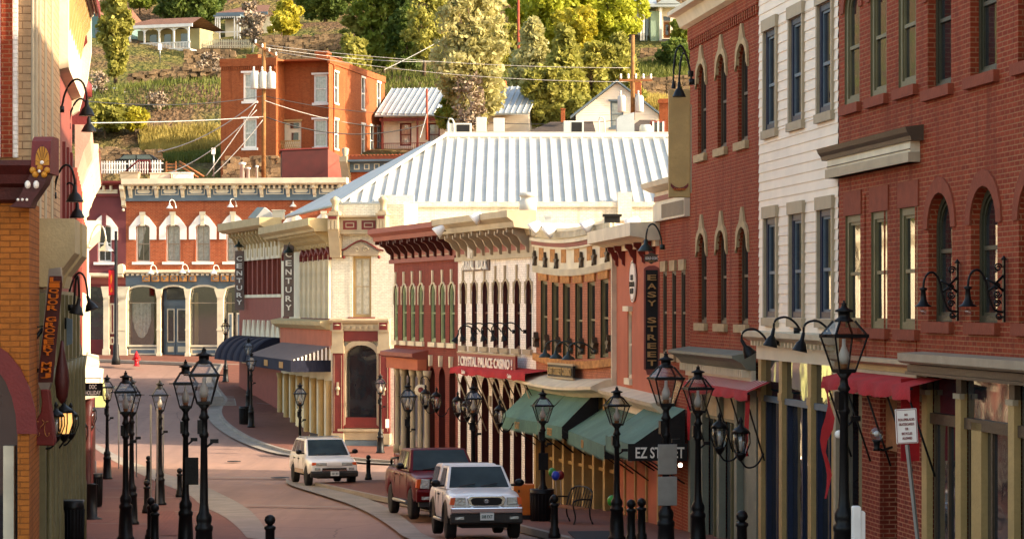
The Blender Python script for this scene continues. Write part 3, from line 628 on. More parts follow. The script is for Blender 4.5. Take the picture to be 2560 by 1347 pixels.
# things on this wall: two scrolled lamp brackets
def scroll_lamp(px_mount, py_t, py_b, label, k=1.0):
    w0 = f.W(f.u(px_mount), 0, 0); z0 = f.z(px_mount, py_b); h = f.z(px_mount, py_t) - z0
    t = empty('bracket_lamp', f.W(f.u(px_mount), .04, z0), label, 'wall lamp', 'scrolled bracket lamps on the big brick wall', f.root.rotation_euler.z)
    b = MB(); b.box(-.035, .035, -.03, .0, 0, h); b.tube([(0, -.015, h), (0, -.015, h + .06)], [.05, .01], 8); b.obj('wall_plate', M['black'], t)
    def spiral(cy, cz, r, s, b, tw=1.6):
        pts = [(0, cy + r * (1 - i / 22 * .8) * math.cos(s * i * .45), cz + r * (1 - i / 22 * .8) * math.sin(s * i * .45)) for i in range(22)]; b.tube(pts, .013, 6)
    b = MB(); spiral(-.10, h * .88, .06, 1, b); spiral(-.11, h * .45, .06, -1, b); spiral(-.11, h * .3, .055, 1, b); spiral(-.09, h * .1, .05, -1, b); spiral(-.12, h * .58, .05, 1, b)
    arm = [(0, -.02, h * .16), (0, -.16, h * .18), (0, -.24, h * .42), (0, -.28, h * .68), (0, -.36, h * .84), (0, -.46, h * .84), (0, -.53, h * .72), (0, -.54, h * .56)]
    b.tube(smooth3(arm), .018, 8); b.tube([(0, -.02, h * .75), (0, -.14, h * .62), (0, -.27, h * .7)], .02, 6); b.tube([(0, -.02, h * .5), (0, -.12, h * .6), (0, -.25, h * .5)], .02, 6); b.obj('scroll_arm', M['black'], t)
    b = MB(); zt_ = h * .58; b.lathe([(.03, 0), (.07, -.02), (.035, -.05), (.045, -.18), (.08, -.25), (.13, -.28), (.13, -.29), (.01, -.27)], (0, -.54, zt_), 14); b.obj('lamp_shade', M['black'], t)
    b = MB(); b.ball((0, -.54, zt_ - .36), .05, 10); b.obj('bulb', M['lamp_glass'], t)
def smooth3(pl, it=2):
    pl = [Vector(p) for p in pl]
    for _ in range(it):
        q = [pl[0]]
        for a, c in zip(pl, pl[1:]): q += [a * .75 + c * .25, a * .25 + c * .75]
        pl = q + [pl[-1]]
    return pl
scroll_lamp(2402, 658, 802, 'black scrolled lamp bracket between the second and third dark arched windows')
scroll_lamp(2519, 650, 805, 'black scrolled lamp bracket nearest the right edge of the photo')
# ---------------------------------------------------------------- cream clapboard building
f = bld('clapboard_building', 'cream clapboard building with navy sash windows between two red brick buildings', (1898, DR(1898)), (2097, DR(2097)))
u = f.u; zt = 14.8
r1 = uniform(f, [(1929, 75, 323), (1994, 42, 303), (2066, 8, 283)], .98, 0, .09); r2 = uniform(f, [(1930, 545, 792), (1995, 535, 795), (2067, 524, 797)], .98, 0, .09)
zf = f.z(1990, 832)
b = MB(); wall(b, .01, f.L - .01, zf, zt, r1 + r2, .09, 0, 1, clap=.19); shell(b, 0, f.L, -2, zt, 13); b.obj('wall', [M['siding'], M['navy']], f.root)
for h in r1 + r2:
    w_ = window(f, (h[0] + h[1]) / 2, h[2], h[1] - h[0], h[3] - h[2], 0, 'navy', 'slate', 'pane', .09, None, None, fw=.12, mid=.45)
b = MB()
for h in r1 + r2:
    b.box(h[0] - .09, h[0] - .002, -.06, .02, h[2] - .003, h[3]); b.box(h[1] + .002, h[1] + .09, -.06, .02, h[2] - .003, h[3]); b.box(h[0] - .12, h[1] + .12, -.08, .02, h[3] + .003, h[3] + .24); b.box(h[0] - .12, h[1] + .12, -.09, .02, h[2] - .17, h[2] - .006)
b.objs('window_casing', M['grey_beige'], f.root)
b = MB(); corn(b, -.05, f.L, [(0, zf + .02), (-.38, zf), (-.36, zf - .1), (-.22, zf - .18), (0, zf - .18)]); n = 22
for i in range(n): uu = f.L * (i + .5) / n; b.box(uu - .05, uu + .05, -.2, -.0, zf - .28, zf - .183)
b.obj('shop_cornice', M['cream'], f.root)
zg = f.z(1990, 905); zm = f.z(1990, 1000)
b = MB(); b.box(0, f.L, -.06, 0, zg, zf - .18); b.obj('fascia', M['cream_wall'], f.root)
b = MB()
for p_ in (1905, 1957, 2030, 2090): uu = u(p_); b.box(uu - .13, uu + .13, -.05, .1, -2, zg); b.box(uu - .16, uu + .16, -.08, .1, -2, -.9); b.box(uu - .15, uu + .15, -.07, .1, zm - .05, zm + .1)
b.box(u(1972), u(1990), .35, .4, -2, zm); b.box(u(1990), u(2002), .2, .4, -2, zm)
b.objs('pilaster', M['tan'], f.root)
b = MB(); b.box(0, f.L, .0, .09, zm - .12, zm); b.obj('transom_bar', M['slate'], f.root)
for a_, c_ in ((1905, 1957), (1957, 2030), (2030, 2090)):
    a, c = u(a_) + .15, u(c_) - .15; b = MB(); b.box(a, c, .05, .07, zm, zg); b.obj('transom_window', M['pane'], f.root)
    for i_ in (0,): b = MB(); b.box(a, c, .14, .16, -1.0, zm - .12); b.box(a, a + .1, .04, .14, -1.0, zm - .12, 1); b.box((a + c) / 2, (a + c) / 2 + .07, .09, .14, -1, zm - .12, 1); b.box(a, c, .05, .14, -1.0, -.9, 1); b.obj('shop_window', [M['pane'], M['navy']], f.root)
b = MB(); b.box(0, f.L, .2, .4, -2, -1.0); b.obj('stall_riser', M['cream_wall'], f.root)
# ---------------------------------------------------------------- tall narrow brick building
f = bld('narrow_brick_building', 'tall narrow red brick building with three arched blind windows per storey', (1725, DR(1725)), (1898, DR(1898)))
u = f.u; zt = f.z(1760, 20); w_ = .93
r1 = uniform(f, [(1755, 157, 385), (1805, 135, 371), (1857, 112, 355)], w_, .42, .17); r2 = uniform(f, [(1756, 582, 809), (1805, 575, 809), (1858, 568, 809)], w_, .42, .17)
zf = f.z(1800, 885)
b = MB(); wall(b, -.02, f.L - .02, zf - .1, zt, r1 + r2, .55); shell(b, 0, f.L, -2, zt, 13)
for k in range(34): uu = f.L * (k + .5) / 34; b.box(uu - .05, uu + .05, -.05, 0, zt - .8, zt - .6)
b.box(-.02, f.L, -.06, -.003, zt - .6, zt - .003); b.obj('wall', M['brick_red'], f.root)
for h in r1 + r2: window(f, (h[0] + h[1]) / 2, h[2], h[1] - h[0], h[3] - h[2], h[4], 'brown_trim', 'brown_trim', 'pane', .17, 'sandstone', ('point', 'sandstone'), fw=.08, mid=.5)
b = MB(); corn(b, -.25, f.L, [(.3, zt + .1), (-.5, zt + .1), (-.5, zt), (-.3, zt - .02), (-.2, zt - .25), (-.07, zt - .3), (-.07, zt - .0), (.3, zt - .0)]); b.obj('cornice', M['cream'], f.root)
b = MB(); corn(b, -.15, f.L - .3, [(0, zf + .12), (-.5, zf + .04), (-.5, zf - .02), (-.3, zf - .12), (-.18, zf - .26), (0, zf - .26)]); n = 34
for i in range(n): uu = (f.L - .4) * (i + .5) / n; b.box(uu - .035, uu + .035, -.26, -.02, zf - .42, zf - .263, 1)
b.box(-.05, f.L - .3, -.1, 0, zf - .55, zf - .27, 1); b.obj('shop_cornice', [M['greygreen'], M['cream']], f.root)
zg = f.z(1800, 962)
b = MB(); b.box(0, f.L - .1, -.04, 0, zg, zf - .55); b.obj('fascia', M['tan'], f.root)
b = MB()
for p_ in (1728, 1758, 1800, 1844, 1893): uu = u(p_); b.box(uu - .13, uu + .13, -.05, .1, -2, zg)
b.objs('pilaster', M['greygreen'], f.root)
for a_, c_ in ((1728, 1758), (1758, 1800), (1800, 1844)):
    a, c = u(a_) + .14, u(c_) - .14; b = MB(); b.box(a, c, .12, .14, -.9, zg - .75); b.box((a + c) / 2 - .03, (a + c) / 2 + .03, .05, .12, -.9, zg - .75, 1); b.box(a, c, .02, .14, zg - .78, zg - .72, 1); b.box(a, c, .02, .14, -1.0, -.9, 1); b.obj('shop_window', [M['pane'], M['olive']], f.root)
    b = MB(); b.box(a, c, .05, .07, zg - .72, zg); b.obj('transom_panel', M['cream_dark'], f.root)
b = MB(); b.box(u(1844) + .14, u(1893) - .14, .1, .14, -2, zg); b.obj('door', M['greygreen'], f.root)
b = MB(); b.box(0, f.L - .1, .1, .16, -2, -1.0); b.obj('stall_riser', M['cream_wall'], f.root)
aw, z1 = ragged_awning(f, 1710, 1868, 968, 1790, .5, .2, seed=5, tilt=.2)
b = MB()
for i in range(26): uu = u(1712, .5) + (u(1868, .5) - u(1712, .5)) * i / 26; b.quad((uu, -.05, z1 + .215), (uu + .06, -.05, z1 + .215), (uu + .06, -.47, z1 + .03), (uu, -.47, z1 + .03))
b.obj('white_stripes', M['letters'], aw)
for pp in (1718, 1862):
    b = MB()
    for i in range(8):
        t0, t1 = i / 8, (i + 1) / 8; U = u(pp, .45); zA = z1 - .05; L_ = 1.25
        b.add([(U + .05 * math.sin(i), -.45, zA - L_ * t0), (U + .24 * (1 - t0) + .03, -.40, zA - L_ * t0), (U + .24 * (1 - t1) + .03, -.40, zA - L_ * t1), (U + .05 * math.sin(i + 1), -.45, zA - L_ * t1)], [(0, 1, 2, 3)], 0, True)
    b.obj('torn_cloth', M['awning_red'], aw)
# ---------------------------------------------------------------- lower brick building
f = bld('low_brick_building', 'lower red brick building with a cream banded cornice behind the black vertical saloon sign', (1648, DR(1648)), (1725, DR(1725)))
u = f.u; zt = f.z(1700, 447); r = uniform(f, [(1662, 682, 885), (1685, 678, 885), (1708, 672, 887)], .52, 0, .1)
b = MB(); wall(b, -.02, f.L, -2, f.z(1700, 500), r, .3); shell(b, 0, f.L, -2, zt, 12); b.obj('wall', M['brick_red'], f.root)
za, zb = f.z(1700, 545), f.z(1700, 470)
b = MB(); b.box(-.1, f.L, -.1, 0, f.z(1700, 500), zb); corn(b, -.2, f.L, [(0, zt), (-.45, zt), (-.40, zt - .12), (-.2, zt - .2), (-.1, zb), (0, zb)]); b.box(-.12, f.L, -.14, -.0, za + .0, f.z(1700, 500) - .003)
for i in range(24): uu = f.L * (.3 + .7 * i / 24); b.box(uu, uu + .05, -.17, -.14, za + .05, f.z(1700, 505), 1)
b.box(-.1, f.L, -.12, -.1, zb - .22, zb - .1, 2); b.obj('cornice', [M['cream'], M['taupe'], M['maroon_light']], f.root)
for h in r: window(f, (h[0] + h[1]) / 2, h[2], h[1] - h[0], h[3] - h[2], 0, 'brown_trim', 'brown_trim', 'pane', .1, 'sandstone', ('lintel', 'sandstone'), fw=.05)
# ---------------------------------------------------------------- orange stucco building
f = bld('stucco_building', 'narrow orange stucco building with a round white bread sign and cream cornice', (1540, D5(1540)), (1648, DR(1648)))
u = f.u; zt = f.z(1600, 565); zc = f.z(1600, 622)
hs = [hole(f, 1569, 1579, 778, 945, 0, rev=.15)]; zs = f.z(1620, 992)
b = MB(); wall(b, 0, f.L, -2, zc + .4, hs, .15); shell(b, 0, f.L, -2, zt, 12); b.obj('wall', M['stucco_orange'], f.root)
h = hs[0]; window(f, (h[0] + h[1]) / 2, h[2], h[1] - h[0], h[3] - h[2], 0, 'cream', 'cream', 'pane', .12, 'cream', ('cap', 'cream'), fw=.05)
b = MB(); b.box(0, f.L, -.1, 0, zc, zt - .45); corn(b, -.5, f.L + .1, [(0, zt), (-.75, zt - .02), (-.75, zt - .35), (-.45, zt - .4), (-.3, zt - .46), (0, zt - .46)])
b.obj('cornice', M['cream'], f.root)
b = MB()
for p_ in (1545, 1562, 1590, 1612, 1638): bracket(b, u(p_), .12, zt - .46, .55, .3)
b.objs('cornice_bracket', M['maroon'], f.root)
b = MB(); corn(b, .0, f.L + 2.2, [(0, zs + .12), (-.55, zs), (-.5, zs - .1), (-.25, zs - .3), (0, zs - .3)]); b.box(0, f.L + 2.0, -.12, 0, zs - .5, zs - .3); b.obj('shop_cornice', M['cream'], f.root)
b = MB(); b.box(-.02, .12, -.14, 0, zs, zt - .5); b.obj('downpipe', M['cream'], f.root)
fs = f       # keep for the awnings
zpost = zs - .5
b = MB(); b.box(0, f.L, .2, .22, -2, zpost); b.box(0, f.L, .0, .2, -2, -1.2, 1)
for k in range(5): b.box(f.L * k / 4 - .08, f.L * k / 4 + .08, -.05, .2, -2, zpost, 1)
b.obj('shopfront', [M['pane'], M['tan']], f.root)
# ---------------------------------------------------------------- terracotta curved building
f = bld('terracotta_building', 'terracotta painted brick building with a sagging cream cornice, star anchors and orange squares', (1340, D5(1340)), (1540, D5(1540)))
u = f.u
def sag(mb, amp=.17):
    mb.v = [(x, y, z - amp * math.sin(math.pi * min(1, max(0, x / f.L))) * min(1, max(0, (z - 1) / 2))) for x, y, z in mb.v]; return mb
sagz = lambda x: -.17 * math.sin(math.pi * x / f.L); sagy = lambda x: 0
zt = f.z(1520, 547); boxes = [(1360, 697, 871), (1388, 701, 876), (1416, 703, 884), (1447, 703, 888), (1478, 700, 889), (1511, 697, 889)]
zw1, zw0 = f.z(1511, 697) + .06, f.z(1511, 889) + .02
r = [(u(c) - .36, u(c) + .36, zw0, zw1, 0) for c, _, _ in boxes]; zs = f.z(1440, 945)
cuts = [f.L * i / 40 for i in range(41)]
b = MB(); wall(b, 0, f.L, zs - .1, zt - .2, r, .15, 0, 1)
b2 = MB()      # split long faces so the wall can sag and bow
def densify(mb):
    n = MB()
    for fi, fc in enumerate(mb.f):
        vs = [Vector(mb.v[i]) for i in fc]
        if len(fc) == 4:
            xs_ = [v.x for v in vs]; w_ = max(xs_) - min(xs_)
            if w_ > .4 and abs(vs[0].x - vs[1].x) > .3:
                k = int(w_ / .35) + 1
                for j in range(k): n.quad(vs[0].lerp(vs[1], j / k), vs[0].lerp(vs[1], (j + 1) / k), vs[3].lerp(vs[2], (j + 1) / k), vs[3].lerp(vs[2], j / k), mb.m[fi])
                continue
            if w_ > .4 and abs(vs[1].x - vs[2].x) > .3:
                k = int(w_ / .35) + 1
                for j in range(k): n.quad(vs[1].lerp(vs[2], j / k), vs[1].lerp(vs[2], (j + 1) / k), vs[0].lerp(vs[3], (j + 1) / k), vs[0].lerp(vs[3], j / k), mb.m[fi])
                continue
        n.add(vs, [tuple(range(len(vs)))], mb.m[fi], mb.sm[fi])
    return n
b = sag(densify(b)); shell(b, 0, f.L, -2, zt - .5, 12); b.obj('wall', [M['brick_salmon'], M['olive_dark']], f.root)
for h in r:
    w_ = window(f, (h[0] + h[1]) / 2, h[2] + sagz((h[0] + h[1]) / 2) * .9, h[1] - h[0], h[3] - h[2], 0, 'olive', 'olive', 'pane', .15, None, ('lintel', 'sandstone_orange'), fw=.07, mid=.5); w_.location.y = sagy((h[0] + h[1]) / 2)
b = MB(); b.box(0, f.L, -.12, 0, zw0 - .28, zw0 - .06); sag(densify(b)).obj('sill_course', M['sandstone_orange'], f.root)
z0_, z1_ = f.z(1520, 652), f.z(1520, 560)
b = MB(); b.box(0, f.L, -.06, 0, z0_, zt - .05); b.box(0, f.L, -.10, -.0, zt - .12, zt + .02)
zz = f.z(1520, 585); b.box(0, f.L, -.16, -.0, zz - .12, zz, 1); b.box(0, f.L, -.22, -.0, zz + .003, zz + .10); b.box(0, f.L, -.14, 0, zz - .18, zz - .122)
for i in range(60): uu = f.L * (i + .3) / 60; b.box(uu, uu + .07, -.17, -.06, zz + .16, zz + .34)
b.box(0, f.L, -.18, -.0, zz + .345, zz + .38)
b.box(0, f.L, -.10, -.0, z0_ - .22, z0_ - .003)
for i in range(90): uu = f.L * i / 90; b.box(uu, uu + .045, -.13, -.10, z0_ - .21, z0_ - .02)
sag(densify(b)).obj('cornice', [M['cream'], M['maroon_light']], f.root)
b = MB()
for c in (1358, 1386, 1414, 1447, 1479, 1512): uu = u(c); z_ = f.z(1512, 620) ; b.box(uu - .24, uu + .24, -.075, -.06, z_ - .2, z_ + .2)
sag(b).objs('frieze_square', M['sandstone_orange'], f.root)
b = MB()
for row, zz_, cs in ((0, f.z(1525, 634), (1345, 1371, 1399, 1462, 1494, 1527)), (1, f.z(1525, 857), (1346, 1373, 1401, 1430, 1460, 1493, 1529))):
    for c in cs:
        uu = u(c); st = [(uu + (.24 if k % 2 == 0 else .09) * math.sin(k * math.pi / 5) * .75, zz_ + (.26 if k % 2 == 0 else .1) * math.cos(k * math.pi / 5)) for k in range(10)]; b.prism(st, 'y', -.16, -.07 if row == 0 else -.01)
sag(b).objs('star_anchor', M['brown_trim'], f.root)
b = MB(); corn(b, -.05, f.L, [(0, zs + .12), (-.35, zs + .05), (-.75, zs - .12), (-.75, zs - .2), (-.45, zs - .3), (-.3, zs - .42), (0, zs - .42)]); sag(densify(b), .12).obj('shop_cornice', M['cream'], f.root)
b = MB(); b.box(0, f.L, .25, .27, -2, zs - .4); b.box(0, f.L, .0, .24, -2, -1.1, 2); n = 8
for k in range(n + 1): b.box(f.L * k / n - .09, f.L * k / n + .09, -.04, .25, -2, zs - .4, 1)
b.box(0, f.L, .1, .25, 1.5, 1.6, 1); b.obj('shopfront', [M['pane'], M['tan'], M['stucco_orange']], f.root)
ft = f
def green_awning(f, pl, pr, out, ztop, zfront, label_txt, spans=3, side_txt=None, z_pitch=0):
    u0, u1 = pl, pr; b = MB(); n = 14
    nu, nv = spans * 6, 8
    pt = lambda i, j: (u0 + (u1 - u0) * i / nu, -.05 - (out - .05) * j / nv, ztop + (zfront - ztop) * j / nv - .035 * abs(math.sin(math.pi * i * spans / nu)) * math.sin(math.pi * j / nv) + .008 * math.sin(i * 2.3 + j * 1.1) * (0 < j < nv))
    b.add([pt(i, j) for j in range(nv + 1) for i in range(nu + 1)], [(j * (nu + 1) + i, j * (nu + 1) + i + 1, (j + 1) * (nu + 1) + i + 1, (j + 1) * (nu + 1) + i) for j in range(nv) for i in range(nu)], 0, True)
    for i in range(n * 3):
        a, c = u0 + (u1 - u0) * i / (n * 3), u0 + (u1 - u0) * (i + 1) / (n * 3); m_ = (a + c) / 2
        b.add([(a, -out - .004, zfront), (c, -out - .004, zfront), (c, -out - .004, zfront - .34), (m_, -out - .004, zfront - .42), (a, -out - .004, zfront - .34)], [(0, 1, 2, 3, 4)])
    o = b.obj('awning', M['awning_green'], f.root)
    b = MB()
    for uu in (u0, u1): b.add([(uu, -.05, ztop), (uu, -out, zfront), (uu, -out, zfront - .34), (uu, -.05, zfront - .34)], [(0, 1, 2, 3)])
    b.objs('awning_side', M['dark'], o)
    b = MB()
    for k in range(spans + 1): uu = u0 + (u1 - u0) * k / spans; b.tube([(uu, -out + .03, zfront - .1), (uu, -.06, zfront - .9)], .02, 6); b.box(uu - .012, uu + .012, -out, -.05, zfront - .06, zfront - .03)
    b.objs('awning_frame', M['iron'], o)
    for k, tx in label_txt:
        t = text_mb(tx, .5, .22, .01); t.obj('lettering', M['gold'], o, (u0 + (u1 - u0) * k, -out - .012, zfront - .2))
    return o
Zw = lambda z: z - f.z0
o_ = 1.15
green_awning(f, f.u(1254, o_), f.u(1345, o_), o_, Zw(-2.385), Zw(-3.43), [(.45, 'EAST')]); green_awning(f, f.u(1345, o_) + .02, f.u(1405, o_), o_, Zw(-2.39), Zw(-3.45), [(.5, 'STREET')], spans=2)
f = fs; o_ = 1.2
green_awning(f, f.u(1417, o_), f.u(1511, o_), o_, Zw(-2.85), Zw(-3.56), [(.45, 'CASINO')])
o_ = 1.3
o = green_awning(f, f.u(1514, o_), f.u(1580, o_), o_, Zw(-2.4), Zw(-3.24), [], spans=2)
u1_ = f.u(1580, o_) + .03; b = MB(); b.box(u1_, u1_ + .02, -o_ - .1, 0, Zw(-3.60), Zw(-3.2)); b.obj('awning_valance', M['dark'], o)
t = text_mb('EZ STREET', 1.15, .26, .01); t.xf(Matrix.Rotation(R(90), 4, 'Z')); t.obj('lettering', M['letters'], o, (u1_ + .03, -o_ * .5, Zw(-3.41)))
# ---------------------------------------------------------------- white painted brick building
f = bld('white_brick_building', 'white painted brick building with seven narrow dark windows and a heavy bracketed cornice', (1145, D6(1145)), (1340, D6(1340)))
u = f.u; boxes = [(1159, 706, 864), (1186, 704, 866), (1213, 703, 867), (1240, 702, 868), (1264, 701, 869), (1293, 700, 871), (1322, 700, 873)]
r = uniform(f, boxes, .60, .3, .14); zt = f.z(1300, 530); zc = f.z(1300, 640); zg = f.z(1240, 925)
ar = []; 
for c in (1159, 1186, 1213, 1240, 1266, 1294, 1322): ar.append((u(c) - .42, u(c) + .42, -.6, f.z(c, 945), .42, .35))
zarch = sum(h[3] for h in ar) / len(ar); ar = [(h[0], h[1], -.6 if i % 2 else -1.5, zarch, .42, .35) for i, h in enumerate(ar)]
b = MB(); wall(b, 0, f.L, -2, zc + .3, r + ar, .28, 0, 1); shell(b, 0, f.L, -2, zt - .4, 12)
b.obj('wall', [M['brick_white'], M['maroon_dark']], f.root)
for h in r: window(f, (h[0] + h[1]) / 2, h[2], h[1] - h[0], h[3] - h[2], h[4], 'maroon_dark', 'maroon_dark', 'pane', .14, 'taupe', ('tower', 'grey_beige'), fw=.05, mid=.52)
for i, h in enumerate(ar):
    window(f, (h[0] + h[1]) / 2, h[2], h[1] - h[0], h[3] - h[2], h[4], 'maroon_dark', 'maroon_dark', 'pane', .35, None, None, fw=.08, mid=.36)
b = MB()
for i in range(6): c_ = (ar[i][1] + ar[i + 1][0]) / 2; b.box(c_ - .13, c_ + .13, -.05, 0, zarch - .95, zarch - .6)
b.objs('pier_block', M['taupe'], f.root)
def heavy_cornice(f, zt, zc, mat_m, mat_b, mat_p, n, u0, u1, top=.0):
    b = MB(); h = zt - zc; corn(b, u0 - .1, u1, [(0, zt), (-.95, zt - .02), (-.95, zt - h * .16), (-.75, zt - h * .26), (-.72, zt - h * .38), (-.25, zt - h * .42), (-.18, zt - h * .55), (0, zt - h * .55)]); b.box(u0, u1, -.08, 0, zc, zt - h * .55); b.box(u0, u1, -.13, 0, zc - .06, zc + .08); o = b.obj('cornice', M[mat_m], f.root)
    b = MB(); p = MB()
    for i in range(n):
        uu = u0 + (u1 - u0) * (i + .5) / n; bracket(b, uu, .12, zt - h * .42, h * .55, .62); b.box(uu - .42 * (u1 - u0) / n - .04, uu - .42 * (u1 - u0) / n + .06, -.7, -.2, zt - h * .48, zt - h * .385)
        if i < n - 1: a, c = uu + .14, uu + (u1 - u0) / n - .14; p.box(a, c, -.10, -.08, zc + .14, zc + .14 + h * .22, 0); p.box(a + .05, c - .05, -.115, -.1, zc + .18, zc + .10 + h * .22, 1)
    b.objs('cornice_bracket', M[mat_b], f.root); p.objs('frieze_panel', [M['grey_beige'], M[mat_p]], f.root); return o
heavy_cornice(f, zt, zc, 'grey_beige', 'taupe', 'maroon_light', 9, 0, f.L)
o = text_mb('1874', .55, .62, .03).obj('date_numerals', M['letters'], f.root, (u(1186), -.16, f.z(1186, 624)))
b = MB(); ua, ub = u(1162), u(1226); z_ = f.z(1195, 661); b.box(ua, ub, -.06, 0, z_ - .22, z_ + .26); pl = b.obj('name_board', M['sign_brown'], f.root)
text_mb('POSTAL  BLOCK', (ub - ua) * .95, .40, .05).obj('lettering', M['letters'], pl, ((ua + ub) / 2, -.10, z_ + .02))
aw, z1 = ragged_awning(f, 1126, 1312, 926, 1220, .85, .24, seed=9, tilt=.1)
for c in (1160, 1275): text_mb('Casino', .42, .14, .008).obj('lettering', M['letters'], aw, (u(c, .9), -.93, z1 - .1))
b = MB()
for c in (1135, 1155, 1185, 1215, 1228, 1250, 1280, 1300): b.tube([(u(c, .8), -.8, z1 - .05), (u(c, .8) + .25, -.02, z1 - 2.1)], .022, 6)
b.objs('awning_pole', M['grey_beige'], aw)
fc = f
# ---------------------------------------------------------------- red painted building at the alley corner
f = bld('red_painted_building', 'dusky red painted brick building with green window frames at the alley corner', (985, D6(985)), (1145, D6(1145)))
u = f.u; boxes = [(989, 712, 848), (1011, 712, 849), (1032, 711, 850), (1053, 711, 852), (1083, 710, 856), (1107, 710, 859), (1130, 710, 862)]
r = uniform(f, boxes, .66, .3, .12); zt = f.z(1090, 560); zc = f.z(1090, 648); r[0] = (max(.05, r[0][0]), *r[0][1:])
zar = f.z(1100, 918); ar = [(u(c) - w_, u(c) + w_, -1.7, zar, w_, .35) for c, w_ in ((1080, .38), (1105, .42), (1131, .40))]
b = MB(); wall(b, 0, f.L, -2, zc + .3, r + ar, .25, 0, 1); shell(b, 0, f.L, -2, zt - .3, 12); b.obj('wall', [M['brick_maroonpaint'], M['maroon_dark']], f.root)
for h in r: window(f, (h[0] + h[1]) / 2, h[2], h[1] - h[0], h[3] - h[2], h[4], 'sage', 'sage', 'pane', .12, 'cream', ('tower', 'cream'), fw=.1, mid=.5)
for i, h in enumerate(ar):
    window(f, (h[0] + h[1]) / 2, h[2] + .4, h[1] - h[0], h[3] - h[2] - .4, h[4], 'sage' if i != 1 else 'maroon', 'sage' if i != 1 else 'maroon', 'pane', .35, None, None, fw=.12, mid=.62)
    b = MB(); uc = (h[0] + h[1]) / 2; b.prism([(uc - .06, zar + .03), (uc + .06, zar + .03), (uc + .11, zar + .42), (uc - .11, zar + .42)], 'y', -.12, 0); b.obj('keystone', M['cream'], f.root)
heavy_cornice(f, zt, zc, 'maroon_light', 'maroon_dark', 'maroon_light', 9, -.3, f.L)
# small canopy and porch columns by the corner
ua, ub = .35, u(1070) ; z_ = f.z(1030, 880)
b = MB(); corn(b, ua - .2, ub, [(0, z_ + .12), (-.6, z_), (-.6, z_ - .14), (-.42, z_ - .22), (0, z_ - .22)]); b.box(ua, ub, -.4, -.05, z_ - .62, z_ - .225, 1); b.obj('canopy', [M['maroon_light'], M['stucco_orange']], f.root)
b = MB()
for k, c in enumerate((988, 1003, 1026, 1045, 1062)): b.lathe([(.16, 0), (.16, .3), (.10, .35), (.09, 2.9), (.13, 2.95), (.16, 3.2)], (u(c + 6, .2), -.2, z_ - .62 - 3.2), 10, 0)
b.objs('porch_column', M['grey_beige'], f.root)
b = MB(); b.box(ua, ub, -.06, -.04, -.6, z_ - .63); b.box(ua, ub, -.1, -.03, .95, 1.05, 1); b.box(ua, ub, -.14, -.03, -2, -.6, 1); b.obj('bay_window', [M['pane'], M['maroon_light']], f.root)
fr = f
# ================================================================== far row, Century corner and the roofs behind
DC = lambda p: F / (53.0 * (p + 320) / 1150.0)
# ---------------------------------------------------------------- corner building front (faces the camera)
f = bld('cream_corner_building', 'cream corner building with maroon framed display window and one tall curtained window', (830, 113.2), (1010, 112.6))
u = f.u; zt = f.z(900, 575)
w1 = hole(f, 881, 928, 640, 792, 0, rev=.25); u0c, u1c = f.u(845), f.u(962)
w2 = hole(f, 866, 944, 862, 1060, .55, rev=.3); zsf = f.z(900, 800); zbase = f.z(900, 1098)
b = MB(); wall(b, 0, f.L, -2, f.z(900, 512), [w1, w2], .25); b.quad((f.L, 0, -2), (f.L, 3, -2), (f.L, 3, 11.6), (f.L, 0, 11.6)); b.obj('wall', M['brick_cream'], f.root)
window(f, (w1[0] + w1[1]) / 2, w1[2], w1[1] - w1[0], w1[3] - w1[2], 0, 'tan', 'grey_beige', 'pane', .25, 'maroon_light', None, fw=.1, mid=.5, curtain='part', sillw=.2)
b = MB(); hx = (w1[0] + w1[1]) / 2; hz_ = w1[3]      # carved hood
b.box(hx - .85, hx + .85, -.14, 0, hz_ + .02, hz_ + .2); b.prism([(hx - .85, hz_ + .2), (hx - .6, hz_ + .32), (hx - .25, hz_ + .52), (hx, hz_ + .6), (hx + .25, hz_ + .52), (hx + .6, hz_ + .32), (hx + .85, hz_ + .2)], 'y', -.12, 0)
pts = [(hx - 1.05, hz_ + .22), (hx - .8, hz_ + .28), (hx - .6, hz_ + .42), (hx - .25, hz_ + .62), (hx, hz_ + .70), (hx + .25, hz_ + .62), (hx + .6, hz_ + .42), (hx + .8, hz_ + .28), (hx + 1.05, hz_ + .22)]
for (xa, za_), (xb, zb_) in zip(pts, pts[1:]): b.add([(xa, -.2, za_), (xb, -.2, zb_), (xb, -.2, zb_ + .07), (xa, -.2, za_ + .07), (xa, 0, za_), (xb, 0, zb_), (xb, 0, zb_ + .07), (xa, 0, za_ + .07)], [(0, 1, 2, 3), (4, 7, 6, 5), (0, 4, 5, 1), (3, 2, 6, 7)], 1)
for s_ in (-1, 1): b.ball((hx + s_ * .85, -.1, hz_ - .05), .08, 8, 1); b.tube([(hx + s_ * (.2 + .16 * math.cos(i * .6) * (1 - i / 14)), -.14, hz_ + .3 + .16 * math.sin(i * .6) * (1 - i / 14)) for i in range(12)], .02, 5, 2)
b.obj('window_hood', [M['taupe'], M['maroon'], M['cream']], f.root)
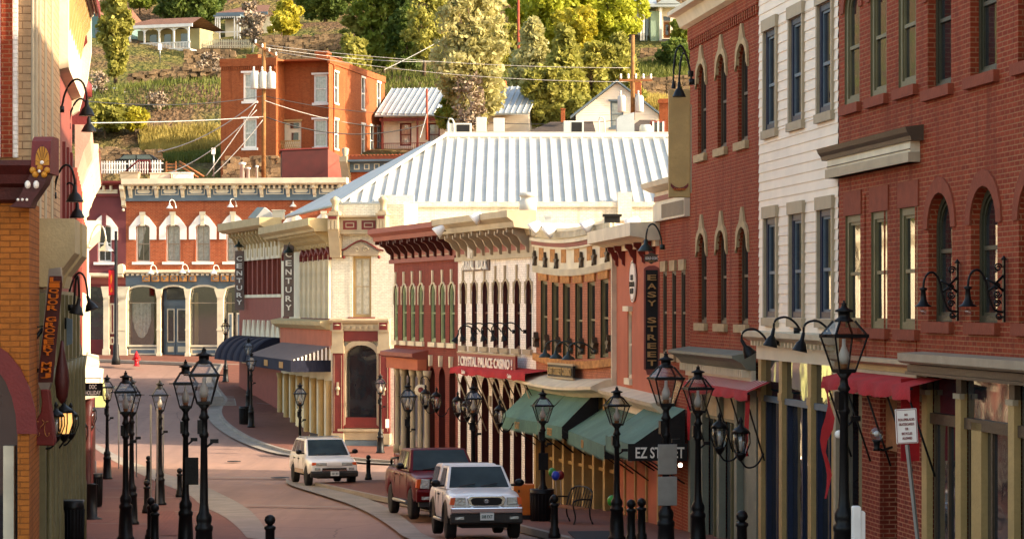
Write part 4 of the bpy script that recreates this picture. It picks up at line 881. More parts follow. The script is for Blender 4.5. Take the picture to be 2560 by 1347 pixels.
# upper cornice box with two maroon panels between big end brackets
z0_, z1_ = f.z(900, 572), f.z(900, 600 - 45)
ua, ub = f.u(838), f.u(966); zl = f.z(900, 580); zu = f.z(900, 545)
b = MB(); b.box(ua, ub, -.45, 0, zl, zu); corn(b, ua - .1, ub + .1, [(0, zu + .12), (-.7, zu + .1), (-.7, zu + .02), (-.45, zu - .02), (0, zu - .02)]); b.box(ua, ub, -.52, -.0, zl - .1, zl - .003, 0)
b.box(f.u(849), f.u(956), -.47, -.45, zl + .02, zu - .1, 0)
b.obj('upper_cornice', M['grey_beige'], f.root)
b = MB()
for a_, c_ in ((864, 898), (910, 945)):
    a, c = f.u(a_), f.u(c_); b.box(a, c, -.5, -.472, zl + .1, zu - .14, 0); b.box(a + .12, c - .12, -.515, -.5, zl + .19, zu - .23, 1); b.box(a + .17, c - .17, -.53, -.515, zl + .24, zu - .28, 0)
b.objs('cornice_panel', [M['maroon'], M['taupe']], f.root)
b = MB()
for a_, c_, dz in ((830, 856, 1.85), (952, 974, .95)):
    a, c = f.u(a_), f.u(c_); b.prism([(-.85, zu + .1), (-.85, zu - .5), (-.7, zu - .9), (-.5, zu - dz * .85), (-.42, zu - dz), (0, zu - dz), (0, zu + .1)], 'x', a, c, 0)
    for k in range(3): q = a + (c - a) * (k + .5) / 3; b.box(q - .06, q + .06, -.9, -.85, zu - .55, zu - .12, 0)
    b.box(a - .05, c + .05, -.92, 0, zu + .1, zu + .2); b.box(a + .06, c - .06, -.94, -.92, zu - .08, zu + .06, 1)
    b.box(a + .02, c - .02, -.7, -.1, zu + .2, zu + .3); b.lathe([(.22, 0), (.16, .1), (.16, .35), (.24, .5), (.24, .58), (.05, .7), (.001, .72)], ((a + c) / 2, -.4, zu + .3), 10, 0)
b.objs('cornice_bracket', [M['grey_beige'], M['maroon']], f.root)
# shopfront: maroon piers, entablature, arched display window
b = MB(); corn(b, f.u(834) - .1, f.u(972) + .1, [(0, zsf + .1), (-.5, zsf), (-.45, zsf - .1), (-.3, zsf - .2), (-.3, zsf - .5), (-.15, zsf - .5), (0, zsf - .5)])
for i in range(7): q = f.u(860) + (f.u(950) - f.u(860)) * i / 6; b.box(q - .06, q + .06, -.42, -.302, zsf - .4, zsf - .28)
b.obj('shop_cornice', M['grey_beige'], f.root)
b = MB(); b.box(f.u(850), f.u(960), -.2, 0, w2[3] + .18, zsf - .5, 0)
for a_, c_ in ((835, 861), (950, 976)):
    a, c = f.u(a_), f.u(c_); b.box(a, c, -.28, 0, zbase + .3, zsf - 1.55, 0); b.box(a - .06, c + .06, -.36, 0, zsf - 1.55, zsf - 1.2, 1); b.box(a - .02, c + .02, -.34, 0, zsf - 1.2, zsf - .5, 1); b.box(a, c, -.42, -.34, zsf - .55, zsf + .06, 1); b.box(a + .06, c - .06, -.44, -.42, zsf - .45, zsf - .02, 0)
    b.box(a - .05, c + .05, -.38, 0, zbase - .2, zbase + .3, 1); b.lathe([(.001, -.02), (.13, -.01), (.15, .0), (.08, .03), (.001, .04)], ((a + c) / 2, -.46, zsf - .24), 8, 1)
    for xx in (a + .06, c - .08): b.box(xx, xx + .02, -.292, -.28, zbase + .4, zsf - 1.65, 1)
    b.box((a + c) / 2 - .05, (a + c) / 2 + .05, -.31, -.28, zbase + 2.1, zbase + 2.7, 1); b.ball(((a + c) / 2, -.31, zbase + 2.4), .11, 8, 1)
b.objs('shop_pier', [M['maroon'], M['grey_beige']], f.root)
b = MB(); a0 = arc(w2[0], w2[1], w2[3] - .55, .55); a1 = arc(w2[0] - .22, w2[1] + .22, w2[3] - .55, .8)
P0 = [(w2[0], w2[2])] + a0 + [(w2[1], w2[2])]; P1 = [(w2[0] - .22, w2[2] - .2)] + a1 + [(w2[1] + .22, w2[2] - .2)]
for i in range(len(P0) - 1): b.quad((P0[i][0], -.2, P0[i][1]), (P0[i + 1][0], -.2, P0[i + 1][1]), (P1[i + 1][0], -.2, P1[i + 1][1]), (P1[i][0], -.2, P1[i][1])); b.quad((P0[i][0], -.2, P0[i][1]), (P0[i + 1][0], -.2, P0[i + 1][1]), (P0[i + 1][0], .25, P0[i + 1][1]), (P0[i][0], .25, P0[i][1])); b.quad((P1[i][0], -.2, P1[i][1]), (P1[i + 1][0], -.2, P1[i + 1][1]), (P1[i + 1][0], 0, P1[i + 1][1]), (P1[i][0], 0, P1[i][1]))
b.box(w2[0] - .35, w2[1] + .35, -.3, 0, w2[2] - .32, w2[2] - .2)
fr_ = b.obj('display_frame', M['grey_beige'], f.root); b = MB(); b.box(w2[0] - .1, w2[1] + .1, .2, .22, w2[2], w2[3]); b.obj('display_pane', M['pane'], fr_)
b = MB(); b.box(f.u(852), f.u(954), -.18, 0, zbase + .55, zbase + 1.05, 0); b.box(f.u(840), f.u(976), -.22, 0, zbase, zbase + .5, 1); b.box(f.u(843), f.u(974), -.2, 0, zbase - .6, zbase - .02, 2); b.obj('plinth', [M['maroon'], M['grey_beige'], M['slate']], f.root)
b = MB()
rr = random.Random(4)
for i in range(26):
    for j in range(3): x_ = f.u(868) + i * .17 + rr.random() * .05; b.ball((x_, -.42 - j * .05, zbase - 1.15 + j * .17), .09 + rr.random() * .05, 6)
o = b.obj('rubble_base', M['sandstone_orange'], f.root)
fcor = f
# ---------------------------------------------------------------- Century street side (cream) and its maroon neighbour
f = bld('cream_street_building', 'cream bracketed building with six tight peaked windows above a grey awning', (703, DC(703)), (830, DC(830)))
u = f.u; zt = f.z(820, 548); zc = f.z(800, 605); zsf = f.z(790, 812)
cs = [761, 773, 785, 798, 811, 824]
r = uniform(f, [(c, 641, 795) for c in cs], .95, 0, .3) + [hole(f, 712, 722, 640, 790, 0, rev=.3)]
b = MB(); wall(b, 0, f.L, -2, zc + .4, r, .3); shell(b, 0, f.L, -2, zt - .5, 8); b.obj('wall', M['cream_wall'], f.root)
for h in r: window(f, (h[0] + h[1]) / 2, h[2], h[1] - h[0], h[3] - h[2], 0, 'cream', 'grey_beige', 'pane', .3, 'maroon', ('peak', 'maroon'), fw=.1)
b = MB()
for h in r[:6]: b.box(h[0] - .12, h[0] - .01, -.16, .0, h[2], h[3] - .2); b.box(h[1] + .01, h[1] + .12, -.16, .0, h[2], h[3] - .2)
b.objs('window_column', M['cream'], f.root)
b = MB(); corn(b, -.2, f.L + .4, [(0, zt), (-1.2, zt), (-1.2, zt - .35), (-.95, zt - .5), (-.9, zt - .62), (0, zt - .62)]); b.box(0, f.L, -.1, 0, zc, zt - .6)
n = 26
for i in range(n): q = f.L * .25 + f.L * .75 * (i + .5) / n; bracket(b, q, .14, zt - .62, .75, .8)
for i in range(n): q = f.L * .25 + f.L * .75 * (i + .5) / n; b.box(q - .06, q + .06, -.5, 0, zc + .05, zc + .25)
b.obj('cornice', M['cream_dark'], f.root)
b = MB(); corn(b, -.2, f.L - .2, [(0, zsf + .3), (-.55, zsf + .2), (-.5, zsf), (-.2, zsf - .2), (0, zsf - .2)]); b.box(0, f.L, -.06, 0, zsf - 1.1, zsf - .2, 1); b.obj('shop_cornice', [M['cream_dark'], M['stucco_orange']], f.root)
ztp, zfr = f.z(790, 862), (HY - 900) / F * f.D(740, 1.6) - f.z0
b = MB(); ua, ub = .5, f.L - .3
b.quad((ua, -.05, ztp), (ub, -.05, ztp), (ub, -1.9, zfr), (ua, -1.9, zfr))
o = b.obj('awning', M['awning_grey'], f.root)
b = MB(); b.box(ua, ub, -1.92, -1.9, zfr - .55, zfr); b.box(ub - .0, ub + .02, -1.92, 0, zfr - .55, zfr)
for k in range(3): b.box(ua + (ub - ua) * k / 3, ua + (ub - ua) * k / 3 + .03, -1.94, -.05, zfr - .01, zfr + .0)
b.obj('awning_valance', M['awning_navy'], o)
for k in range(3): b = MB(); q = ua + (ub - ua) * (k + .42) / 3; b.box(q - .55, q + .55, -1.95, -1.93, zfr - .42, zfr - .12); pl = b.obj('valance_plate', M['gold'], o)
b = MB()
for i in range(10): q = -1.8 + i * .19; hh = (ztp - zfr) * (1.9 + q) / 1.85; b.quad((ub + .03, q, zfr), (ub + .03, q + .09, zfr), (ub + .03, q + .09, zfr + hh + .02), (ub + .03, q, zfr + hh))
b.obj('white_stripes', M['letters'], o)
b = MB(); b.box(0, f.L, .15, .17, -2, zsf - 1.1); b.box(0, f.L, 0, .15, -2, -.4, 1); b.obj('shop_window', [M['pane'], M['maroon']], f.root)
b = MB()
for k in range(8): q = .3 + (f.L - .5) * k / 7; b.lathe([(.24, -1), (.24, .4), (.15, .5), (.13, 2.9), (.2, 3.2)], (q, -.12, 0), 10)
b.objs('shop_column', M['tan'], f.root)
fcen = f
f = bld('maroon_street_building', 'maroon building with eight pale pointed window hoods and dark blue awnings', (598, DC(598) - 3.9), (703, DC(703)))
u = f.u; zt = f.z(695, 545); zc = f.z(690, 600)
cs = [614, 625, 637, 649, 661, 674, 687, 699]
r = uniform(f, [(c, 655 - (c - 614) * .15, 736) for c in cs], 1.02, 0, .35); r2 = [(h[0], h[1], f.z(660, 905), f.z(660, 850), 0, .35) for h in r]
b = MB(); wall(b, 0, f.L, -3, zc + .4, r + r2, .35); shell(b, 0, f.L, -3, zt - .5, 2.6); b.obj('wall', M['maroon_light'], f.root)
for h in r: window(f, (h[0] + h[1]) / 2, h[2], h[1] - h[0], h[3] - h[2], 0, 'maroon', 'maroon', 'pane', .35, 'cream', None, fw=.06)
for h in r2: window(f, (h[0] + h[1]) / 2, h[2], h[1] - h[0], h[3] - h[2], 0, 'maroon', 'maroon', 'pane', .35, 'cream', None, fw=.06)
b = MB()
for h in r: c = (h[0] + h[1]) / 2; z_ = h[3]; b.prism([(c - .55, z_), (c - .55, z_ + .85), (c - .25, z_ + 1.25), (c - .12, z_ + 1.7), (c + .12, z_ + 1.7), (c + .25, z_ + 1.25), (c + .55, z_ + .85), (c + .55, z_)], 'y', -.12, .0); b.prism([(c - .18, z_ + .15)] + arc(c - .18, c + .18, z_ + .75, .18, 6) + [(c + .18, z_ + .15)], 'y', -.14, -.12, 1)
b.objs('window_hood', [M['cream'], M['cream_dark']], f.root)
b = MB()
z2 = f.z(660, 800)
for h in r: c = (h[0] + h[1]) / 2; b.prism([(c - .5, z2 - .9), (c - .15, z2), (c + .15, z2), (c + .5, z2 - .9)], 'y', -.12, 0)
b.objs('lower_hood', M['cream'], f.root)
b = MB(); corn(b, -.3, f.L + .1, [(0, zt), (-1.2, zt), (-1.2, zt - .4), (-.9, zt - .55), (0, zt - .6)]); b.box(0, f.L, -.1, 0, zc + .35, zt - .6)
for i in range(12): bracket(b, f.L * (i + .5) / 12, .2, zt - .58, 1.0, .7)
b.obj('cornice', M['cream_dark'], f.root)
for k in range(6):
    a = .3 + (f.L - .6) * k / 6; c = a + (f.L - .6) / 6 * .96; b = MB(); za = z2 - .9; n = 8
    prof = [(-1.5 * math.sin(i / n * 1.57), za - 1.35 * (1 - math.cos(i / n * 1.57))) for i in range(n + 1)]
    for i in range(n): b.add([(a, prof[i][0], prof[i][1]), (c, prof[i][0], prof[i][1]), (c, prof[i + 1][0], prof[i + 1][1]), (a, prof[i + 1][0], prof[i + 1][1])], [(0, 1, 2, 3)], 0, True)
    for e in (a, c): b.add([(e, 0, za - 1.35)] + [(e, *q) for q in prof], [tuple(range(n + 2))])
    b.obj('awning', M['awning_navy'], f.root)
fmar = f
# ---------------------------------------------------------------- the big hipped white metal roof behind the corner
rt = empty('hipped_roof_building', (0, 130, -6.5), 'large building with a white standing seam hipped roof behind the corner shops', 'building')
def wp(px_, py_, D): p = P(px_, py_, D); return Vector((p.x, p.y - 130, p.z + 6.5))
eL, eR = wp(850, 509, 118), wp(1850, 509, 118); rL, rR = wp(1112, 345, 131), wp(1850, 345, 131); bL = wp(700, 549, 138)
b = MB(); bL.z = eL.z
b.quad(eL, eR, rR, rL); rB = Vector((rL.x - 1.0, rL.y + 3, rL.z)); b.quad(eL, rL, rB, bL)
b.quad(rL, rR, (rR.x, rR.y + 3, rR.z), rB)
d = (rL - eL); 
nrm = (eR - eL).cross(rL - eL).normalized()
b.obj('roof', M['white_metal'], rt)
b = MB(); x = eL.x + .5
while x < eR.x - 1:          # seams: boxes following the slope
    k = 1.0 if x > rL.x else (x - eL.x) / (rL.x - eL.x)
    p0 = Vector((x, eL.y, eL.z)); sl_ = Vector((0, rL.y - eL.y, rL.z - eL.z)); p1 = p0 + sl_ * (k * .985)
    up = nrm * .11 if nrm.z > 0 else -nrm * .11; w_ = Vector((.05, 0, 0))
    b.add([p0 - w_, p0 + w_, p1 + w_, p1 - w_, p0 - w_ + up, p0 + w_ + up, p1 + w_ + up, p1 - w_ + up], [(4, 5, 6, 7), (0, 1, 5, 4), (1, 2, 6, 5), (2, 3, 7, 6), (3, 0, 4, 7)])
    x += .56
b.obj('roof_seams', M['white_metal'], rt)
b = MB(); b.tube([eL + Vector((0, -.05, .05)), rL + Vector((0, -.05, .12)), rR + Vector((0, 0, .12))], .12, 6); b.box(rL.x, rR.x, rL.y - .1, rL.y + .3, rL.z + .0, rL.z + .32); b.tube([bL, eL, eR], .08, 6); b.obj('ridge_cap', M['white_metal'], rt)
b = MB(); zt_ = eL.z - .05; x0 = wp(975, 500, 117.9).x; b.box(x0, eR.x, eL.y - .15, eL.y + 12, 0, zt_); b.box(x0 - .1, eR.x, eL.y - .28, eL.y, zt_ - .12, zt_ + .12); xx = wp(992, 500, 117.9).x; b.box(xx - .75, xx + .85, eL.y - .35, eL.y + .3, zt_ - .8, zt_ + .45); xx = wp(1562, 500, 117.9).x; b.box(xx - .35, xx + .35, eL.y - .35, eL.y + .3, zt_ - .8, zt_ + .6)
b.obj('wall', M['brick_cream'], rt)
b = MB(); b.box(eL.x + .4, x0, eL.y, eL.y + 12, 0, zt_ - .05); b.obj('side_wall', M['cream_wall'], rt)
b = MB(); b.quad(wp(858, 548, 114.5), wp(958, 548, 114.5), wp(965, 514, 117.5), wp(865, 514, 117.5))
for k in range(5): x_ = wp(866 + k * 22, 548, 114.5).x; b.box(x_, x_ + .08, wp(0, 0, 114.5).y, wp(0, 0, 114.6).y, 9, 9.01)
b.obj('lower_roof', M['white_metal'], rt)
# ---------------------------------------------------------------- far row: plum and brick shop
f = Fac('coyote_brick_building', 'two storey orange brick shop with white window hoods and slate blue shopfront', 'building', (315, 151.4), (868, 149.6))
u = f.u; Z = lambda py, p=560: f.z(p, py); zt = Z(449); zc = Z(498)
cs = [357, 432.5, 507, 583, 660, 735, 810]
r = [(u(c) - .46, u(c) + .46, Z(654), Z(560), .2, .25) for c in cs]
b = MB(); wall(b, 0, f.L, Z(705), zt - .1, r, .25); shell(b, 0, f.L, -3, zt - .1, 14); b.obj('wall', M['brick_coyote'], f.root)
for i, c in enumerate(cs): window(f, u(c), r[0][2], .92, r[0][3] - r[0][2], .2, 'white', 'taupe', 'pane', .25, 'white', ('crown', ('white', 'cream')), fw=.06, mid=.48, munt=True, curtain='left' if i == 0 else 'full', sillw=.22)
b = MB(); h = zt - zc; corn(b, -.1, f.L + .1, [(0, zt + .05), (-.75, zt + .05), (-.75, zt - .28), (-.6, zt - .38), (0, zt - .38)]); o = b.obj('cornice', M['cream'], f.root)
b = MB(); b.box(0, f.L, -.12, 0, zc, zt - .38); b.box(0, f.L, -.2, -.0, zc - .1, zc + .1); b.obj('frieze', M['slate'], f.root)
b = MB(); n = 8
for i in range(n + 1): bracket(b, .35 + (f.L - .7) * i / n, .2, zt - .38, .95, .55)
b.objs('cornice_bracket', M['cream'], f.root)
b = MB(); nn = n * 5
for i in range(nn): b.box(.35 + (f.L - .7) * (i + .5) / nn - .06, .35 + (f.L - .7) * (i + .5) / nn + .06, -.4, -.12, zt - .6, zt - .382)
b.objs('dentil', M['cream'], f.root)
b = MB()
for i in range(n):
    a = .35 + (f.L - .7) * i / n + .28; c = .35 + (f.L - .7) * (i + 1) / n - .28; za, zb = zc + .28, zc + .72
    b.box(a, c, -.15, -.121, za, zb, 0); b.box(a + .05, c - .05, -.16, -.15, za + .05, zb - .05, 1); b.prism([(a + .12, (za + zb) / 2), (a + .24, zb - .1), (c - .24, zb - .1), (c - .12, (za + zb) / 2), (c - .24, za + .1), (a + .24, za + .1)], 'y', -.18, -.16, 0)
b.objs('frieze_panel', [M['cream'], M['slate']], f.root)
zs = Z(679)
b = MB(); corn(b, 0, f.L, [(0, zs + .12), (-.35, zs + .05), (-.35, zs - .05), (-.2, zs - .12), (0, zs - .12)]); n = 44
for i in range(n): q = f.L * (i + .5) / n; b.box(q - .08, q + .08, -.26, -.1, zs - .24, zs - .125, 0)
b.box(0, f.L, -.1, 0, Z(705) - .01, zs - .12, 1); b.obj('shop_cornice', [M['cream'], M['slate']], f.root)
zl0, zl1 = Z(706), Z(682)
b = MB(); b.box(0, f.L, -.08, 0, Z(712), Z(705)); b.obj('fascia', M['slate'], f.root)
sg = empty('shop_name_sign', f.W(u(425), .2, (Z(704) + Z(687)) / 2), 'wooden slat letters spelling COYOTE CREEK over the slate blue shopfront', 'sign', None, f.root.rotation_euler.z)
b = MB(); th = (Z(687) - Z(703))
def slat(word, p0, p1):
    for i, ch in enumerate(word):
        a = u(p0 + (p1 - p0) * i / len(word)); c = u(p0 + (p1 - p0) * (i + .84) / len(word)); q = u(425)
        if ch == ' ': continue
        bb = MB(); bb.box(a - q, c - q, -.06, -.03, -th / 2, th / 2); pl = bb.obj('letter_plank', M['sandstone_orange'], sg)
        tt = text_mb(ch, (c - a) * .62, th * .62, .03); tt.obj('lettering', M['slate'], pl, ((a + c) / 2 - q, -.075, 0))
slat('COYOTE', 358, 497); slat('CREEK', 530, 650)
# shopfront
zb_ = Z(888); zsill = Z(862); ztp = Z(716)
b = MB(); holes_ = [(u(322), u(393), zsill, ztp, .35), (u(403), u(467), zb_ - .3, ztp, .35), (u(476), u(545), zsill, ztp, .35), (u(560), u(640), zsill, ztp, .35), (u(655), u(730), zsill, ztp, .35)]
wall(b, 0, f.L, -3, Z(712), [(h[0], h[1], h[2], h[3], h[4]) for h in holes_], .12); b.obj('shopfront', M['slate'], f.root)
b = MB()
for h in holes_:      # cream arched surrounds
    a0 = [(h[0], h[2])] + arc(h[0], h[1], h[3] - .35, .35, 8) + [(h[1], h[2])]; a1 = [(h[0] - .12, h[2])] + arc(h[0] - .12, h[1] + .12, h[3] - .35, .47, 8) + [(h[1] + .12, h[2])]
    for i in range(len(a0) - 1): b.quad((a0[i][0], -.08, a0[i][1]), (a0[i + 1][0], -.08, a0[i + 1][1]), (a1[i + 1][0], -.08, a1[i + 1][1]), (a1[i][0], -.08, a1[i][1])); b.quad((a0[i][0], -.08, a0[i][1]), (a0[i + 1][0], -.08, a0[i + 1][1]), (a0[i + 1][0], .1, a0[i + 1][1]), (a0[i][0], .1, a0[i][1]))
    if h is not holes_[1]: b.box(h[0] - .1, h[1] + .1, -.12, 0, zsill - .12, zsill - .003); b.box(h[0] + .05, h[1] - .05, -.06, 0, zsill - .62, zsill - .22); b.box(h[0] + .15, h[1] - .15, -.07, -.06, zsill - .53, zsill - .31, 1)
b.objs('arched_surround', [M['cream'], M['slate']], f.root)
b = MB()
for c, w_ in ((308, .42), (399, .24), (471, .24), (553, .40), (648, .3), (735, .3)):
    uu = u(c); b.box(uu - w_ / 2, uu + w_ / 2, -.25, 0, zb_ + .4 - .9, Z(745)); b.box(uu - w_ * .65, uu + w_ * .65, -.3, 0, zb_ - .6, zb_ + .15); b.prism([(uu - w_ * .5, Z(745)), (uu - w_ * .95, Z(722)), (uu + w_ * .95, Z(722)), (uu + w_ * .5, Z(745))], 'y', -.3, 0); b.box(uu - w_ * .6, uu + w_ * .6, -.28, 0, Z(826), Z(822))
b.objs('shop_column', M['cream'], f.root)
for k, h in enumerate(holes_):
    if k == 1: continue
    b = MB(); b.box(h[0], h[1], .1, .12, h[2], h[3]); w_ = b.obj('shop_window', M['clear'], f.root)
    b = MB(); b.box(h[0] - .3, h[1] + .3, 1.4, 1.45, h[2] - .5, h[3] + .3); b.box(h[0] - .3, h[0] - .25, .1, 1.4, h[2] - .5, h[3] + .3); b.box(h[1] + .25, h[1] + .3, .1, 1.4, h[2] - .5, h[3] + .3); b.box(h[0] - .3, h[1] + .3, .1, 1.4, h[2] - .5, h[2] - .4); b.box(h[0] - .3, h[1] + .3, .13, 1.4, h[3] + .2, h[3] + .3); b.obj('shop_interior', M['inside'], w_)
    b = MB(); zm_ = h[2] + (h[3] - h[2]) * .72; b.box(h[0], h[1], .05, .1, zm_ - .025, zm_ + .025); b.box(h[0] + .1, h[0] + .35, .6, .65, h[2], h[3] - .4, 1) if k > 1 else b.box(h[1] - .35, h[1] - .05, .6, .65, h[2], h[3] - .3, 1); b.obj('glazing_bar', [M['taupe'], M['tan']], w_)
h = holes_[0]; b = MB(); n = 24; a, c = u(328), u(374); zt_ = Z(757)
for i in range(n):
    def pt(j): t = j / n; return a + (c - a) * t, .3 + .05 * math.sin(j * 1.4), zt_ - (zt_ - Z(845)) * (math.sin(math.pi * min(1, max(0, t * .86 + .07))) ** .45)
    p, q = pt(i), pt(i + 1); b.add([(p[0], p[1], p[2]), (q[0], q[1], q[2]), (q[0], q[1], zt_), (p[0], p[1], zt_)], [(0, 1, 2, 3)], 0, True)
b.obj('lace_curtain', M['curtain'], f.root)
h = holes_[1]; b = MB(); b.box(h[0], h[1], .5, .55, zb_ - .3, ztp); b.quad((h[0], .1, zb_ - .3), (h[0], .5, zb_ - .3), (h[0], .5, ztp), (h[0], .1, ztp)); b.quad((h[1], .1, zb_ - .3), (h[1], .5, zb_ - .3), (h[1], .5, ztp), (h[1], .1, ztp)); b.box(h[0], h[1], .44, .5, Z(765), Z(753)); b.obj('entrance', M['slate'], f.root)
for s_ in (0, 1):
    mid = (h[0] + h[1]) / 2; a = h[0] + .2 if s_ == 0 else mid + .02; c = mid - .02 if s_ == 0 else h[1] - .02
    b = MB(); b.box(a, c, .42, .5, zb_ - .05, Z(768)); d = b.obj('door', M['slate'], f.root)
    b = MB(); b.box(a + .14, c - .1, .39, .42, Z(852), Z(776)); b.obj('door_pane', M['pane'], d)
    b = MB(); q0, q1 = Z(855), Z(772); b.box(a + .08, a + .14, .38, .42, q0, q1); b.box(c - .1, c - .05, .38, .42, q0, q1); b.box(a + .14, c - .1, .38, .42, q0 - .02, q0 + .03); b.box(a + .14, c - .1, .38, .42, q1 - .05, q1); b.box(a + .12, c - .1, .39, .42, Z(880), Z(866)); b.obj('door_trim', M['cream'], d)
b = MB(); b.box(h[0] + .25, h[1] - .02, .40, .44, Z(748), ztp - .1); b.obj('transom_window', M['pane'], f.root)
# panelled door right of the shop window is part of the same front
for a_, c_ in ((572, 584), (593, 604)):
    b = MB(); b.box(u(a_), u(c_), -.15, -.121, Z(875), Z(782)); b.box(u(a_) + .08, u(c_) - .08, -.16, -.15, Z(872), Z(785), 1); b.obj('side_panel', [M['cream'], M['slate']], f.root)
fcoy = f
f = bld('plum_painted_building', 'plum painted shop building with one white hooded window left of the orange brick one', (120, 152.0), (315, 151.4))
u = f.u; Z = lambda py, p=270: f.z(p, py); zt = Z(458)
h = (u(261) - .46, u(261) + .46, Z(655), Z(562), .2); h2 = (u(200), u(262), Z(848), Z(716), .35)
b = MB(); wall(b, 0, f.L, Z(700), zt, [h], .25); shell(b, 0, f.L, -3, zt, 14); b.obj('wall', M['plum'], f.root)
window(f, u(261), h[2], .92, h[3] - h[2], .2, 'white', 'white', 'pane', .25, 'white', ('crown', ('white', 'plum')), fw=.06, munt=True, sillw=.22)
zc = Z(492)
b = MB(); corn(b, 0, f.L - .1, [(0, zt + .1), (-.8, zt + .1), (-.8, zt - .02), (-.5, zt - .15), (0, zt - .15)]); b.box(0, f.L, -.1, 0, zc, zt - .15); b.obj('cornice', M['maroon'], f.root)
b = MB()
for p_ in (262, 280): b.box(u(p_) - .06, u(p_) + .06, -.35, -.1, zt - .5, zt - .153)
b.box(u(230), u(295), -.13, -.1, Z(484), Z(474)); b.objs('cornice_block', M['cream'], f.root)
b = MB(); bracket(b, f.L - .12, .26, zt - .15, 1.4, .7); b.ball((f.L - .12, -.2, zt - 1.7), .1, 8); b.objs('cornice_bracket', M['cream'], f.root)
zs = Z(688)
b = MB(); corn(b, 0, f.L - .1, [(0, zs + .15), (-.45, zs + .08), (-.45, zs - .05), (-.2, zs - .15), (0, zs - .15)]); b.box(0, f.L, -.08, 0, Z(710), zs - .15, 1); b.obj('shop_cornice', [M['cream'], M['maroon_light']], f.root)
b = MB(); wall(b, 0, f.L, -3, Z(708), [h2], .15); b.obj('shopfront', M['maroon'], f.root)
b = MB(); b.box(h2[0], h2[1], .12, .15, h2[2], h2[3]); b.obj('shop_window', M['pane'], f.root)
b = MB()
for c, w_ in ((268, .36), (308, .5)):
    uu = u(c); b.box(uu - w_ / 2, uu + w_ / 2, -.25, 0, Z(890), Z(745)); b.box(uu - w_ * .65, uu + w_ * .65, -.3, 0, Z(888), Z(872)); b.prism([(uu - w_ * .5, Z(745)), (uu - w_ * .9, Z(716)), (uu + w_ * .9, Z(716)), (uu + w_ * .5, Z(745))], 'y', -.3, 0)
b.objs('shop_column', M['cream'], f.root)
b = MB()
for a_, c_ in ((276, 287), (291, 300)):
    for p_, q_ in ((758, 834), (842, 861)): b.box(u(a_), u(c_), -.05, 0, Z(q_), Z(p_), 0); b.box(u(a_) + .09, u(c_) - .09, -.06, -.05, Z(q_) + .1, Z(p_) - .1, 1)
b.objs('door_panel', [M['cream'], M['maroon']], f.root)
b = MB(); b.box(f.L - .42, f.L - .02, -.5, 0, Z(684), Z(668)); b.prism([(f.L - .22 + .2 * math.cos(a), Z(668) + .2 * math.sin(a)) for a in [math.pi * k / 8 for k in range(9)]], 'y', -.5, 0); b.obj('end_block', M['cream'], f.root)
# bracketed brick building on the right of the brick shop
f = bld('bracketed_brick_building', 'orange brick building with grey square panelled cornice beside the white metal roof', (872, 151.5), (1110, 150.0))
Z = lambda py, p=950: f.z(p, py); u = f.u
b = MB(); b.box(0, f.L, 0, 10, -3, Z(395)); b.obj('wall', M['brick_coyote'], f.root)
b = MB(); b.box(-.1, f.L, -.25, 0, Z(430), Z(405)); corn(b, -.2, f.L, [(0, Z(405)), (-.8, Z(405)), (-.8, Z(400)), (0, Z(400))]); b.obj('cornice', M['slate'], f.root)
b = MB(); b.box(0, f.L, -.6, 6, Z(400) + .003, Z(392)); n = 26
for i in range(n): b.tube([(f.L * i / n, -.5, Z(391)), (f.L * i / n + .12, -.45, Z(388)), (f.L * i / n + .2, -.3, Z(391))], .03, 5)
b.obj('tiled_coping', M['redstone'], f.root)
b = MB()
for k in range(8): c = u(895 + k * 25); b.box(c - .18, c + .18, -.28, -.25, Z(424), Z(410), 0); b.box(c - .11, c + .11, -.29, -.28, Z(422), Z(412), 1)
b.objs('square_panel', [M['cream'], M['slate']], f.root)
b = MB(); b.prism([(-.9, Z(392)), (-.9, Z(405)), (-.6, Z(425)), (-.35, Z(448)), (-.3, Z(470)), (0, Z(470)), (0, Z(392))], 'x', -.35, .15); b.lathe([(.25, 0), (.18, .1), (.25, .5), (.05, .6), (.001, .6)], (-.1, -.4, Z(392)), 8); b.obj('end_bracket', M['grey_beige'], f.root)
b = MB(); c = u(915); b.box(c - .5, c + .5, -.08, 0, Z(485), Z(467), 1); b.box(c - .6, c + .6, -.12, 0, Z(463), Z(455)); b.prism([(c - .6, Z(455)), (c, Z(450)), (c + .6, Z(455))], 'y', -.12, 0); b.obj('window_hood', [M['cream'], M['pane']], f.root)
# dark red shed on the roof
f = Fac('rooftop_shed', 'dark red corrugated shed standing on the brick shop roof by the pole', 'shed', (705, 156), (862, 156.5)); f.root.rotation_euler = (0, 0, f.root.rotation_euler.z)
Z = lambda py: f.z(760, py); u = f.u
b = MB(); ua = u(820)
b.prism([(0, Z(458)), (0, Z(377)), (ua, Z(372)), (ua, Z(458))], 'y', 0, 3.5); shed = b.obj('shed_wall', M['maroon_dark'], f.root)
b = MB(); b.quad((ua, 0, Z(458)), (ua + 1.0, 2.2, Z(458)), (ua + 1.0, 2.2, Z(386)), (ua, 0, Z(372))); b.quad((ua, 0.0, Z(458)), (ua, 3.4, Z(458)), (ua + 1.0, 2.2, Z(458)), (ua + 1, 2.2, Z(458))); b.quad((ua + 1, 2.2, Z(386)), (ua + 1, 2.2, Z(458)), (ua - .5, 3.4, Z(458)), (ua - .5, 3.4, Z(372))); b.obj('side_panel', M['maroon_light'], f.root)
b = MB(); b.prism([(-.1, Z(377)), (ua + .05, Z(371)), (ua + .05, Z(368)), (-.1, Z(374))], 'y', -.1, 3.6); b.obj('shed_roof', M['maroon'], f.root)
# ================================================================== left-hand row
def LB(name, label, a, b): return Fac(name, label, 'building', a, b)
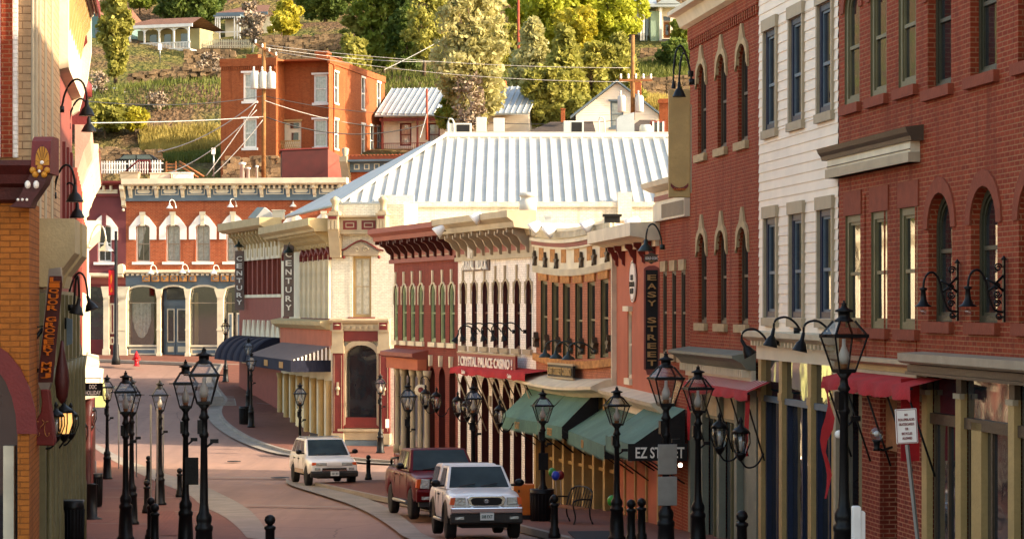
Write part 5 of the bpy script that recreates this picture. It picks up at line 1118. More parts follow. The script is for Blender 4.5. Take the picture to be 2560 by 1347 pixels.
# orange brick building, end wall facing the camera
f = LB('orange_brick_building', 'orange painted brick building with a maroon cornice and sunburst block at the left edge', (-900, 36), (73, 36)); f.z0
u = f.u; Z = lambda py: f.z(40, py); zt = Z(500)
ar = [(u(-150), u(44), Z(1700), Z(900), 1.1)]
b = MB(); wall(b, 0, f.L, -1, zt, ar, .5); b.quad((f.L, 0, -1), (f.L - .36, 2.6, -1), (f.L - .36, 2.6, zt), (f.L, 0, zt)); b.quad((0, 0, zt), (f.L, 0, zt), (f.L - .36, 2.6, zt), (0, 2.6, zt)); b.obj('wall', M['brick_orange'], f.root)
h = ar[0]; a0 = arc(h[0], h[1], h[3] - 1.1, 1.1, 12); a1 = arc(h[0] - .3, h[1] + .3, h[3] - 1.1, 1.4, 12); b = MB()
for i in range(12): b.quad((a0[i][0], -.05, a0[i][1]), (a0[i + 1][0], -.05, a0[i + 1][1]), (a1[i + 1][0], -.05, a1[i + 1][1]), (a1[i][0], -.05, a1[i][1])); b.quad((a1[i][0], -.05, a1[i][1]), (a1[i + 1][0], -.05, a1[i + 1][1]), (a1[i + 1][0], 0, a1[i + 1][1]), (a1[i][0], 0, a1[i][1])); b.quad((a0[i][0], -.05, a0[i][1]), (a0[i + 1][0], -.05, a0[i + 1][1]), (a0[i + 1][0], .1, a0[i + 1][1]), (a0[i][0], .1, a0[i][1]))
b.obj('arch_band', M['maroon'], f.root)
b = MB(); b.box(h[0], h[1], .42, .48, h[2], h[3]); b.box(h[1] - .28, h[1] - .12, .3, .42, h[2], h[3] - 1.3, 1); b.obj('arched_window', [M['pane'], M['cream']], f.root)
b = MB(); corn(b, 0, f.L + .12, [(0, Z(405)), (-.5, Z(405)), (-.5, Z(418)), (-.38, Z(440)), (-.34, Z(462)), (-.15, Z(470)), (-.12, Z(500)), (-.05, Z(508)), (0, Z(508))]); b.box(0, f.L - .1, 0, 2.4, Z(412), Z(405)); b.obj('cornice', M['maroon_dark'], f.root)
b = MB(); ua, ub = u(94), u(141); zc = Z(405)
b.prism([(-.5, Z(438)), (-.5, zc), (-.42, zc + .28), (-.25, zc + .36), (.2, zc + .36), (.2, Z(438))], 'x', ua, ub, 0)
uc = (ua + ub) / 2 + .03; b.prism([(uc - .1, Z(418))] + arc(uc - .1, uc + .1, zc, .2, 10) + [(uc + .1, Z(418))], 'y', -.52, -.5, 1)
for k in range(7): an = math.pi * (k + .5) / 7; b.add([(uc, -.53, Z(416)), (uc + .1 * math.cos(an) - .006, -.53, Z(418) + .3 * math.sin(an)), (uc + .1 * math.cos(an) + .006, -.53, Z(418) + .3 * math.sin(an))], [(0, 1, 2)], 2)
b.ball((uc, -.54, Z(412)), .03, 8, 3); b.obj('sunburst_block', [M['maroon'], M['ochre'], M['maroon_dark'], M['letters']], f.root)
b = MB()
b.prism([(u(40), Z(520)), (u(60), Z(505)), (u(92), Z(440)), (u(136), Z(440)), (u(128), Z(462)), (u(98), Z(505)), (u(92), Z(522))], 'y', -.48, -.1, 0)
for k in range(5): an = 2 * math.pi * k / 5 + .3; b.ball((u(116) + .11 * math.cos(an), -.5, Z(430) + .055 * math.sin(an) - .02), .05, 6, 1)
b.ball((u(116), -.54, Z(430) - .02), .025, 6, 2)
for px_, py_ in ((86, 466), (107, 466)): b.ball((u(px_), -.5, Z(py_)), .045, 6, 2, 1.4)
for px_ in (62, 73, 84): b.ball((u(px_), -.5, Z(503)), .022, 6, 2)
b.obj('carved_bracket', [M['maroon_dark'], M['ochre'], M['letters']], f.root)
# tan striped building above and behind it
f = LB('striped_tan_building', 'tall tan brick building with red and white painted pilaster and cream columns, upper left', (-700, 40), (90, 40)); u = f.u; Z = lambda py: f.z(40, py); zt = Z(-420)
b = MB(); b.box(0, f.L, 0, .12, 0, zt); b.obj('end_wall', M['brick_tan'], f.root)
b = MB(); b.box(u(5), u(34), -.12, 0, Z(395), zt, 0); b.box(u(-12), u(5) - .002, -.08, 0, Z(395), zt, 1); b.box(u(34) + .002, u(46), -.08, 0, Z(395), zt, 1); b.obj('painted_pilaster', [M['brick_red'], M['brick_white']], f.root)
b = MB(); b.box(u(86), u(94), -.1, .05, 0, zt); b.obj('corner_board', M['grey_beige'], f.root)
b = MB(); b.tube([(u(88), -.22, zt), (u(88), -.22, Z(350)), (u(96), -.22, Z(362)), (u(96), -.22, Z(420))], .025, 6); b.obj('downpipe', M['grey_beige'], f.root)
f2 = LB('x', 'y', (92, 40.2), (150, 46.5)); bpy.data.objects.remove(f2.root)
mtx = f.root.matrix_basis.inverted() if False else None
r_ = empty('column_front_building', (f2.A.x, f2.A.y, f2.z0), 'cream columned shop building with olive columns below, behind the long rifle shaped sign', 'building', None, math.atan2(f2.dir.y, f2.dir.x)); f2.root = r_
f = f2; u = f.u; Z = lambda py, p=120: f.z(p, py); zt = Z(-330)
b = MB(); b.box(0, f.L, 0, 8, -2, zt); b.obj('wall', M['brick_tan'], r_)
b = MB()
for p_ in (99, 113, 129): b.box(u(p_) - .3, u(p_) + .2, -.02, 0, Z(560), zt)
b.objs('pilaster', M['grey_beige'], r_)
b = MB()
for p_, w_ in ((98, .5), (122, .5)): corn(b, u(p_) - w_, u(p_) + w_ * 2.4, [(0, Z(560)), (-.62, Z(560)), (-.62, Z(640)), (-.35, Z(690)), (-.3, Z(720)), (0, Z(720))])
b.obj('shop_cornice', M['cream_dark'], r_)
b = MB(); b.box(-.2, f.L + 4.4, -.04, .1, -2, Z(725)); n = 9
for i in range(n):
    q = -.1 + (f.L + 4.2) * i / (n - 1); b.box(q - .14, q + .14, -.16, .1, -2, Z(735)); b.box(q - .19, q + .19, -.22, .1, -2, -.35); b.lathe([(.09, -1), (.09, 1.2), (.07, 1.3), (.06, 3.6), (.10, 3.9)], (q + .36, -.2, 0), 8)
b.obj('shopfront_columns', M['olive'], r_)
b = MB()
for i in range(n - 1): q = .1 + (f.L + 4.2) * i / (n - 1); b.box(q + .12, q + .45, -.06, -.045, .2, 3.0)
b.objs('shop_window', M['pane'], r_)
# salmon building with the deep bracketed cornice
f = LB('salmon_bracketed_building', 'salmon pink building with a huge lit bracketed cornice overhanging the street, upper left', (146, 46.6), (180, 53)); u = f.u; Z = lambda py, p=165: f.z(p, py)
za, zb = 10.1, 12.0
b = MB(); b.box(0, f.L, 0, 7, 3.5, zb + .4, 0); b.box(0, f.L, -.02, 0, 10.7, zb + .3, 1); b.obj('wall', [M['maroon_light'], M['cream_wall']], f.root)
b = MB(); n = 10; corn(b, -.3, f.L + .2, [(0, zb + .5), (-.6, zb + .5), (-.6, zb + .1), (-.5, zb - .15), (-.45, zb - .3), (-.2, zb - .35), (-.2, za - .2), (0, za - .25)]); b.obj('cornice', M['cream'], f.root)
b = MB()
for i in range(7): q = f.L * (i + .3) / 7; bracket(b, q, .28, zb - .32, 1.7, .42)
b.objs('cornice_bracket', M['tan'], f.root)
b = MB(); b.prism([(-.42, zb - .2), (-.42, zb - 1.1), (-.34, zb - 1.7), (-.15, zb - 2.4), (0, zb - 2.5), (0, zb + .45), (-.42, zb + .45)], 'x', f.L - .1, f.L + .25); b.prism([(-.34, zb - .9), (-.3, zb - .5), (-.15, zb - .5), (-.2, zb - 1.1)], 'x', f.L - .15, f.L - .1, 1); b.obj('end_bracket', [M['cream'], M['maroon']], f.root)
b = MB(); b.box(-.1, f.L, -.42, -.2, zb - .38, zb - .32, 0)
for k in range(3): b.box(-.1, f.L, -.62 + k * .07, -.58 + k * .07, zb - .34 + k * .03, zb - .12 + k * .02, 0)
b.obj('cornice_stripes', M['maroon'], f.root)
b = MB()
for i, q in enumerate((.8, 1.5, 2.2)): b.box(f.L * q / 2.6 - .25, f.L * q / 2.6 + .25, -.06, 0, 6.4, 8.6)
b.objs('window_casing', M['maroon'], f.root)
# middle buildings
f = LB('pink_corniced_building', 'pink and maroon building with stepped parapet and slanting pink cornice on the left', (180, 53), (198, 66)); u = f.u
zc = 4.35 - f.z0
b = MB(); b.box(0, f.L, 0, 7, -2, zc - 1.2, 0)
for i in range(7): q = f.L * (i + .5) / 7; b.box(q - .18, q + .18, -.10, 0, 1.5, zc - 1.25, 1)
b.obj('wall', [M['pink'], M['maroon_light']], f.root)
b = MB()
for i in range(5): q = .5 + f.L * i / 5; b.box(q, q + .5, -.08, 0, 4.9, 8.3)
b.objs('red_pilaster', M['maroon'], f.root)
b = MB(); corn(b, f.L * .35, f.L, [(0, zc), (-.4, zc), (-.36, zc - .35), (-.22, zc - .6), (0, zc - 1.3)]); b.box(f.L * .35, f.L * .5, -.3, .4, zc, zc + .75, 1); b.lathe([(.3, 0), (.3, .3), (.18, .42), (.18, .55), (.02, .7)], (f.L * .43, -.1, zc + .75), 8, 1); b.obj('cornice', [M['pink'], M['maroon']], f.root)
f = LB('cream_banded_building', 'pale cream and pink building catching the sun halfway down the left side', (200, 66), (216, 84)); u = f.u
zc = 4.2 - f.z0
b = MB(); b.box(0, f.L, 0, 7, -2, zc - .9, 0); b.box(0, f.L, -.06, 0, 6.2, 6.5, 0)
for i in range(7): q = f.L * (i + .5) / 7; b.box(q - .3, q + .3, -.03, -.0, 6.9, zc - 1.5, 1); b.box(q - .3, q + .3, -.06, -.0, 1.2, 3.6, 1)
b.obj('wall', [M['cream'], M['maroon_light']], f.root)
b = MB(); corn(b, -.2, f.L + .1, [(0, zc + .25), (-.5, zc + .25), (-.5, zc), (-.35, zc - .25), (-.2, zc - .6), (0, zc - 1.1)]); b.box(-.2, f.L, -.54, -.5, zc + .05, zc + .12, 1)
for i in range(12): q = f.L * (i + .5) / 12; bracket(b, q, .2, zc - .25, .9, .32)
b.obj('cornice', [M['cream'], M['maroon_light']], f.root)
b = MB(); corn(b, -.2, f.L, [(0, 4.4), (-.6, 4.3), (-.5, 4.0), (0, 3.9)]); b.obj('shop_cornice', M['cream'], f.root)
b = MB(); n = 10
for i in range(n): q = .4 + (f.L - .6) * i / (n - 1); b.lathe([(.2, -1), (.2, .5), (.12, .6), (.1, 3.4), (.18, 3.9)], (q, -.2, 0), 8, 0 if i % 2 else 1)
b.objs('shop_column', [M['maroon'], M['maroon_dark']], f.root)
f = LB('far_left_building', 'dark painted shop building at the far end of the left row with wall lanterns', (216, 84), (219, 98)); u = f.u
b = MB(); b.box(0, f.L, 0, 5, -2, 9.4, 0); b.box(0, f.L, -.05, 0, 5.2, 9.3, 1); b.obj('wall', [M['maroon'], M['cream_wall']], f.root)
b = MB(); corn(b, -.1, f.L, [(0, 9.8), (-.5, 9.8), (-.5, 9.5), (-.2, 9.2), (0, 9.0)]); corn(b, -.1, f.L, [(0, 4.9), (-.45, 4.8), (-.4, 4.5), (0, 4.4)]); b.obj('cornice', M['cream'], f.root)
b = MB()
for i in range(8): q = .4 + (f.L - .6) * i / 7; b.lathe([(.2, -1), (.2, .5), (.12, .6), (.1, 3.4), (.18, 4.2)], (q, -.15, 0), 8)
b.objs('shop_column', M['slate'], f.root)
# yellow-green awning beyond
f = LB('green_awning_shop', 'shop with a pale yellow green rounded awning at the far left corner', (222, 99), (226, 106)); b = MB(); b.box(0, f.L, 0, 4, -2, 8.2); b.obj('wall', M['cream_wall'], f.root)
b = MB(); n = 8
for i in range(n):
    a_, c_ = i / n * 1.57, (i + 1) / n * 1.57; b.add([(.2, -.7 * math.sin(a_), 4.3 - 1.6 * (1 - math.cos(a_))), (f.L, -.7 * math.sin(a_), 4.3 - 1.6 * (1 - math.cos(a_))), (f.L, -.7 * math.sin(c_), 4.3 - 1.6 * (1 - math.cos(c_))), (.2, -.7 * math.sin(c_), 4.3 - 1.6 * (1 - math.cos(c_)))], [(0, 1, 2, 3)], 0, True)
for e in (.2, f.L): b.add([(e, 0, 2.7)] + [(e, -.7 * math.sin(i / n * 1.57), 4.3 - 1.6 * (1 - math.cos(i / n * 1.57))) for i in range(n + 1)], [tuple(range(n + 2))])
b.obj('awning', plain('awning_lime', 'c3c583', .8, .1, 2), f.root)
# ---------------------------------------------------------------- signs and lamps on the left
def T(px_, py_, D): return P(px_, py_, D)
def flat(name, label, cat, px_, py_, D, group=None, rz=0): return empty(name, T(px_, py_, D), label, cat, group, rz)
S = lambda D: D / F        # metres per photo pixel at distance D
t = flat('rifle_shaped_sign', 'long tilted rifle shaped sign with orange letters LIQUOR GROCERY MMJ and dark red stock', 'sign', 125, 890, 38); s = S(38)
q = lambda x, y: ((x - 125) * s, (890 - y) * s)
b = MB(); b.prism([q(124, 672), q(153, 668), q(155, 700), q(128, 960), q(122, 975), q(105, 975), q(98, 960), q(97, 940)], 'y', -.06, .06); b.obj('barrel', M['steel'], t)
b = MB(); b.prism([q(126, 690), q(156, 690), q(158, 712), q(134, 955), q(98, 955), q(98, 935)], 'y', -.075, -.061); bk = b.obj('letter_board', M['maroon_dark'], t)
wd = 'LIQUOR GROCERY MMJ'
for i, ch in enumerate(wd):
    if ch == ' ': continue
    y_ = 692 + (945 - 692) * (i + .5) / len(wd); xc = 141 - (141 - 116) * (i + .5) / len(wd); tb = text_mb(ch, 25 * s, 12.2 * s, .03); tb.obj('lettering', M['orange_paint'], t, (q(xc, y_)[0], -.095, q(xc, y_)[1]))
b = MB(); b.prism([q(103, 972), q(124, 972), q(128, 1010), q(134, 1050), q(140, 1100), q(136, 1113), q(78, 1112), q(74, 1104), q(88, 1060), q(104, 1030), q(107, 1005)], 'y', -.09, .09)
b.obj('stock', M['maroon'], t, bevel=.02)
b = MB()
for sx in (-1, 1): b.tube([(q(108 + sx * 12 + 6 * math.cos(a), 0)[0], -.1, q(0, 1080 + 14 * math.sin(a) - a * 3)[1]) for a in [k * .6 for k in range(10)]], .006, 4)
b.tube([(q(108 + 5 * math.sin(a * 2), 0)[0], -.1, q(0, 1048 + a * 9)[1]) for a in [k * .35 for k in range(8)]], .006, 4); b.obj('scroll_pattern', M['sandstone_orange'], t)
b = MB(); b.box(q(52, 0)[0], q(66, 0)[0], -.05, .05, q(0, 1030)[1], q(0, 920)[1]); b.box(q(66, 0)[0], q(100, 0)[0], -.03, .03, q(0, 930)[1], q(0, 920)[1]); b.box(q(66, 0)[0], q(90, 0)[0], -.03, .03, q(0, 1025)[1], q(0, 1016)[1]); b.box(q(37, 0)[0], q(46, 0)[0], -.04, .04, q(0, 905)[1], q(0, 822)[1]); b.tube([(*(q(46, 0)[0], 0), q(0, 822)[1]), (q(110, 0)[0], 0, q(0, 815)[1])], .012, 6); b.tube([(q(48, 0)[0], 0, q(0, 900)[1]), (q(108, 0)[0], 0, q(0, 820)[1])], .03, 8); b.obj('mounting_bracket', M['black'], t)
b = MB(); b.lathe([(.02, 0), (.09, .1), (.12, .35), (.10, .55), (.05, .8), (.02, 1.0)], (q(146, 0)[0], .3, q(0, 1010)[1]), 10); b.obj('trigger_guard', M['maroon_dark'], t)
t = flat('fire_sign', 'small red vertical FIRE sign left of the rifle shaped sign', 'sign', 78, 998, 39.6); s = S(39.6); b = MB(); b.box(-4.5 * s, 4.5 * s, -.01, .01, -17 * s, 17 * s); b.obj('plate', M['red_bright'], t)
for i, ch in enumerate('FIRE'): text_mb(ch, (5 if ch != 'I' else 1.4) * s, 6.5 * s, .008).obj('lettering', M['letters'], t, (0, -.018, (12 - 8 * i) * s))
t = flat('doc_holliday_sign', 'small black hanging sign reading DOC HOLLIDAY in white slab letters', 'sign', 233, 973, 62); s = S(62); b = MB(); b.box(-24 * s, 24 * s, -.03, .03, -16 * s, 16 * s); b.obj('board', M['black'], t, bevel=.005)
text_mb('DOC', 18 * s, 11 * s, .012).obj('lettering', M['letters'], t, (0, -.04, 7 * s)); text_mb('HOLLIDAY', 39 * s, 11 * s, .012).obj('lettering', M['letters'], t, (0, -.04, -8 * s))
b = MB(); b.tube([(-26 * s, 0, 28 * s), (20 * s, 0, 28 * s)], .012, 6); b.tube([(-20 * s, 0, 16 * s), (-20 * s, 0, 28 * s)], .008, 5); b.tube([(17 * s, 0, 16 * s), (17 * s, 0, 28 * s)], .008, 5); b.obj('hanger', M['iron'], t)
t = flat('round_blade_sign', 'thin round dark sign on a rod seen edge on beside the left facades', 'sign', 197, 890, 52); s = S(52); b = MB(); b.lathe([(.001, -.03), (.26, -.03), (.26, .03), (.001, .03)], (0, 0, 0), 20); b.xf(Matrix.Rotation(R(90), 4, 'Y') @ Matrix.Rotation(R(0), 4, 'X')); b.obj('disc', M['black'], t); b = MB(); b.tube([(-50 * s, 0, .02), (4 * s, 0, .02)], .018, 6); b.obj('rod', M['iron'], t)
t = flat('grey_hanging_sign', 'grey vertical hanging board beside the rifle shaped sign', 'sign', 175, 830, 45); s = S(45); b = MB(); b.prism([(-8 * s, -34 * s), (6 * s, -28 * s), (6 * s, 32 * s), (-8 * s, 36 * s)], 'y', -.02, .02); b.obj('board', M['slate'], t); b = MB(); b.box(-13 * s, -8.2 * s, -.03, .03, 8 * s, 36 * s); b.obj('bracket', M['black'], t)

def gooseneck(px_, py_, D, r=.26, span=.75, rise=.35, side=1, mat='black', label='', group='gooseneck lamps on the shop fronts', tilt=0, drop=.25, depth=0.0, shade_h=.30):
    """shade bottom centre seen at (px_, py_); the arm runs to the wall on the given side"""
    t = empty('gooseneck_lamp', T(px_, py_, D), label, 'wall lamp', group)
    b = MB(); b.lathe([(r, 0), (r * .96, .02), (r * .6, shade_h * .45), (r * .28, shade_h * .62), (r * .22, shade_h), (.02, shade_h + .02)], (0, 0, 0), 14); b.lathe([(r * .93, .005), (r * .1, shade_h * .5)], (0, 0, 0), 14)
    if tilt: b.xf(Matrix.Rotation(R(tilt), 4, 'Y'))
    b.obj('lamp_shade', M[mat], t)
    tp = Vector((0, 0, shade_h)) if not tilt else Matrix.Rotation(R(tilt), 3, 'Y') @ Vector((0, 0, shade_h))
    b = MB(); b.tube(smooth3([tp, tp + Vector((0, 0, .12)), tp + Vector((side * span * .15, depth * .2, rise)), tp + Vector((side * span * .5, depth * .5, rise * 1.15)), tp + Vector((side * span * .85, depth * .9, rise * .5)), tp + Vector((side * span, depth, rise * .2 - drop))]), .022, 7); b.lathe([(.06, -.06), (.06, .06)], (side * span, depth, tp.z + rise * .2 - drop), 8); b.obj('arm', M[mat], t); return t
L_ = 'black gooseneck lamp arching over the left facades, '
gooseneck(217, 290, 47, .16, .5, .38, -1, label=L_ + 'topmost at the pink wall'); gooseneck(222, 330, 52, .17, .45, .38, -1, label=L_ + 'just below the topmost')
gooseneck(187, 505, 45, .17, .4, .36, -1, label=L_ + 'upper of the pair beside the sunburst block'); gooseneck(193, 545, 49, .16, .4, .38, -1, label=L_ + 'lower of the pair beside the sunburst block')
gooseneck(190, 785, 46, .15, .1, .4, -1, label=L_ + 'left of the pair over the cream wall', tilt=12); gooseneck(230, 775, 50, .15, .42, .45, -1, label=L_ + 'right of the pair over the cream wall', tilt=-18)
gooseneck(265, 628, 76, .25, .55, .5, -1, 'steel', label='steel barn lamp on a double curved arm before the plum building')
def wall_lantern(px_, py_, D, label, k=1.0, lit=False, side=1, group='small wall lanterns'):
    t = empty('wall_lantern', T(px_, py_, D), label, 'wall lantern', group)
    b = MB(); b.lathe([(.02 * k, -.36 * k), (.05 * k, -.33 * k), (.1 * k, -.25 * k), (.12 * k, -.2 * k)], (0, 0, 0), 6); b.lathe([(.19 * k, .18 * k), (.14 * k, .26 * k), (.05 * k, .32 * k), (.03 * k, .38 * k), (.05 * k, .42 * k), (.005, .5 * k)], (0, 0, 0), 6)
    for i in range(6): a = math.pi * i / 3; b.tube([(.10 * k * math.cos(a), .10 * k * math.sin(a), -.21 * k), (.18 * k * math.cos(a), .18 * k * math.sin(a), 0), (.17 * k * math.cos(a), .17 * k * math.sin(a), .19 * k)], .008 * k + .004, 4)
    b.tube(smooth3([(0, 0, -.34 * k), (side * .1, 0, -.5 * k), (side * .3, 0, -.45 * k), (side * .42, 0, -.2 * k)]), .018, 5); b.obj('lantern_frame', M['black'], t)
    b = MB(); b.lathe([(.09 * k, -.2 * k), (.155 * k, 0), (.145 * k, .18 * k)], (0, 0, 0), 6); b.obj('lantern_glass', M['glow'] if lit else M['lamp_glass'], t)
    b = MB(); b.lathe([(.03, -.16 * k), (.03, 0), (.02, .08 * k)], (0, 0, 0), 6); b.obj('candle', M['glow'] if lit else M['frost'], t)
    return t
M['glow_dim'] = emit('glow_dim', (1.0, .55, .22), 2.2)
wall_lantern(140, 1063, 40, 'dim wall lantern just right of the rifle stock', .8, False, -1); wall_lantern(160, 1056, 42, 'glowing wall lantern, middle of three by the rifle stock', .95, True, -1); wall_lantern(177, 1060, 44, 'dim wall lantern right of the glowing one by the rifle stock', .8, False, -1)
wall_lantern(187, 1033, 56, 'unlit caged wall lantern under the awning on the left row', 1.0, False, -1); wall_lantern(200, 1087, 60, 'unlit caged wall lantern lowest of the left row', 1.1, False, -1); wall_lantern(224, 1045, 68, 'unlit caged wall lantern farthest right on the left row, below DOC HOLLIDAY', 1.1, False, -1)
# ================================================================== hillside: houses, walls, fences, trees
def HF(name, label, cat, a, b, z0):
    f = Fac(name, label, cat, a, b); f.root.location.z = z0; f.z0 = z0; return f
def hwin(f, c, pt, pb, w, casing='white', hoodm='white', curtain='full', **k):
    zb, zt = f.z(c, pb), f.z(c, pt); return (f.u(c) - w / 2, f.u(c) + w / 2, zb, zt, 0), dict(uc=f.u(c), zb=zb, w=w, h=zt - zb, casing=casing, sashm=casing, hood=('cap', hoodm), sill=hoodm, curtain=curtain, rev=.12, **k)
# ---- two storey brick house
f = HF('hillside_brick_house', 'two storey orange brick house on the hill behind the power pole', 'house', (552, 169.8), (690, 168.6), 8.6)
u = f.u; Z = lambda py: f.z(620, py); zt = Z(148)
W1 = [hwin(f, 625, 183, 253, 1.0), hwin(f, 625, 297, 370, 1.0)]
b = MB(); wall(b, 0, f.L, -.5, zt, [x[0] for x in W1], .15); b.quad((0, .001, -.5), (0, 9, -.5), (0, 9, zt), (0, .001, zt)); b.quad((f.L, .001, -.5), (f.L, 1.6, -.5), (f.L, 1.6, zt), (f.L, .001, zt)); b.quad((0, 0, zt - .2), (f.L, 0, zt - .2), (f.L, 9, zt - .2), (0, 9, zt - .2))
b.box(-.05, f.L + .05, -.1, .1, zt - .5, zt - .003 + .05)
for k in range(26): b.box(f.L * (k + .2) / 26, f.L * (k + .6) / 26, -.08, 0, zt - .75, zt - .5)
# rear front section and its lit right side in the same house
dW = Vector(((822 - CX) / F * 168 - f.A.x, 168 - f.A.y)); inv = Matrix(((f.dir.x, f.dir.y), (-f.dir.y, f.dir.x)))
c2 = inv @ dW                                        # local position of the right front corner
x0, y0_ = f.L, 1.6; x1 = c2.x; y1 = 1.6
dW2 = Vector(((962 - CX) / F * 183 - f.A.x, 183 - f.A.y)); c3 = inv @ dW2
pz = lambda py: (HY - py) / F * 168.6 - 8.6
ux = lambda p_: x0 + (x1 - x0) * (p_ - 706) / (822 - 706)
hs2 = [(ux(790) - .5, ux(790) + .5, pz(255), pz(185), 0), (ux(790) - .5, ux(790) + .5, pz(366), pz(297), 0), (ux(728) - 1.0, ux(728) + .55, pz(372), pz(300), 0)]
m2 = MB(); wall(m2, x0, x1, -.5, zt, hs2, .15); m2.v = [(x, y + y1, z) for x, y, z in m2.v]; b.add(m2.v, [tuple(q_) for q_ in m2.f]); b.box(x0, x1, y1 - .1, y1 + .1, zt - .5, zt + .05)
b.obj('wall', M['brick_hill'], f.root)
for s_, k in W1: k.pop('name', None); uc = k.pop('uc'); zb = k.pop('zb'); window(f, uc, zb, k.pop('w'), k.pop('h'), **k)
for h in hs2[:2]: o = window(f, (h[0] + h[1]) / 2, h[2], 1.0, h[3] - h[2], casing='white', sashm='white', hood=('cap', 'white'), sill='white', curtain='full', rev=.12); o.location.y = y1
h = hs2[2]; b = MB(); b.box(h[0], h[1], y1 + .1, y1 + .14, h[2], h[3]); b.box(h[0] + .7, h[0] + 1.35, y1 + .05, y1 + .1, h[3] - .5, h[3] - .12, 1); b.box(h[0] + .8, h[0] + 1.3, y1 + .05, y1 + .1, h[3] - 1.35, h[3] - .8, 1); b.obj('front_door', [M['cream'], M['pane']], f.root)
b = MB(); b.box(h[0] - .1, h[1] + .1, y1 - .15, y1, h[3], h[3] + .12)
for k in range(12): xx = h[0] + (h[1] - h[0]) * k / 11; b.tube([(xx, y1 - .7, pz(375)), (xx + .2, y1 - .7, pz(352))], .02, 4); b.tube([(xx, y1 - .7, pz(352)), (xx + .2, y1 - .7, pz(375))], .02, 4)
b.tube([(h[0], y1 - .7, pz(351)), (h[1] + .2, y1 - .7, pz(351))], .04, 5); b.obj('lattice_railing', M['tan'], f.root)
sf = Fac('x', 'y', 'z', (822, 168), (962, 183)); bpy.data.objects.remove(sf.root)
w4 = []
for c, a_, b_ in ((841, 182, 258), (908, 196, 273), (947, 208, 283), (841, 300, 372), (908, 312, 385), (930, 316, 388), (947, 318, 390)):
    zb = (HY - b_) / F * sf.D(c) - 8.6; zt2 = (HY - a_) / F * sf.D(c) - 8.6; w4.append((sf.u(c) - .5, sf.u(c) + .5, zb, zt2, 0))
b = MB(); wall(b, 0, sf.L, -.5, zt, w4, .15); b.quad((0, 0, zt - .2), (sf.L, 0, zt - .2), (sf.L, 8, zt - .2), (0, 8, zt - .2)); b.quad((sf.L, 0, -.5), (sf.L, 8, -.5), (sf.L, 8, zt), (sf.L, 0, zt)); b.box(0, sf.L, -.08, .1, zt - .4, zt + .05)
ang = math.atan2(sf.dir.y, sf.dir.x) - math.atan2(f.dir.y, f.dir.x)
cl = inv @ Vector((sf.A.x - f.A.x, sf.A.y - f.A.y))
so = b.obj('side_wall', M['brick_hill'], f.root, (cl.x, cl.y, 0), (0, 0, ang))
b = MB()
for h in w4: b.box(h[0], h[1], .08, .1, h[2], h[3], 1); b.box(h[0] - .1, h[1] + .1, -.06, .05, h[3], h[3] + .14); b.box(h[0] - .1, h[1] + .1, -.06, .05, h[2] - .12, h[2]); b.box(h[0], h[0] + .1, 0, .09, h[2], h[3]); b.box(h[1] - .1, h[1], 0, .09, h[2], h[3]); b.box(h[0], h[1], .02, .09, (h[2] + h[3]) / 2 - .04, (h[2] + h[3]) / 2 + .04)
b.objs('side_window', [M['white'], M['pane']], so)
b = MB()
for c, tp in ((862, 128), (889, 142)):
    uu = sf.u(c); zz = zt; b.box(uu - .5, uu + .4, 1.2, 2.0, zt - .3, (HY - tp) / F * sf.D(c) - 8.6); b.box(uu - .58, uu + .48, 1.12, 2.08, (HY - tp) / F * sf.D(c) - 8.8, (HY - tp) / F * sf.D(c) - 8.65)
for o_ in b.objs('chimney', M['brick_hill'], so): pass
b = MB(); b.box(1.1, 2.0, 2, 2.6, zt - .2, zt + .55); b.obj('chimney', M['brick_hill'], f.root)
# ---- metal roofed house
def gable_roof(b, x0, x1, y0, y1, ze, zr, ov=.4, m=0, seams=0, ms=1):
    ym = (y0 + y1) / 2
    b.quad((x0 - ov, y0 - ov, ze), (x1 + ov, y0 - ov, ze), (x1 + ov, ym, zr), (x0 - ov, ym, zr), m); b.quad((x0 - ov, y1 + ov, ze), (x1 + ov, y1 + ov, ze), (x1 + ov, ym, zr), (x0 - ov, ym, zr), m)
    b.quad((x0 - ov, y0 - ov, ze - .12), (x1 + ov, y0 - ov, ze - .12), (x1 + ov, y0 - ov, ze), (x0 - ov, y0 - ov, ze), m)
    n = int((x1 - x0) / seams) if seams else 0
    for k in range(n + 1): xx = x0 - ov + .05 + (x1 - x0 + 2 * ov - .1) * k / max(1, n); b.add([(xx - .02, y0 - ov, ze), (xx + .02, y0 - ov, ze), (xx + .02, ym, zr), (xx - .02, ym, zr), (xx - .02, y0 - ov, ze + .07), (xx + .02, y0 - ov, ze + .07), (xx + .02, ym, zr + .07), (xx - .02, ym, zr + .07)], [(4, 5, 6, 7), (0, 1, 5, 4), (1, 2, 6, 5), (3, 0, 4, 7)], ms)
f = HF('metal_roof_house', 'low white house with a grey ribbed metal roof and red porch posts on the hill', 'house', (958, 180.5), (1322, 178.5), 10.2)
u = f.u; Z = lambda py: f.z(1020, py); ze, zr = Z(291), Z(222) + .4
holes_ = [hwin(f, 1014, 308, 365, .9, 'maroon'), hwin(f, 1085, 308, 365, .9, 'maroon')]
b = MB(); wall(b, 0, f.L, -.8, ze, [x[0] for x in holes_], .12, clap=.16); b.quad((f.L, .001, -.5), (f.L, 8, -.5), (f.L, 8, ze), (f.L, .001, ze)); b.add([(f.L, 0, ze), (f.L, 8, ze), (f.L, 4, zr - .15)], [(0, 1, 2)]); b.quad((0, 0.001, -.5), (0, 8, -.5), (0, 8, ze), (0, .001, ze)); b.obj('wall', M['siding'], f.root)
for s_, k in holes_: uc = k.pop('uc'); zb = k.pop('zb'); window(f, uc, zb, k.pop('w'), k.pop('h'), **k)
b = MB(); gable_roof(b, 0, f.L, -1.2, 9.2, ze, zr, .3, 0, .42); b.obj('roof', [M['grey_metal'], M['white_metal']], f.root)
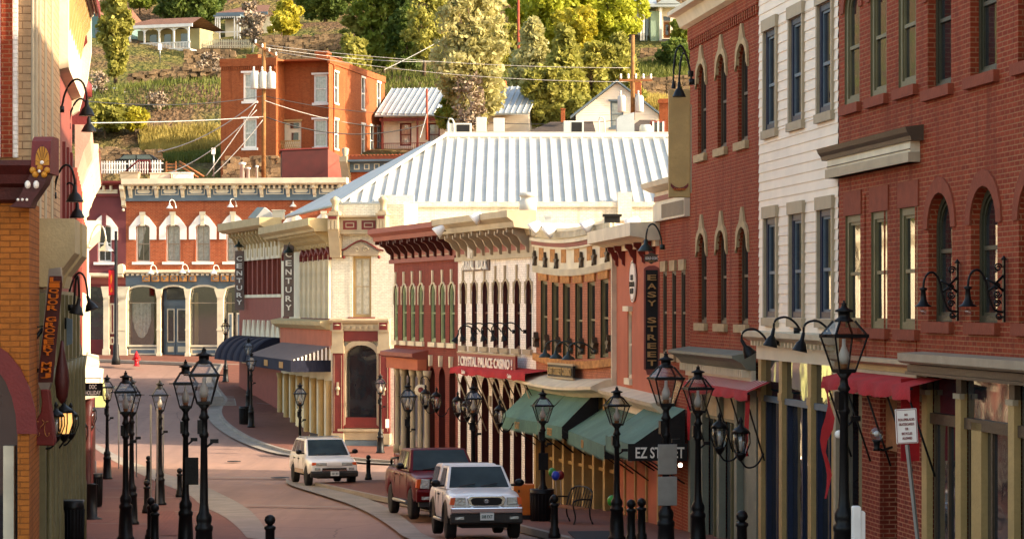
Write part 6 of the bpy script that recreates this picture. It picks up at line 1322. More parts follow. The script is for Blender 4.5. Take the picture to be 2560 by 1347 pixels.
b = MB()
for p_ in (965, 1052, 1135): b.box(u(p_) - .07, u(p_) + .07, -1.2, -1.06, -.8, ze - .2)
b.box(0, u(1200), -1.2, -1.1, ze - .45, ze - .2); b.box(0, u(1140), -1.2, -1.12, Z(362), Z(360)); b.box(0, u(1140), -1.2, -1.12, Z(384), Z(382))
for k in range(36): xx = u(1140) * k / 36; b.box(xx, xx + .03, -1.18, -1.15, Z(384), Z(361))
b.obj('porch_railing', M['maroon_light'], f.root)
b = MB(); b.box(f.L * .7, f.L * .7 + .8, 3.8, 4.6, zr - .6, zr + .45); b.obj('chimney', M['brick_hill'], f.root)
# ---- white gabled house
f = HF('white_gabled_house', 'white clapboard house with one pointed gable facing the street, behind the roof units', 'house', (1440, 177), (1646, 176.5), 9.6); u = f.u; Z = lambda py: f.z(1545, py)
ze, zp = Z(287), Z(207); h_, k = hwin(f, 1542, 254, 318, .95, 'slate', 'slate')
b = MB(); wall(b, 0, f.L, -.5, ze, [h_] if h_[3] < ze else [(h_[0], h_[1], h_[2], ze, 0)], .12, clap=.16); mid = f.L / 2; n = 14
for i in range(n):
    z0i, z1i = ze + (zp - ze) * i / n, ze + (zp - ze) * (i + 1) / n; a0_, a1_ = mid * i / n, mid * (i + 1) / n
    if z1i < h_[3] + .1:
        b.quad((a0_, -.028, z0i), (h_[0] - .002, -.028, z0i), (h_[0] - .002, 0, z1i), (a1_, 0, z1i)); b.quad((h_[1] + .002, -.028, z0i), (f.L - a0_, -.028, z0i), (f.L - a1_, 0, z1i), (h_[1] + .002, 0, z1i))
    else: b.quad((a0_, -.028, z0i), (f.L - a0_, -.028, z0i), (f.L - a1_, 0, z1i), (a1_, 0, z1i))
b.quad((0, .001, -.5), (0, 9, -.5), (0, 9, ze), (0, .001, ze)); b.quad((f.L, .001, -.5), (f.L, 9, -.5), (f.L, 9, ze), (f.L, .001, ze)); b.obj('wall', M['siding'], f.root)
uc = k.pop('uc'); zb = k.pop('zb'); window(f, uc, zb, k.pop('w'), k.pop('h'), **k)
b = MB(); ov = .4; sl_ = (zp - ze) / mid
for s_ in (-1, 1):
    xe = mid + s_ * (mid + ov); b.add([(mid, -ov, zp + .05), (xe, -ov, ze - sl_ * ov + .05), (xe, 9, ze - sl_ * ov + .05), (mid, 9, zp + .05), (mid, -ov, zp + .2), (xe, -ov, ze - sl_ * ov + .2), (xe, 9, ze - sl_ * ov + .2), (mid, 9, zp + .2)], [(0, 1, 2, 3), (4, 5, 6, 7), (0, 1, 5, 4), (1, 2, 6, 5)])
b.obj('roof', M['slate'], f.root)
b = MB(); b.box(mid + .9, mid + 1.7, 2, 2.8, zp - 1, zp + .25); b.obj('chimney', M['brick_hill'], f.root)
# dark shingle roofed house in front
f = HF('shingle_roof_house', 'low house showing only its dark shingle roof and brick chimney', 'house', (1312, 172), (1660, 171.5), 9.0); u = f.u; Z = lambda py: f.z(1420, py)
b = MB(); b.quad((0, 0, Z(333)), (u(1490), 0, Z(333)), (u(1480), 4, Z(293)), (u(1372), 4, Z(294))); b.quad((0, 0, Z(333)), (u(1372), 4, Z(294)), (u(1372), 8, Z(294)), (0, 8, Z(333))); b.quad((u(1560), 0, Z(330)), (f.L, 0, Z(330)), (u(1640), 4, Z(290)), (u(1600), 4, Z(290))); b.obj('roof', M['shingle'], f.root)
b = MB(); b.box(0, u(1490), .1, 6, -2, Z(333)); b.obj('wall', M['siding'], f.root)
b = MB(); b.box(u(1400), u(1410), 2, 2.6, Z(300), Z(266)); b.box(u(1399), u(1411), 1.95, 2.65, Z(268), Z(266) + .02); b.obj('chimney', M['brick_hill'], f.root)
f = HF('brick_corner_house', 'bit of orange brick house with a pink framed window beside the tan blade sign', 'house', (1648, 166), (1760, 165.5), 8.6); u = f.u; Z = lambda py: f.z(1660, py)
b = MB(); b.box(0, f.L, 0, 5, -2, Z(247)); b.box(-.1, f.L, -.1, 0, Z(258), Z(250)); b.obj('wall', M['brick_hill'], f.root)
f2_ = HF('pink_dormer', 'small pink framed dormer window just above the white metal roof', 'dormer', (1627, 163), (1664, 163), 9.5); u = f2_.u; Z = lambda py: f2_.z(1645, py)
b = MB(); b.box(0, f2_.L, 0, 1.5, -.5, Z(302)); b.obj('dormer_wall', M['maroon_light'], f2_.root)
b = MB(); b.box(.22, f2_.L - .22, -.04, -.02, Z(328), Z(307), 0); b.box(.1, .22, -.07, -.02, Z(330), Z(304), 1); b.box(f2_.L - .22, f2_.L - .1, -.07, -.02, Z(330), Z(304), 1); b.box(f2_.L / 2 - .06, f2_.L / 2 + .06, -.07, -.02, Z(330), Z(304), 1); b.obj('dormer_window', [M['pane'], M['letters']], f2_.root)
# ---- green victorian house, top right
f = HF('green_victorian_house', 'pale green and white Victorian house with wooden front door, top right on the hill', 'house', (1597, 231), (1730, 231), 24.3); u = f.u; Z = lambda py: f.z(1660, py)
b = MB(); wall(b, u(1640), f.L, -1, Z(18), [(u(1658), u(1676), Z(96), Z(42), 0)], .3, clap=.18); b.box(0, u(1640), 1.5, 5, -1, Z(18)); b.obj('wall', [M['siding']], f.root)
b = MB(); b.box(u(1626), u(1648), -.6, 1.4, Z(110), Z(30)); b.obj('bay', plain('pale_green', '9fb59a', .6, .1, 1), f.root)
b = MB(); b.box(u(1660), u(1675), .15, .25, Z(96), Z(56)); b.box(u(1664), u(1671), .1, .15, Z(88), Z(62), 1); b.box(u(1659), u(1676), .2, .28, Z(52), Z(40), 1); b.obj('front_door', [M['wood'], M['pane']], f.root)
b = MB()
for c in (1611, 1620): b.box(u(c) - .16, u(c) + .16, 1.44, 1.5, Z(100), Z(45))
b.box(u(1614), u(1617), -.7, -.6, Z(104), Z(45)); b.objs('window', M['pane_blue'], f.root)
b = MB()
for c in (1602, 1607, 1650, 1690, 1722): b.box(u(c) - .12, u(c) + .12, -1.1, -.9, Z(105), Z(22))
for o_ in b.objs('porch_post', M['white'], f.root): pass
b = MB(); b.prism([(-.3, Z(22)), (f.L, Z(22)), (f.L, Z(14)), (-.3, Z(14))], 'y', -1.4, 5); b.prism([(u(1640), Z(14)), (u(1668), Z(-6)), (u(1698), Z(14))], 'y', -1.5, 2, 0); b.quad((-.5, -1.4, Z(14)), (u(1640), -1.4, Z(14)), (u(1640), 3, Z(-30)), (-.5, 3, Z(-30))); b.obj('roof', M['grey_metal'], f.root)
b = MB(); b.box(-.3, u(1700), -1.0, 4, -3, Z(110)); b.obj('foundation', M['brick_hill'], f.root)
b = MB(); b.quad((u(1646), -1.3, Z(135)), (u(1680), -1.3, Z(135)), (u(1680), -.8, Z(100)), (u(1646), -.8, Z(100))); b.obj('steps', M['concrete'], f.root)
# ---- porch house, left
f = HF('arched_porch_house', 'house with white arched porch and brown shingle roof, upper left on the hill', 'house', (322, 224), (478, 222), 22.6); u = f.u; Z = lambda py: f.z(380, py)
b = MB(); b.box(0, f.L, 1.8, 6, -1.5, Z(70)); b.obj('wall', plain('pale_yellow_wall', 'a39b70', .7, .1, 1), f.root)
b = MB(); b.quad((-.3, -.4, Z(64)), (f.L + .3, -.4, Z(64)), (f.L - .6, 3.5, Z(36)), (.6, 3.5, Z(36))); b.quad((-.3, 6.5, Z(64)), (f.L + .3, 6.5, Z(64)), (f.L - .6, 3.5, Z(36)), (.6, 3.5, Z(36))); b.box(-.3, f.L + .3, -.4, -.3, Z(72), Z(64), 1); b.obj('roof', [M['shingle_brown'], M['white']], f.root)
b = MB()
for k in range(5): xx = .2 + (f.L - .4) * k / 4; b.box(xx - .07, xx + .07, -.2, -.06, Z(125), Z(72))
for k in range(4):
    a_ = .2 + (f.L - .4) * k / 4; c_ = .2 + (f.L - .4) * (k + 1) / 4; ar_ = arc(a_, c_, Z(88), .55, 8)
    for (p0, q0), (p1, q1) in zip(ar_, ar_[1:]): b.quad((p0, -.15, q0), (p1, -.15, q1), (p1, -.15, Z(72)), (p0, -.15, Z(72)))
b.obj('porch_arcade', M['white'], f.root)
b = MB(); b.box(0, f.L, -.2, -.12, Z(110), Z(108)); b.box(0, f.L, -.2, -.12, Z(126), Z(124)); b.box(0, f.L, -.1, 1.8, Z(130), Z(126))
for k in range(44): xx = f.L * k / 44; b.box(xx, xx + .05, -.18, -.14, Z(125), Z(109))
b.obj('porch_railing', M['white'], f.root)
b = MB()
for c in (362, 398, 440): b.box(u(c) - .35, u(c) + .35, 1.74, 1.8, Z(118), Z(82))
b.objs('porch_window', M['pane_blue'], f.root)
f = HF('tall_gabled_house', 'partly hidden blue green gabled house with white railing behind the tall narrow tree', 'house', (215, 226), (262, 225), 22.8); u = f.u; Z = lambda py: f.z(245, py)
b = MB(); b.box(-.3, f.L, 0, 6, -2, Z(50)); b.add([(-.3, 0, Z(50)), (f.L, 0, Z(50)), (f.L / 2 - .2, 0, Z(8))], [(0, 1, 2)]); b.obj('wall', plain('blue_green_wall', '6e8d88', .7, .1, 1), f.root)
b = MB(); b.quad((-.7, -.5, Z(56)), (f.L / 2 - .2, -.5, Z(6)), (f.L / 2 - .2, 6, Z(6)), (-.7, 6, Z(56))); b.quad((f.L + .5, -.5, Z(56)), (f.L / 2 - .2, -.5, Z(6)), (f.L / 2 - .2, 6, Z(6)), (f.L + .5, 6, Z(56))); b.obj('roof', M['shingle_brown'], f.root)
b = MB(); b.box(u(238), u(246), -.05, 0, Z(102), Z(72)); b.obj('window', M['pane'], f.root)
b = MB(); b.box(-.5, f.L + .6, -1, -.92, Z(104), Z(102)); b.box(-.5, f.L + .6, -1, -.92, Z(124), Z(120))
for k in range(16): xx = -.5 + (f.L + 1) * k / 16; b.box(xx, xx + .05, -.98, -.94, Z(121), Z(103))
b.obj('railing', M['white'], f.root)
b = MB(); b.tube([(u(252), 1, Z(40)), (u(252), 1, Z(-20))], .12, 8); b.obj('flue_pipe', M['white_metal'], f.root)
f = HF('tan_porch_house', 'tan house with brown hipped roof and scalloped white porch above the picket fence', 'house', (543, 230), (665, 229), 24.2); u = f.u; Z = lambda py: f.z(580, py)
b = MB(); b.box(.3, f.L, 1.5, 7, -1.5, Z(40)); b.obj('wall', M['cream_wall'], f.root)
b = MB(); b.quad((-.4, .6, Z(30)), (f.L, .6, Z(30)), (f.L - 1, 4.5, Z(0)), (1.7, 4.5, Z(0))); b.quad((-.4, .6, Z(30)), (1.7, 4.5, Z(0)), (1.7, 5, Z(0)), (-.4, 8, Z(30))); b.box(-.3, f.L, .5, .6, Z(38), Z(30), 1); b.box(-.1, u(608), -.9, 1.5, Z(44), Z(40), 1); b.obj('roof', [M['shingle_brown'], M['slate']], f.root)
b = MB()
for c in (546, 551, 556, 593, 600, 606): b.box(u(c) - .05, u(c) + .05, -.85, -.75, Z(100), Z(44))
for k in range(12): xx = .1 + (u(608) - .2) * k / 12; b.prism([(xx, Z(44)), (xx + .1, Z(49)), (xx + .2, Z(44))], 'y', -.86, -.84)
b.box(0, u(606), -.85, -.8, Z(84), Z(82)); b.obj('porch_frame', M['white'], f.root)
f = HF('white_roof_house', 'low house with a bright white metal roof half hidden behind the left row', 'house', (150, 198), (278, 197), 15.5); u = f.u; Z = lambda py: f.z(230, py)
b = MB(); b.add([(0, 0, Z(258)), (f.L, 0, Z(250)), (f.L - .4, 3, Z(242)), (u(212), 3, Z(204)), (0, 3, Z(196))], [(0, 1, 2, 3, 4)]); b.add([(f.L, 0, Z(250)), (f.L - .4, 3, Z(242)), (f.L + .6, 6, Z(252))], [(0, 1, 2)]); b.obj('roof', M['white_metal'], f.root)
b = MB(); b.box(0, f.L - .1, .2, 5, -1, Z(259)); b.obj('wall', M['slate'], f.root)
b = MB(); b.box(u(262), u(277), 1.5, 2.2, Z(250), Z(218)); b.box(u(261), u(278), 1.45, 2.25, Z(220), Z(216), 1); b.obj('chimney', [M['brick_hill'], M['white']], f.root)
t = empty('brick_chimney', T(318, 256, 196), 'lone orange brick chimney right of the white roofed house', 'chimney'); b = MB(); b.box(-.25, .25, -.2, .3, -1, .7); b.box(-.3, .3, -.25, .35, .7, .82, 1); b.obj('stack', [M['brick_hill'], M['white']], t)
# ---- dry stone walls
M['stone'] = plain('stone', '8d7355', .95, .35, 1.3, bd=.03); M['stone_b'] = plain('stone_b', '6f5a43', .95, .35, 1.3, bd=.03)
def stone_wall(p0, p1, yt0, yt1, yb, D, label, rough=.0, D1=None):
    D1 = D1 or D; rr = random.Random(int(p0 + yt0)); t = empty('stone_wall', T((p0 + p1) / 2, yb, (D + D1) / 2), label, 'stone wall'); o = t.location; b = MB()
    n = max(3, int((p1 - p0) * D / F / .36))
    for i in range(n):
        k = (i + .5) / n; px_ = p0 + (p1 - p0) * k; Dk = D + (D1 - D) * k; zt_ = (HY - (yt0 + (yt1 - yt0) * k)) / F * Dk; zb_ = (HY - yb) / F * Dk - .6; z_ = zb_; X = (px_ - CX) / F * Dk
        while z_ < zt_ - .12:
            hh = min(.16 + rr.random() * .28, zt_ - z_ + .1); w_ = .20 + rr.random() * .14; xx = X + (rr.random() - .5) * .25; yy = Dk + rr.random() * .14 + (z_ - zb_) * .08 + rr.random() * rough
            q_ = [(xx + sx * w_ * (1 - rr.random() * .18), sz * hh * .47 * (1 - rr.random() * .15) + z_ + hh / 2) for sx, sz in ((-1, -1), (-.2, -1.08), (1, -.9), (1.05, .2), (.9, 1), (0, 1.05), (-1, .85), (-1.06, 0))]
            b.prism([(a - o.x, c - o.z) for a, c in q_], 'y', yy - .25 - rr.random() * .1 - o.y, yy + .5 - o.y, 0 if rr.random() < .6 else 1); z_ += hh * .93
    b.obj('stones', [M['stone'], M['stone_b']], t)
stone_wall(650, 882, 90, 86, 150, 212, 'long dry stone retaining wall below the golden grass, upper middle')
stone_wall(462, 585, 124, 126, 158, 212, 'stone retaining wall under the pale picket fence')
stone_wall(318, 480, 186, 160, 232, 204, 'rough rubble stone wall right of the tall narrow tree', .4)
stone_wall(420, 560, 168, 176, 215, 200, 'tumbled rubble bank between the tall narrow tree and the brick house', .8)
stone_wall(240, 405, 368, 376, 408, 171, 'stone wall behind the white picket fence and parked car')
stone_wall(560, 705, 392, 392, 440, 166, 'stone foundation wall under the brick house')
stone_wall(1500, 1725, 196, 190, 232, 205, 'low dark stone wall below the green victorian house lawn')
stone_wall(1600, 1660, 122, 122, 150, 222, 'short stone wall under the victorian house steps')
# ---- fences
def picket(p0, p1, yt, yb, D, label, mat, posts=0, pw=.09, gap=.17):
    x0, x1 = (p0 - CX) / F * D, (p1 - CX) / F * D; zt_, zb_ = (HY - yt) / F * D, (HY - yb) / F * D; t = empty('picket_fence', (x0, D, zb_), label, 'fence'); h = zt_ - zb_; b = MB(); n = int((x1 - x0) / gap)
    for k in range(n): xx = k * gap; b.prism([(xx, 0), (xx + pw, 0), (xx + pw, h - .08), (xx + pw / 2, h), (xx, h - .08)], 'y', -.03, -.002)
    b.box(0, x1 - x0, 0, .05, h * .25, h * .33); b.box(0, x1 - x0, 0, .05, h * .72, h * .8); b.obj('pickets', M[mat], t); return t
picket(240, 320, 402, 434, 158, 'white picket fence on the roofline, left stretch', 'white'); picket(322, 408, 400, 434, 158.5, 'white picket fence beside the dark red stair rail', 'white')
picket(475, 640, 98, 121, 224, 'pale cream picket fence on the stone wall, upper left', 'cream')
t = empty('stair_railing', T(345, 438, 157), 'dark red stair railing in front of the white picket fence', 'railing'); s = S(157); b = MB(); b.tube([(-42 * s, 0, 0), (0, 0, 36 * s), (30 * s, 0, 36 * s), (30 * s, 0, 0)], .06, 6)
for k in range(6): b.tube([((-2 + k * 6) * s, 0, 0), ((-2 + k * 6) * s, 0, 35 * s)], .025, 4)
b.obj('rail', M['maroon'], t)
t = empty('deck_railing', T(450, 444, 157), 'weathered wooden deck railing and slanting ladder at the roof edge', 'railing'); b = MB()
for k in range(4): b.box(-34 * s, -10 * s, 0, .08, (8 + k * 8) * s, (11 + k * 8) * s)
for xx in (-34, -10): b.box(xx * s - .05, xx * s + .05, -.05, 0, 0, 40 * s)
b.tube([(-2 * s, 0, 40 * s), (60 * s, 0, 2 * s)], .07, 4); b.tube([(-2 * s, 0, 30 * s), (46 * s, 0, 0)], .07, 4); b.obj('timber', M['wood'], t)
# bits on the brick shop roof
def rbox(name, cat, label, p0, p1, yt, yb, D, mat, depth=1.0):
    s = S(D); t = empty(name, T((p0 + p1) / 2, yb, D), label, cat); w_ = (p1 - p0) * s; h = (yb - yt) * s; b = MB(); b.box(-w_ / 2, w_ / 2, 0, depth, 0, h); b.box(-w_ / 2 - .05, w_ / 2 + .05, -.05, depth + .05, h, h + .06); b.obj('box', M[mat], t); return t
rbox('roof_box', 'roof box', 'long low beige box on the brick shop roof', 300, 345, 432, 447, 155, 'grey_beige'); rbox('roof_box', 'roof box', 'bright white low box on the brick shop roof left of the ladder foot', 432, 478, 433, 447, 155, 'white'); rbox('roof_box', 'roof box', 'tan box between the two pale boxes on the brick shop roof', 375, 425, 434, 447, 155.5, 'cream')
for (p_, yt, r_, lb) in ((606, 405, .16, 'tallest white vent pipe left of the power pole'), (620, 418, .12, 'shorter white vent pipe beside the tallest one'), (642, 413, .08, 'thin white vent pipe just left of the power pole')):
    t = empty('vent_pipe', T(p_, 447, 154), lb, 'vent pipe', 'vent pipes on the brick shop roof'); h = (447 - yt) * S(154); b = MB(); b.lathe([(r_, 0), (r_, h * .8), (r_ * 1.5, h * .82), (r_ * 1.5, h * .95), (.01, h)], (0, 0, 0), 10); b.obj('pipe', M['white_metal'], t)
# parked car behind the fence
t = empty('parked_car', T(345, 402, 166), 'dark parked car seen over the white picket fence', 'car'); s = S(166); b = MB(); b.prism([(-62 * s, -.8), (-60 * s, .0), (-48 * s, .12), (-35 * s, .42), (30 * s, .45), (44 * s, .15), (54 * s, .0), (56 * s, -.8)], 'y', 0, 1.7); b.obj('body', M['black'], t, bevel=.06)
b = MB(); b.prism([(-46 * s, .12), (-34 * s, .38), (-6 * s, .40), (-6 * s, .12)], 'y', -.02, 0); b.prism([(-3 * s, .12), (-3 * s, .40), (28 * s, .40), (38 * s, .12)], 'y', -.02, 0); b.objs('side_window', M['pane_blue'], t)
# small street signs on the hill
for (p_, yt, yb, D, lb) in ((534, 370, 442, 160, 'small white street sign on a post left of the brick house'), (400, 110, 158, 215, 'small pale sign on a tall post below the arched porch house')):
    t = empty('post_sign', T(p_, yb, D), lb, 'sign'); s = S(D); h = (yb - yt) * s; b = MB(); b.tube([(0, 0, 0), (0, 0, h)], .05, 6); b.obj('post', M['steel'], t); b = MB(); b.box(-5 * s, 5 * s, -.07, -.05, h - 16 * s, h); b.obj('plate', M['letters'], t)
# ---- rooftop air conditioning units behind the white ridge
def ac(px_, w_, yt, yb, label, dark=1, D=134, side='white_metal'):
    s = S(D); t = empty('air_conditioner', T(px_, yb, D), label, 'air conditioner', 'air conditioners on the white roof'); w = w_ * s; h = (yb - yt) * s; b = MB(); b.box(-w / 2, w / 2, 0, .9, 0, h); b.obj('casing', M[side], t, bevel=.03)
    b = MB(); b.box(-w * .1, w * .42, -.02, .0, h * .12, h * .88); n = 9
    if dark:
        b.obj('fan_grille', M['iron'], t)
    b = MB(); b.box(-w / 2 - .1, w / 2 + .1, .1, .8, -.12, -.002); b.obj('stand', M['grey_metal'], t)
ac(1148, 62, 308, 340, 'white rooftop air conditioner with a square grey grille at the ridge left end'); ac(1203, 26, 293, 330, 'narrow white rooftop unit, left of the standing pair', 0); ac(1247, 28, 295, 330, 'narrow white rooftop unit, right of the standing pair', 0); ac(1434, 50, 302, 335, 'white rooftop air conditioner with a dark square grille in the middle')
t = empty('roof_duct', T(1564, 335, 134), 'grey slant topped metal duct on the white roof by the gabled house', 'duct'); s = S(134); b = MB(); b.prism([(-22 * s, 0), (-22 * s, 38 * s), (-12 * s, 46 * s), (22 * s, 54 * s), (22 * s, 0)], 'y', 0, 1); b.obj('duct', M['grey_metal'], t)
t = empty('roof_vent', T(1615, 333, 134), 'round white roof vent drum at the right end of the ridge', 'vent'); b = MB(); b.lathe([(17 * s, 0), (15 * s, 18 * s), (12 * s, 22 * s), (.01, 23 * s)], (0, .4, 0), 14); b.obj('drum', M['white_metal'], t)
t = empty('roof_flue', T(1320, 532, 100), 'thick white flue with collar on the flat roof behind the white brick cornice', 'flue'); s = S(100); b = MB(); b.lathe([(22 * s, 0), (22 * s, 30 * s), (18 * s, 32 * s), (18 * s, 40 * s), (23 * s, 41 * s), (20 * s, 50 * s), (.01, 51 * s)], (0, 0, 0), 16); b.obj('flue', M['white_metal'], t)
for (p_, yt, D, lb) in ((1120, 296, 134, 'bent white pipe at the far left of the roof ridge'), (1497, 292, 134, 'white bent pipe right of the middle rooftop air conditioner')):
    t = empty('bent_pipe', T(p_, 340, D), lb, 'pipe'); s = S(D); h = (340 - yt) * s; b = MB(); b.tube(smooth3([(0, 0, 0), (0, 0, h * .9), (.12, 0, h), (.32, 0, h * .9), (.34, 0, h * .2)]), .05, 6); b.obj('pipe', M['white_metal'], t)
# ---- poles and wires
def pole(px_, yt, yb, D, r, mat, label, lean=0): 
    s = S(D); t = empty('utility_pole', T(px_, yb, D), label, 'utility pole', 'utility poles'); h = (yb - yt) * s; b = MB(); b.tube([(0, 0, 0), (lean, 0, h)], [r, r * .8], 10); b.obj('mast', M[mat], t); return t, h, s
t, h, s = pole(659, 108, 446, 155, .15, 'wood_pole', 'wooden utility pole with three white transformers before the brick house', .03)
def transformers(t, xs_, z_, s, r=.28):
    for x_ in xs_:
        b = MB(); b.lathe([(r * .9, 0), (r, .04), (r, 1.0), (r * .6, 1.12), (.02, 1.14)], (x_, -.35, z_), 12); b.lathe([(.05, 1.1), (.09, 1.2), (.05, 1.3), (.08, 1.4), (.02, 1.45)], (x_ - .08, -.35, z_), 6); b.obj('transformer', M['white_metal'], t)
transformers(t, (-.52, .02, .54), (446 - 224) * s, s)
b = MB(); b.add([(-.55, -.12, h - .1), (.9, -.25, h - 1.0), (.9, -.1, h - 1.0), (-.55, .03, h - .1), (-.55, -.12, h + .05), (.9, -.25, h - .85), (.9, -.1, h - .85), (-.55, .03, h + .05)], [(0, 1, 2, 3), (4, 5, 6, 7), (0, 1, 5, 4), (2, 3, 7, 6), (1, 2, 6, 5), (0, 3, 7, 4)]); b.obj('crossarm', M['wood'], t)
b = MB()
for k in range(4): b.lathe([(.04, 0), (.07, .08), (.04, .14), (.07, .2), (.01, .26)], (-.5 + k * .44, -.2, h - .05 - k * .27), 6)
b.objs('insulator', M['letters'], t)
t, h, s = pole(1582, 88, 300, 160, .16, 'wood_pole', 'wooden utility pole with two white transformers behind the grey roof duct')
transformers(t, (-.75, .42), (300 - 282) * s, s); b = MB(); b.box(-.9, 1.3, -.15, -.05, (300 - 204) * s, (300 - 199) * s); b.obj('crossarm', M['wood'], t); b = MB()
for k in range(5): b.lathe([(.05, 0), (.08, .1), (.05, .2), (.08, .28), (.01, .36)], (-.8 + k * .5, -.1, (300 - 198) * s), 6)
b.objs('insulator', M['letters'], t)
pole(1067, 222, 350, 160, .09, 'red_pole', 'thin rusty red pole in front of the metal roofed house'); pole(1296, -20, 205, 200, .14, 'red_pole', 'tall reddish wooden pole rising among the trees, top middle')
def wire(a, b_, sag_, label, mat='wire', r=.022, n=14):
    A, B_ = T(*a), T(*b_); t = empty('overhead_wire', A, label, 'wire', 'overhead wires'); b = MB(); b.tube([(A.lerp(B_, i / n) - A) - Vector((0, 0, sag_ * 4 * (i / n) * (1 - i / n))) for i in range(n + 1)], r, 4); b.obj('cable', M[mat], t)
wire((659, 240, 155), (180, 250, 120), .4, 'dark wire running left from the transformer pole to the white roofed house'); wire((659, 292, 155), (180, 308, 110), .1, 'pale wire running left across the grass from the transformer pole', 'wire_pale', .03)
wire((640, 262, 154.6), (515, 440, 154), .1, 'first slanting guy wire left of the transformer pole', 'wire_pale', .03); wire((640, 255, 154.6), (395, 380, 158), .5, 'beaded wire slanting down to the picket fence', 'wire_pale', .035); wire((642, 275, 154.6), (400, 440, 156), .6, 'lower wire slanting down to the deck railing', 'wire_pale', .03)
wire((657, 300, 154.7), (530, 440, 154), .15, 'second slanting guy wire left of the transformer pole', 'wire_pale', .028)
wire((662, 240, 155), (1067, 285, 160), .35, 'dark wire from the transformer pole to the thin red pole'); wire((662, 292, 155), (1067, 310, 160), .9, 'lowest dark drooping wire in front of the brick house', 'wire', .035); wire((662, 252, 154.8), (960, 318, 182), .3, 'beaded wire from the transformer pole along the brick house', 'wire_pale', .03)
wire((655, 118, 155), (1120, 155, 190), .3, 'high wire over the brick house roof', 'wire_pale', .02); wire((655, 112, 155), (1580, 170, 160), .4, 'long high wire between the two transformer poles', 'wire_pale', .018); wire((690, 130, 155), (1580, 205, 160), .5, 'second long wire between the two transformer poles', 'wire_pale', .018)
wire((1067, 288, 160), (1582, 296, 160), .5, 'dark wire along the metal roofed house eaves'); wire((960, 175, 186), (1130, 85, 205), .1, 'beaded wire climbing into the trees', 'wire_pale', .03); wire((1067, 285, 160), (1050, 345, 150), .02, 'short guy wire from the thin red pole', 'wire_pale', .03)
# ================================================================== vegetation
def leafmat(name, c1, c2, tr=.25):
    m = bpy.data.materials.new(name); m.use_nodes = True; nt = m.node_tree; p = nt.nodes['Principled BSDF']; gi = nt.nodes.new('ShaderNodeNewGeometry'); v = coords(nt)
    o = mix(nt, gi.outputs['Random Per Island'], lin(c1), lin(c2)); o = mix(nt, noise(nt, v, .5, 3), o, tuple(x * .8 for x in lin(c1))); nt.links.new(o, p.inputs['Base Color']); p.inputs['Roughness'].default_value = .6; p.inputs['Specular IOR Level'].default_value = .2
    t = nt.nodes.new('ShaderNodeBsdfTranslucent'); nt.links.new(o, t.inputs[0]); mx = nt.nodes.new('ShaderNodeMixShader'); mx.inputs[0].default_value = tr; nt.links.new(p.outputs[0], mx.inputs[1]); nt.links.new(t.outputs[0], mx.inputs[2]); nt.links.new(mx.outputs[0], nt.nodes['Material Output'].inputs[0]); return m
M['leaf_yellow'] = leafmat('leaf_yellow', 'b0a636', 'd2c658', .42); M['leaf_lime'] = leafmat('leaf_lime', 'a9b038', 'cccc58', .45); M['leaf_green'] = leafmat('leaf_green', '7f8f36', 'adb056', .45); M['leaf_dark'] = leafmat('leaf_dark', '55692e', '7d8c46', .38)
M['leaf_willow'] = leafmat('leaf_willow', 'b4ae70', 'd2cb98', .42); M['leaf_olive'] = leafmat('leaf_olive', '969546', 'bcb462', .42); M['twig'] = leafmat('twig', '8d7a66', 'a4937f', 0); M['bark'] = plain('bark', '5e4b39', .9, .35, 4, bd=.03); M['bark_pale'] = plain('bark_pale', 'a79f8c', .9, .3, 4)
M['grass_gold'] = leafmat('grass_gold', 'a8944c', 'c2ad62', .3); M['grass_green'] = leafmat('grass_green', '5b652a', '80803e', .3)
def leafy(b, c, rx, rz, n, size, rr, m=0, tall=1.0, droop=0):
    for _ in range(n):
        while True:
            p = Vector((rr.uniform(-1, 1), rr.uniform(-1, 1), rr.uniform(-1, 1)))
            if .15 < p.length < 1: break
        p = p * (p.length ** -.35)
        q = Vector((c[0] + p.x * rx, c[1] + p.y * rx, c[2] + p.z * rz)); a = Vector((rr.gauss(0, 1), rr.gauss(0, 1), rr.gauss(0, 1))).normalized(); d = a.cross(Vector((rr.gauss(0, 1), rr.gauss(0, 1), rr.gauss(0, 1)))).normalized(); s_ = size * rr.uniform(.6, 1.3)
        a = a * s_; d = d * s_ * .55; a.z -= droop * s_
        b.add([q - a, q + d, q + a, q - d], [(0, 1, 2, 3)], m)
def crown_clumps(shape, rr, n):
    out = []
    for k in range(n):
        t = rr.random(); a = rr.uniform(0, 6.283)
        if shape == 'column': z = .05 + .93 * t; r = .42 * math.sin(math.pi * min(1, (1 - t) * .9 + .1)) ** .5 * rr.uniform(.2, 1)
        elif shape == 'cone': z = t ** 1.2; r = .5 * (1 - z) * rr.uniform(.3, 1) + .03
        elif shape == 'bush': z = .05 + .8 * t ** .8; r = .46 * math.cos(max(0, z - .25) * 1.6) * rr.uniform(.2, 1)
        else: z = .12 + .85 * t; r = .48 * math.sin(math.pi * (.15 + .8 * (1 - t))) ** .6 * rr.uniform(.25, 1)
        out.append((r * math.cos(a), r * math.sin(a), z))
    return out
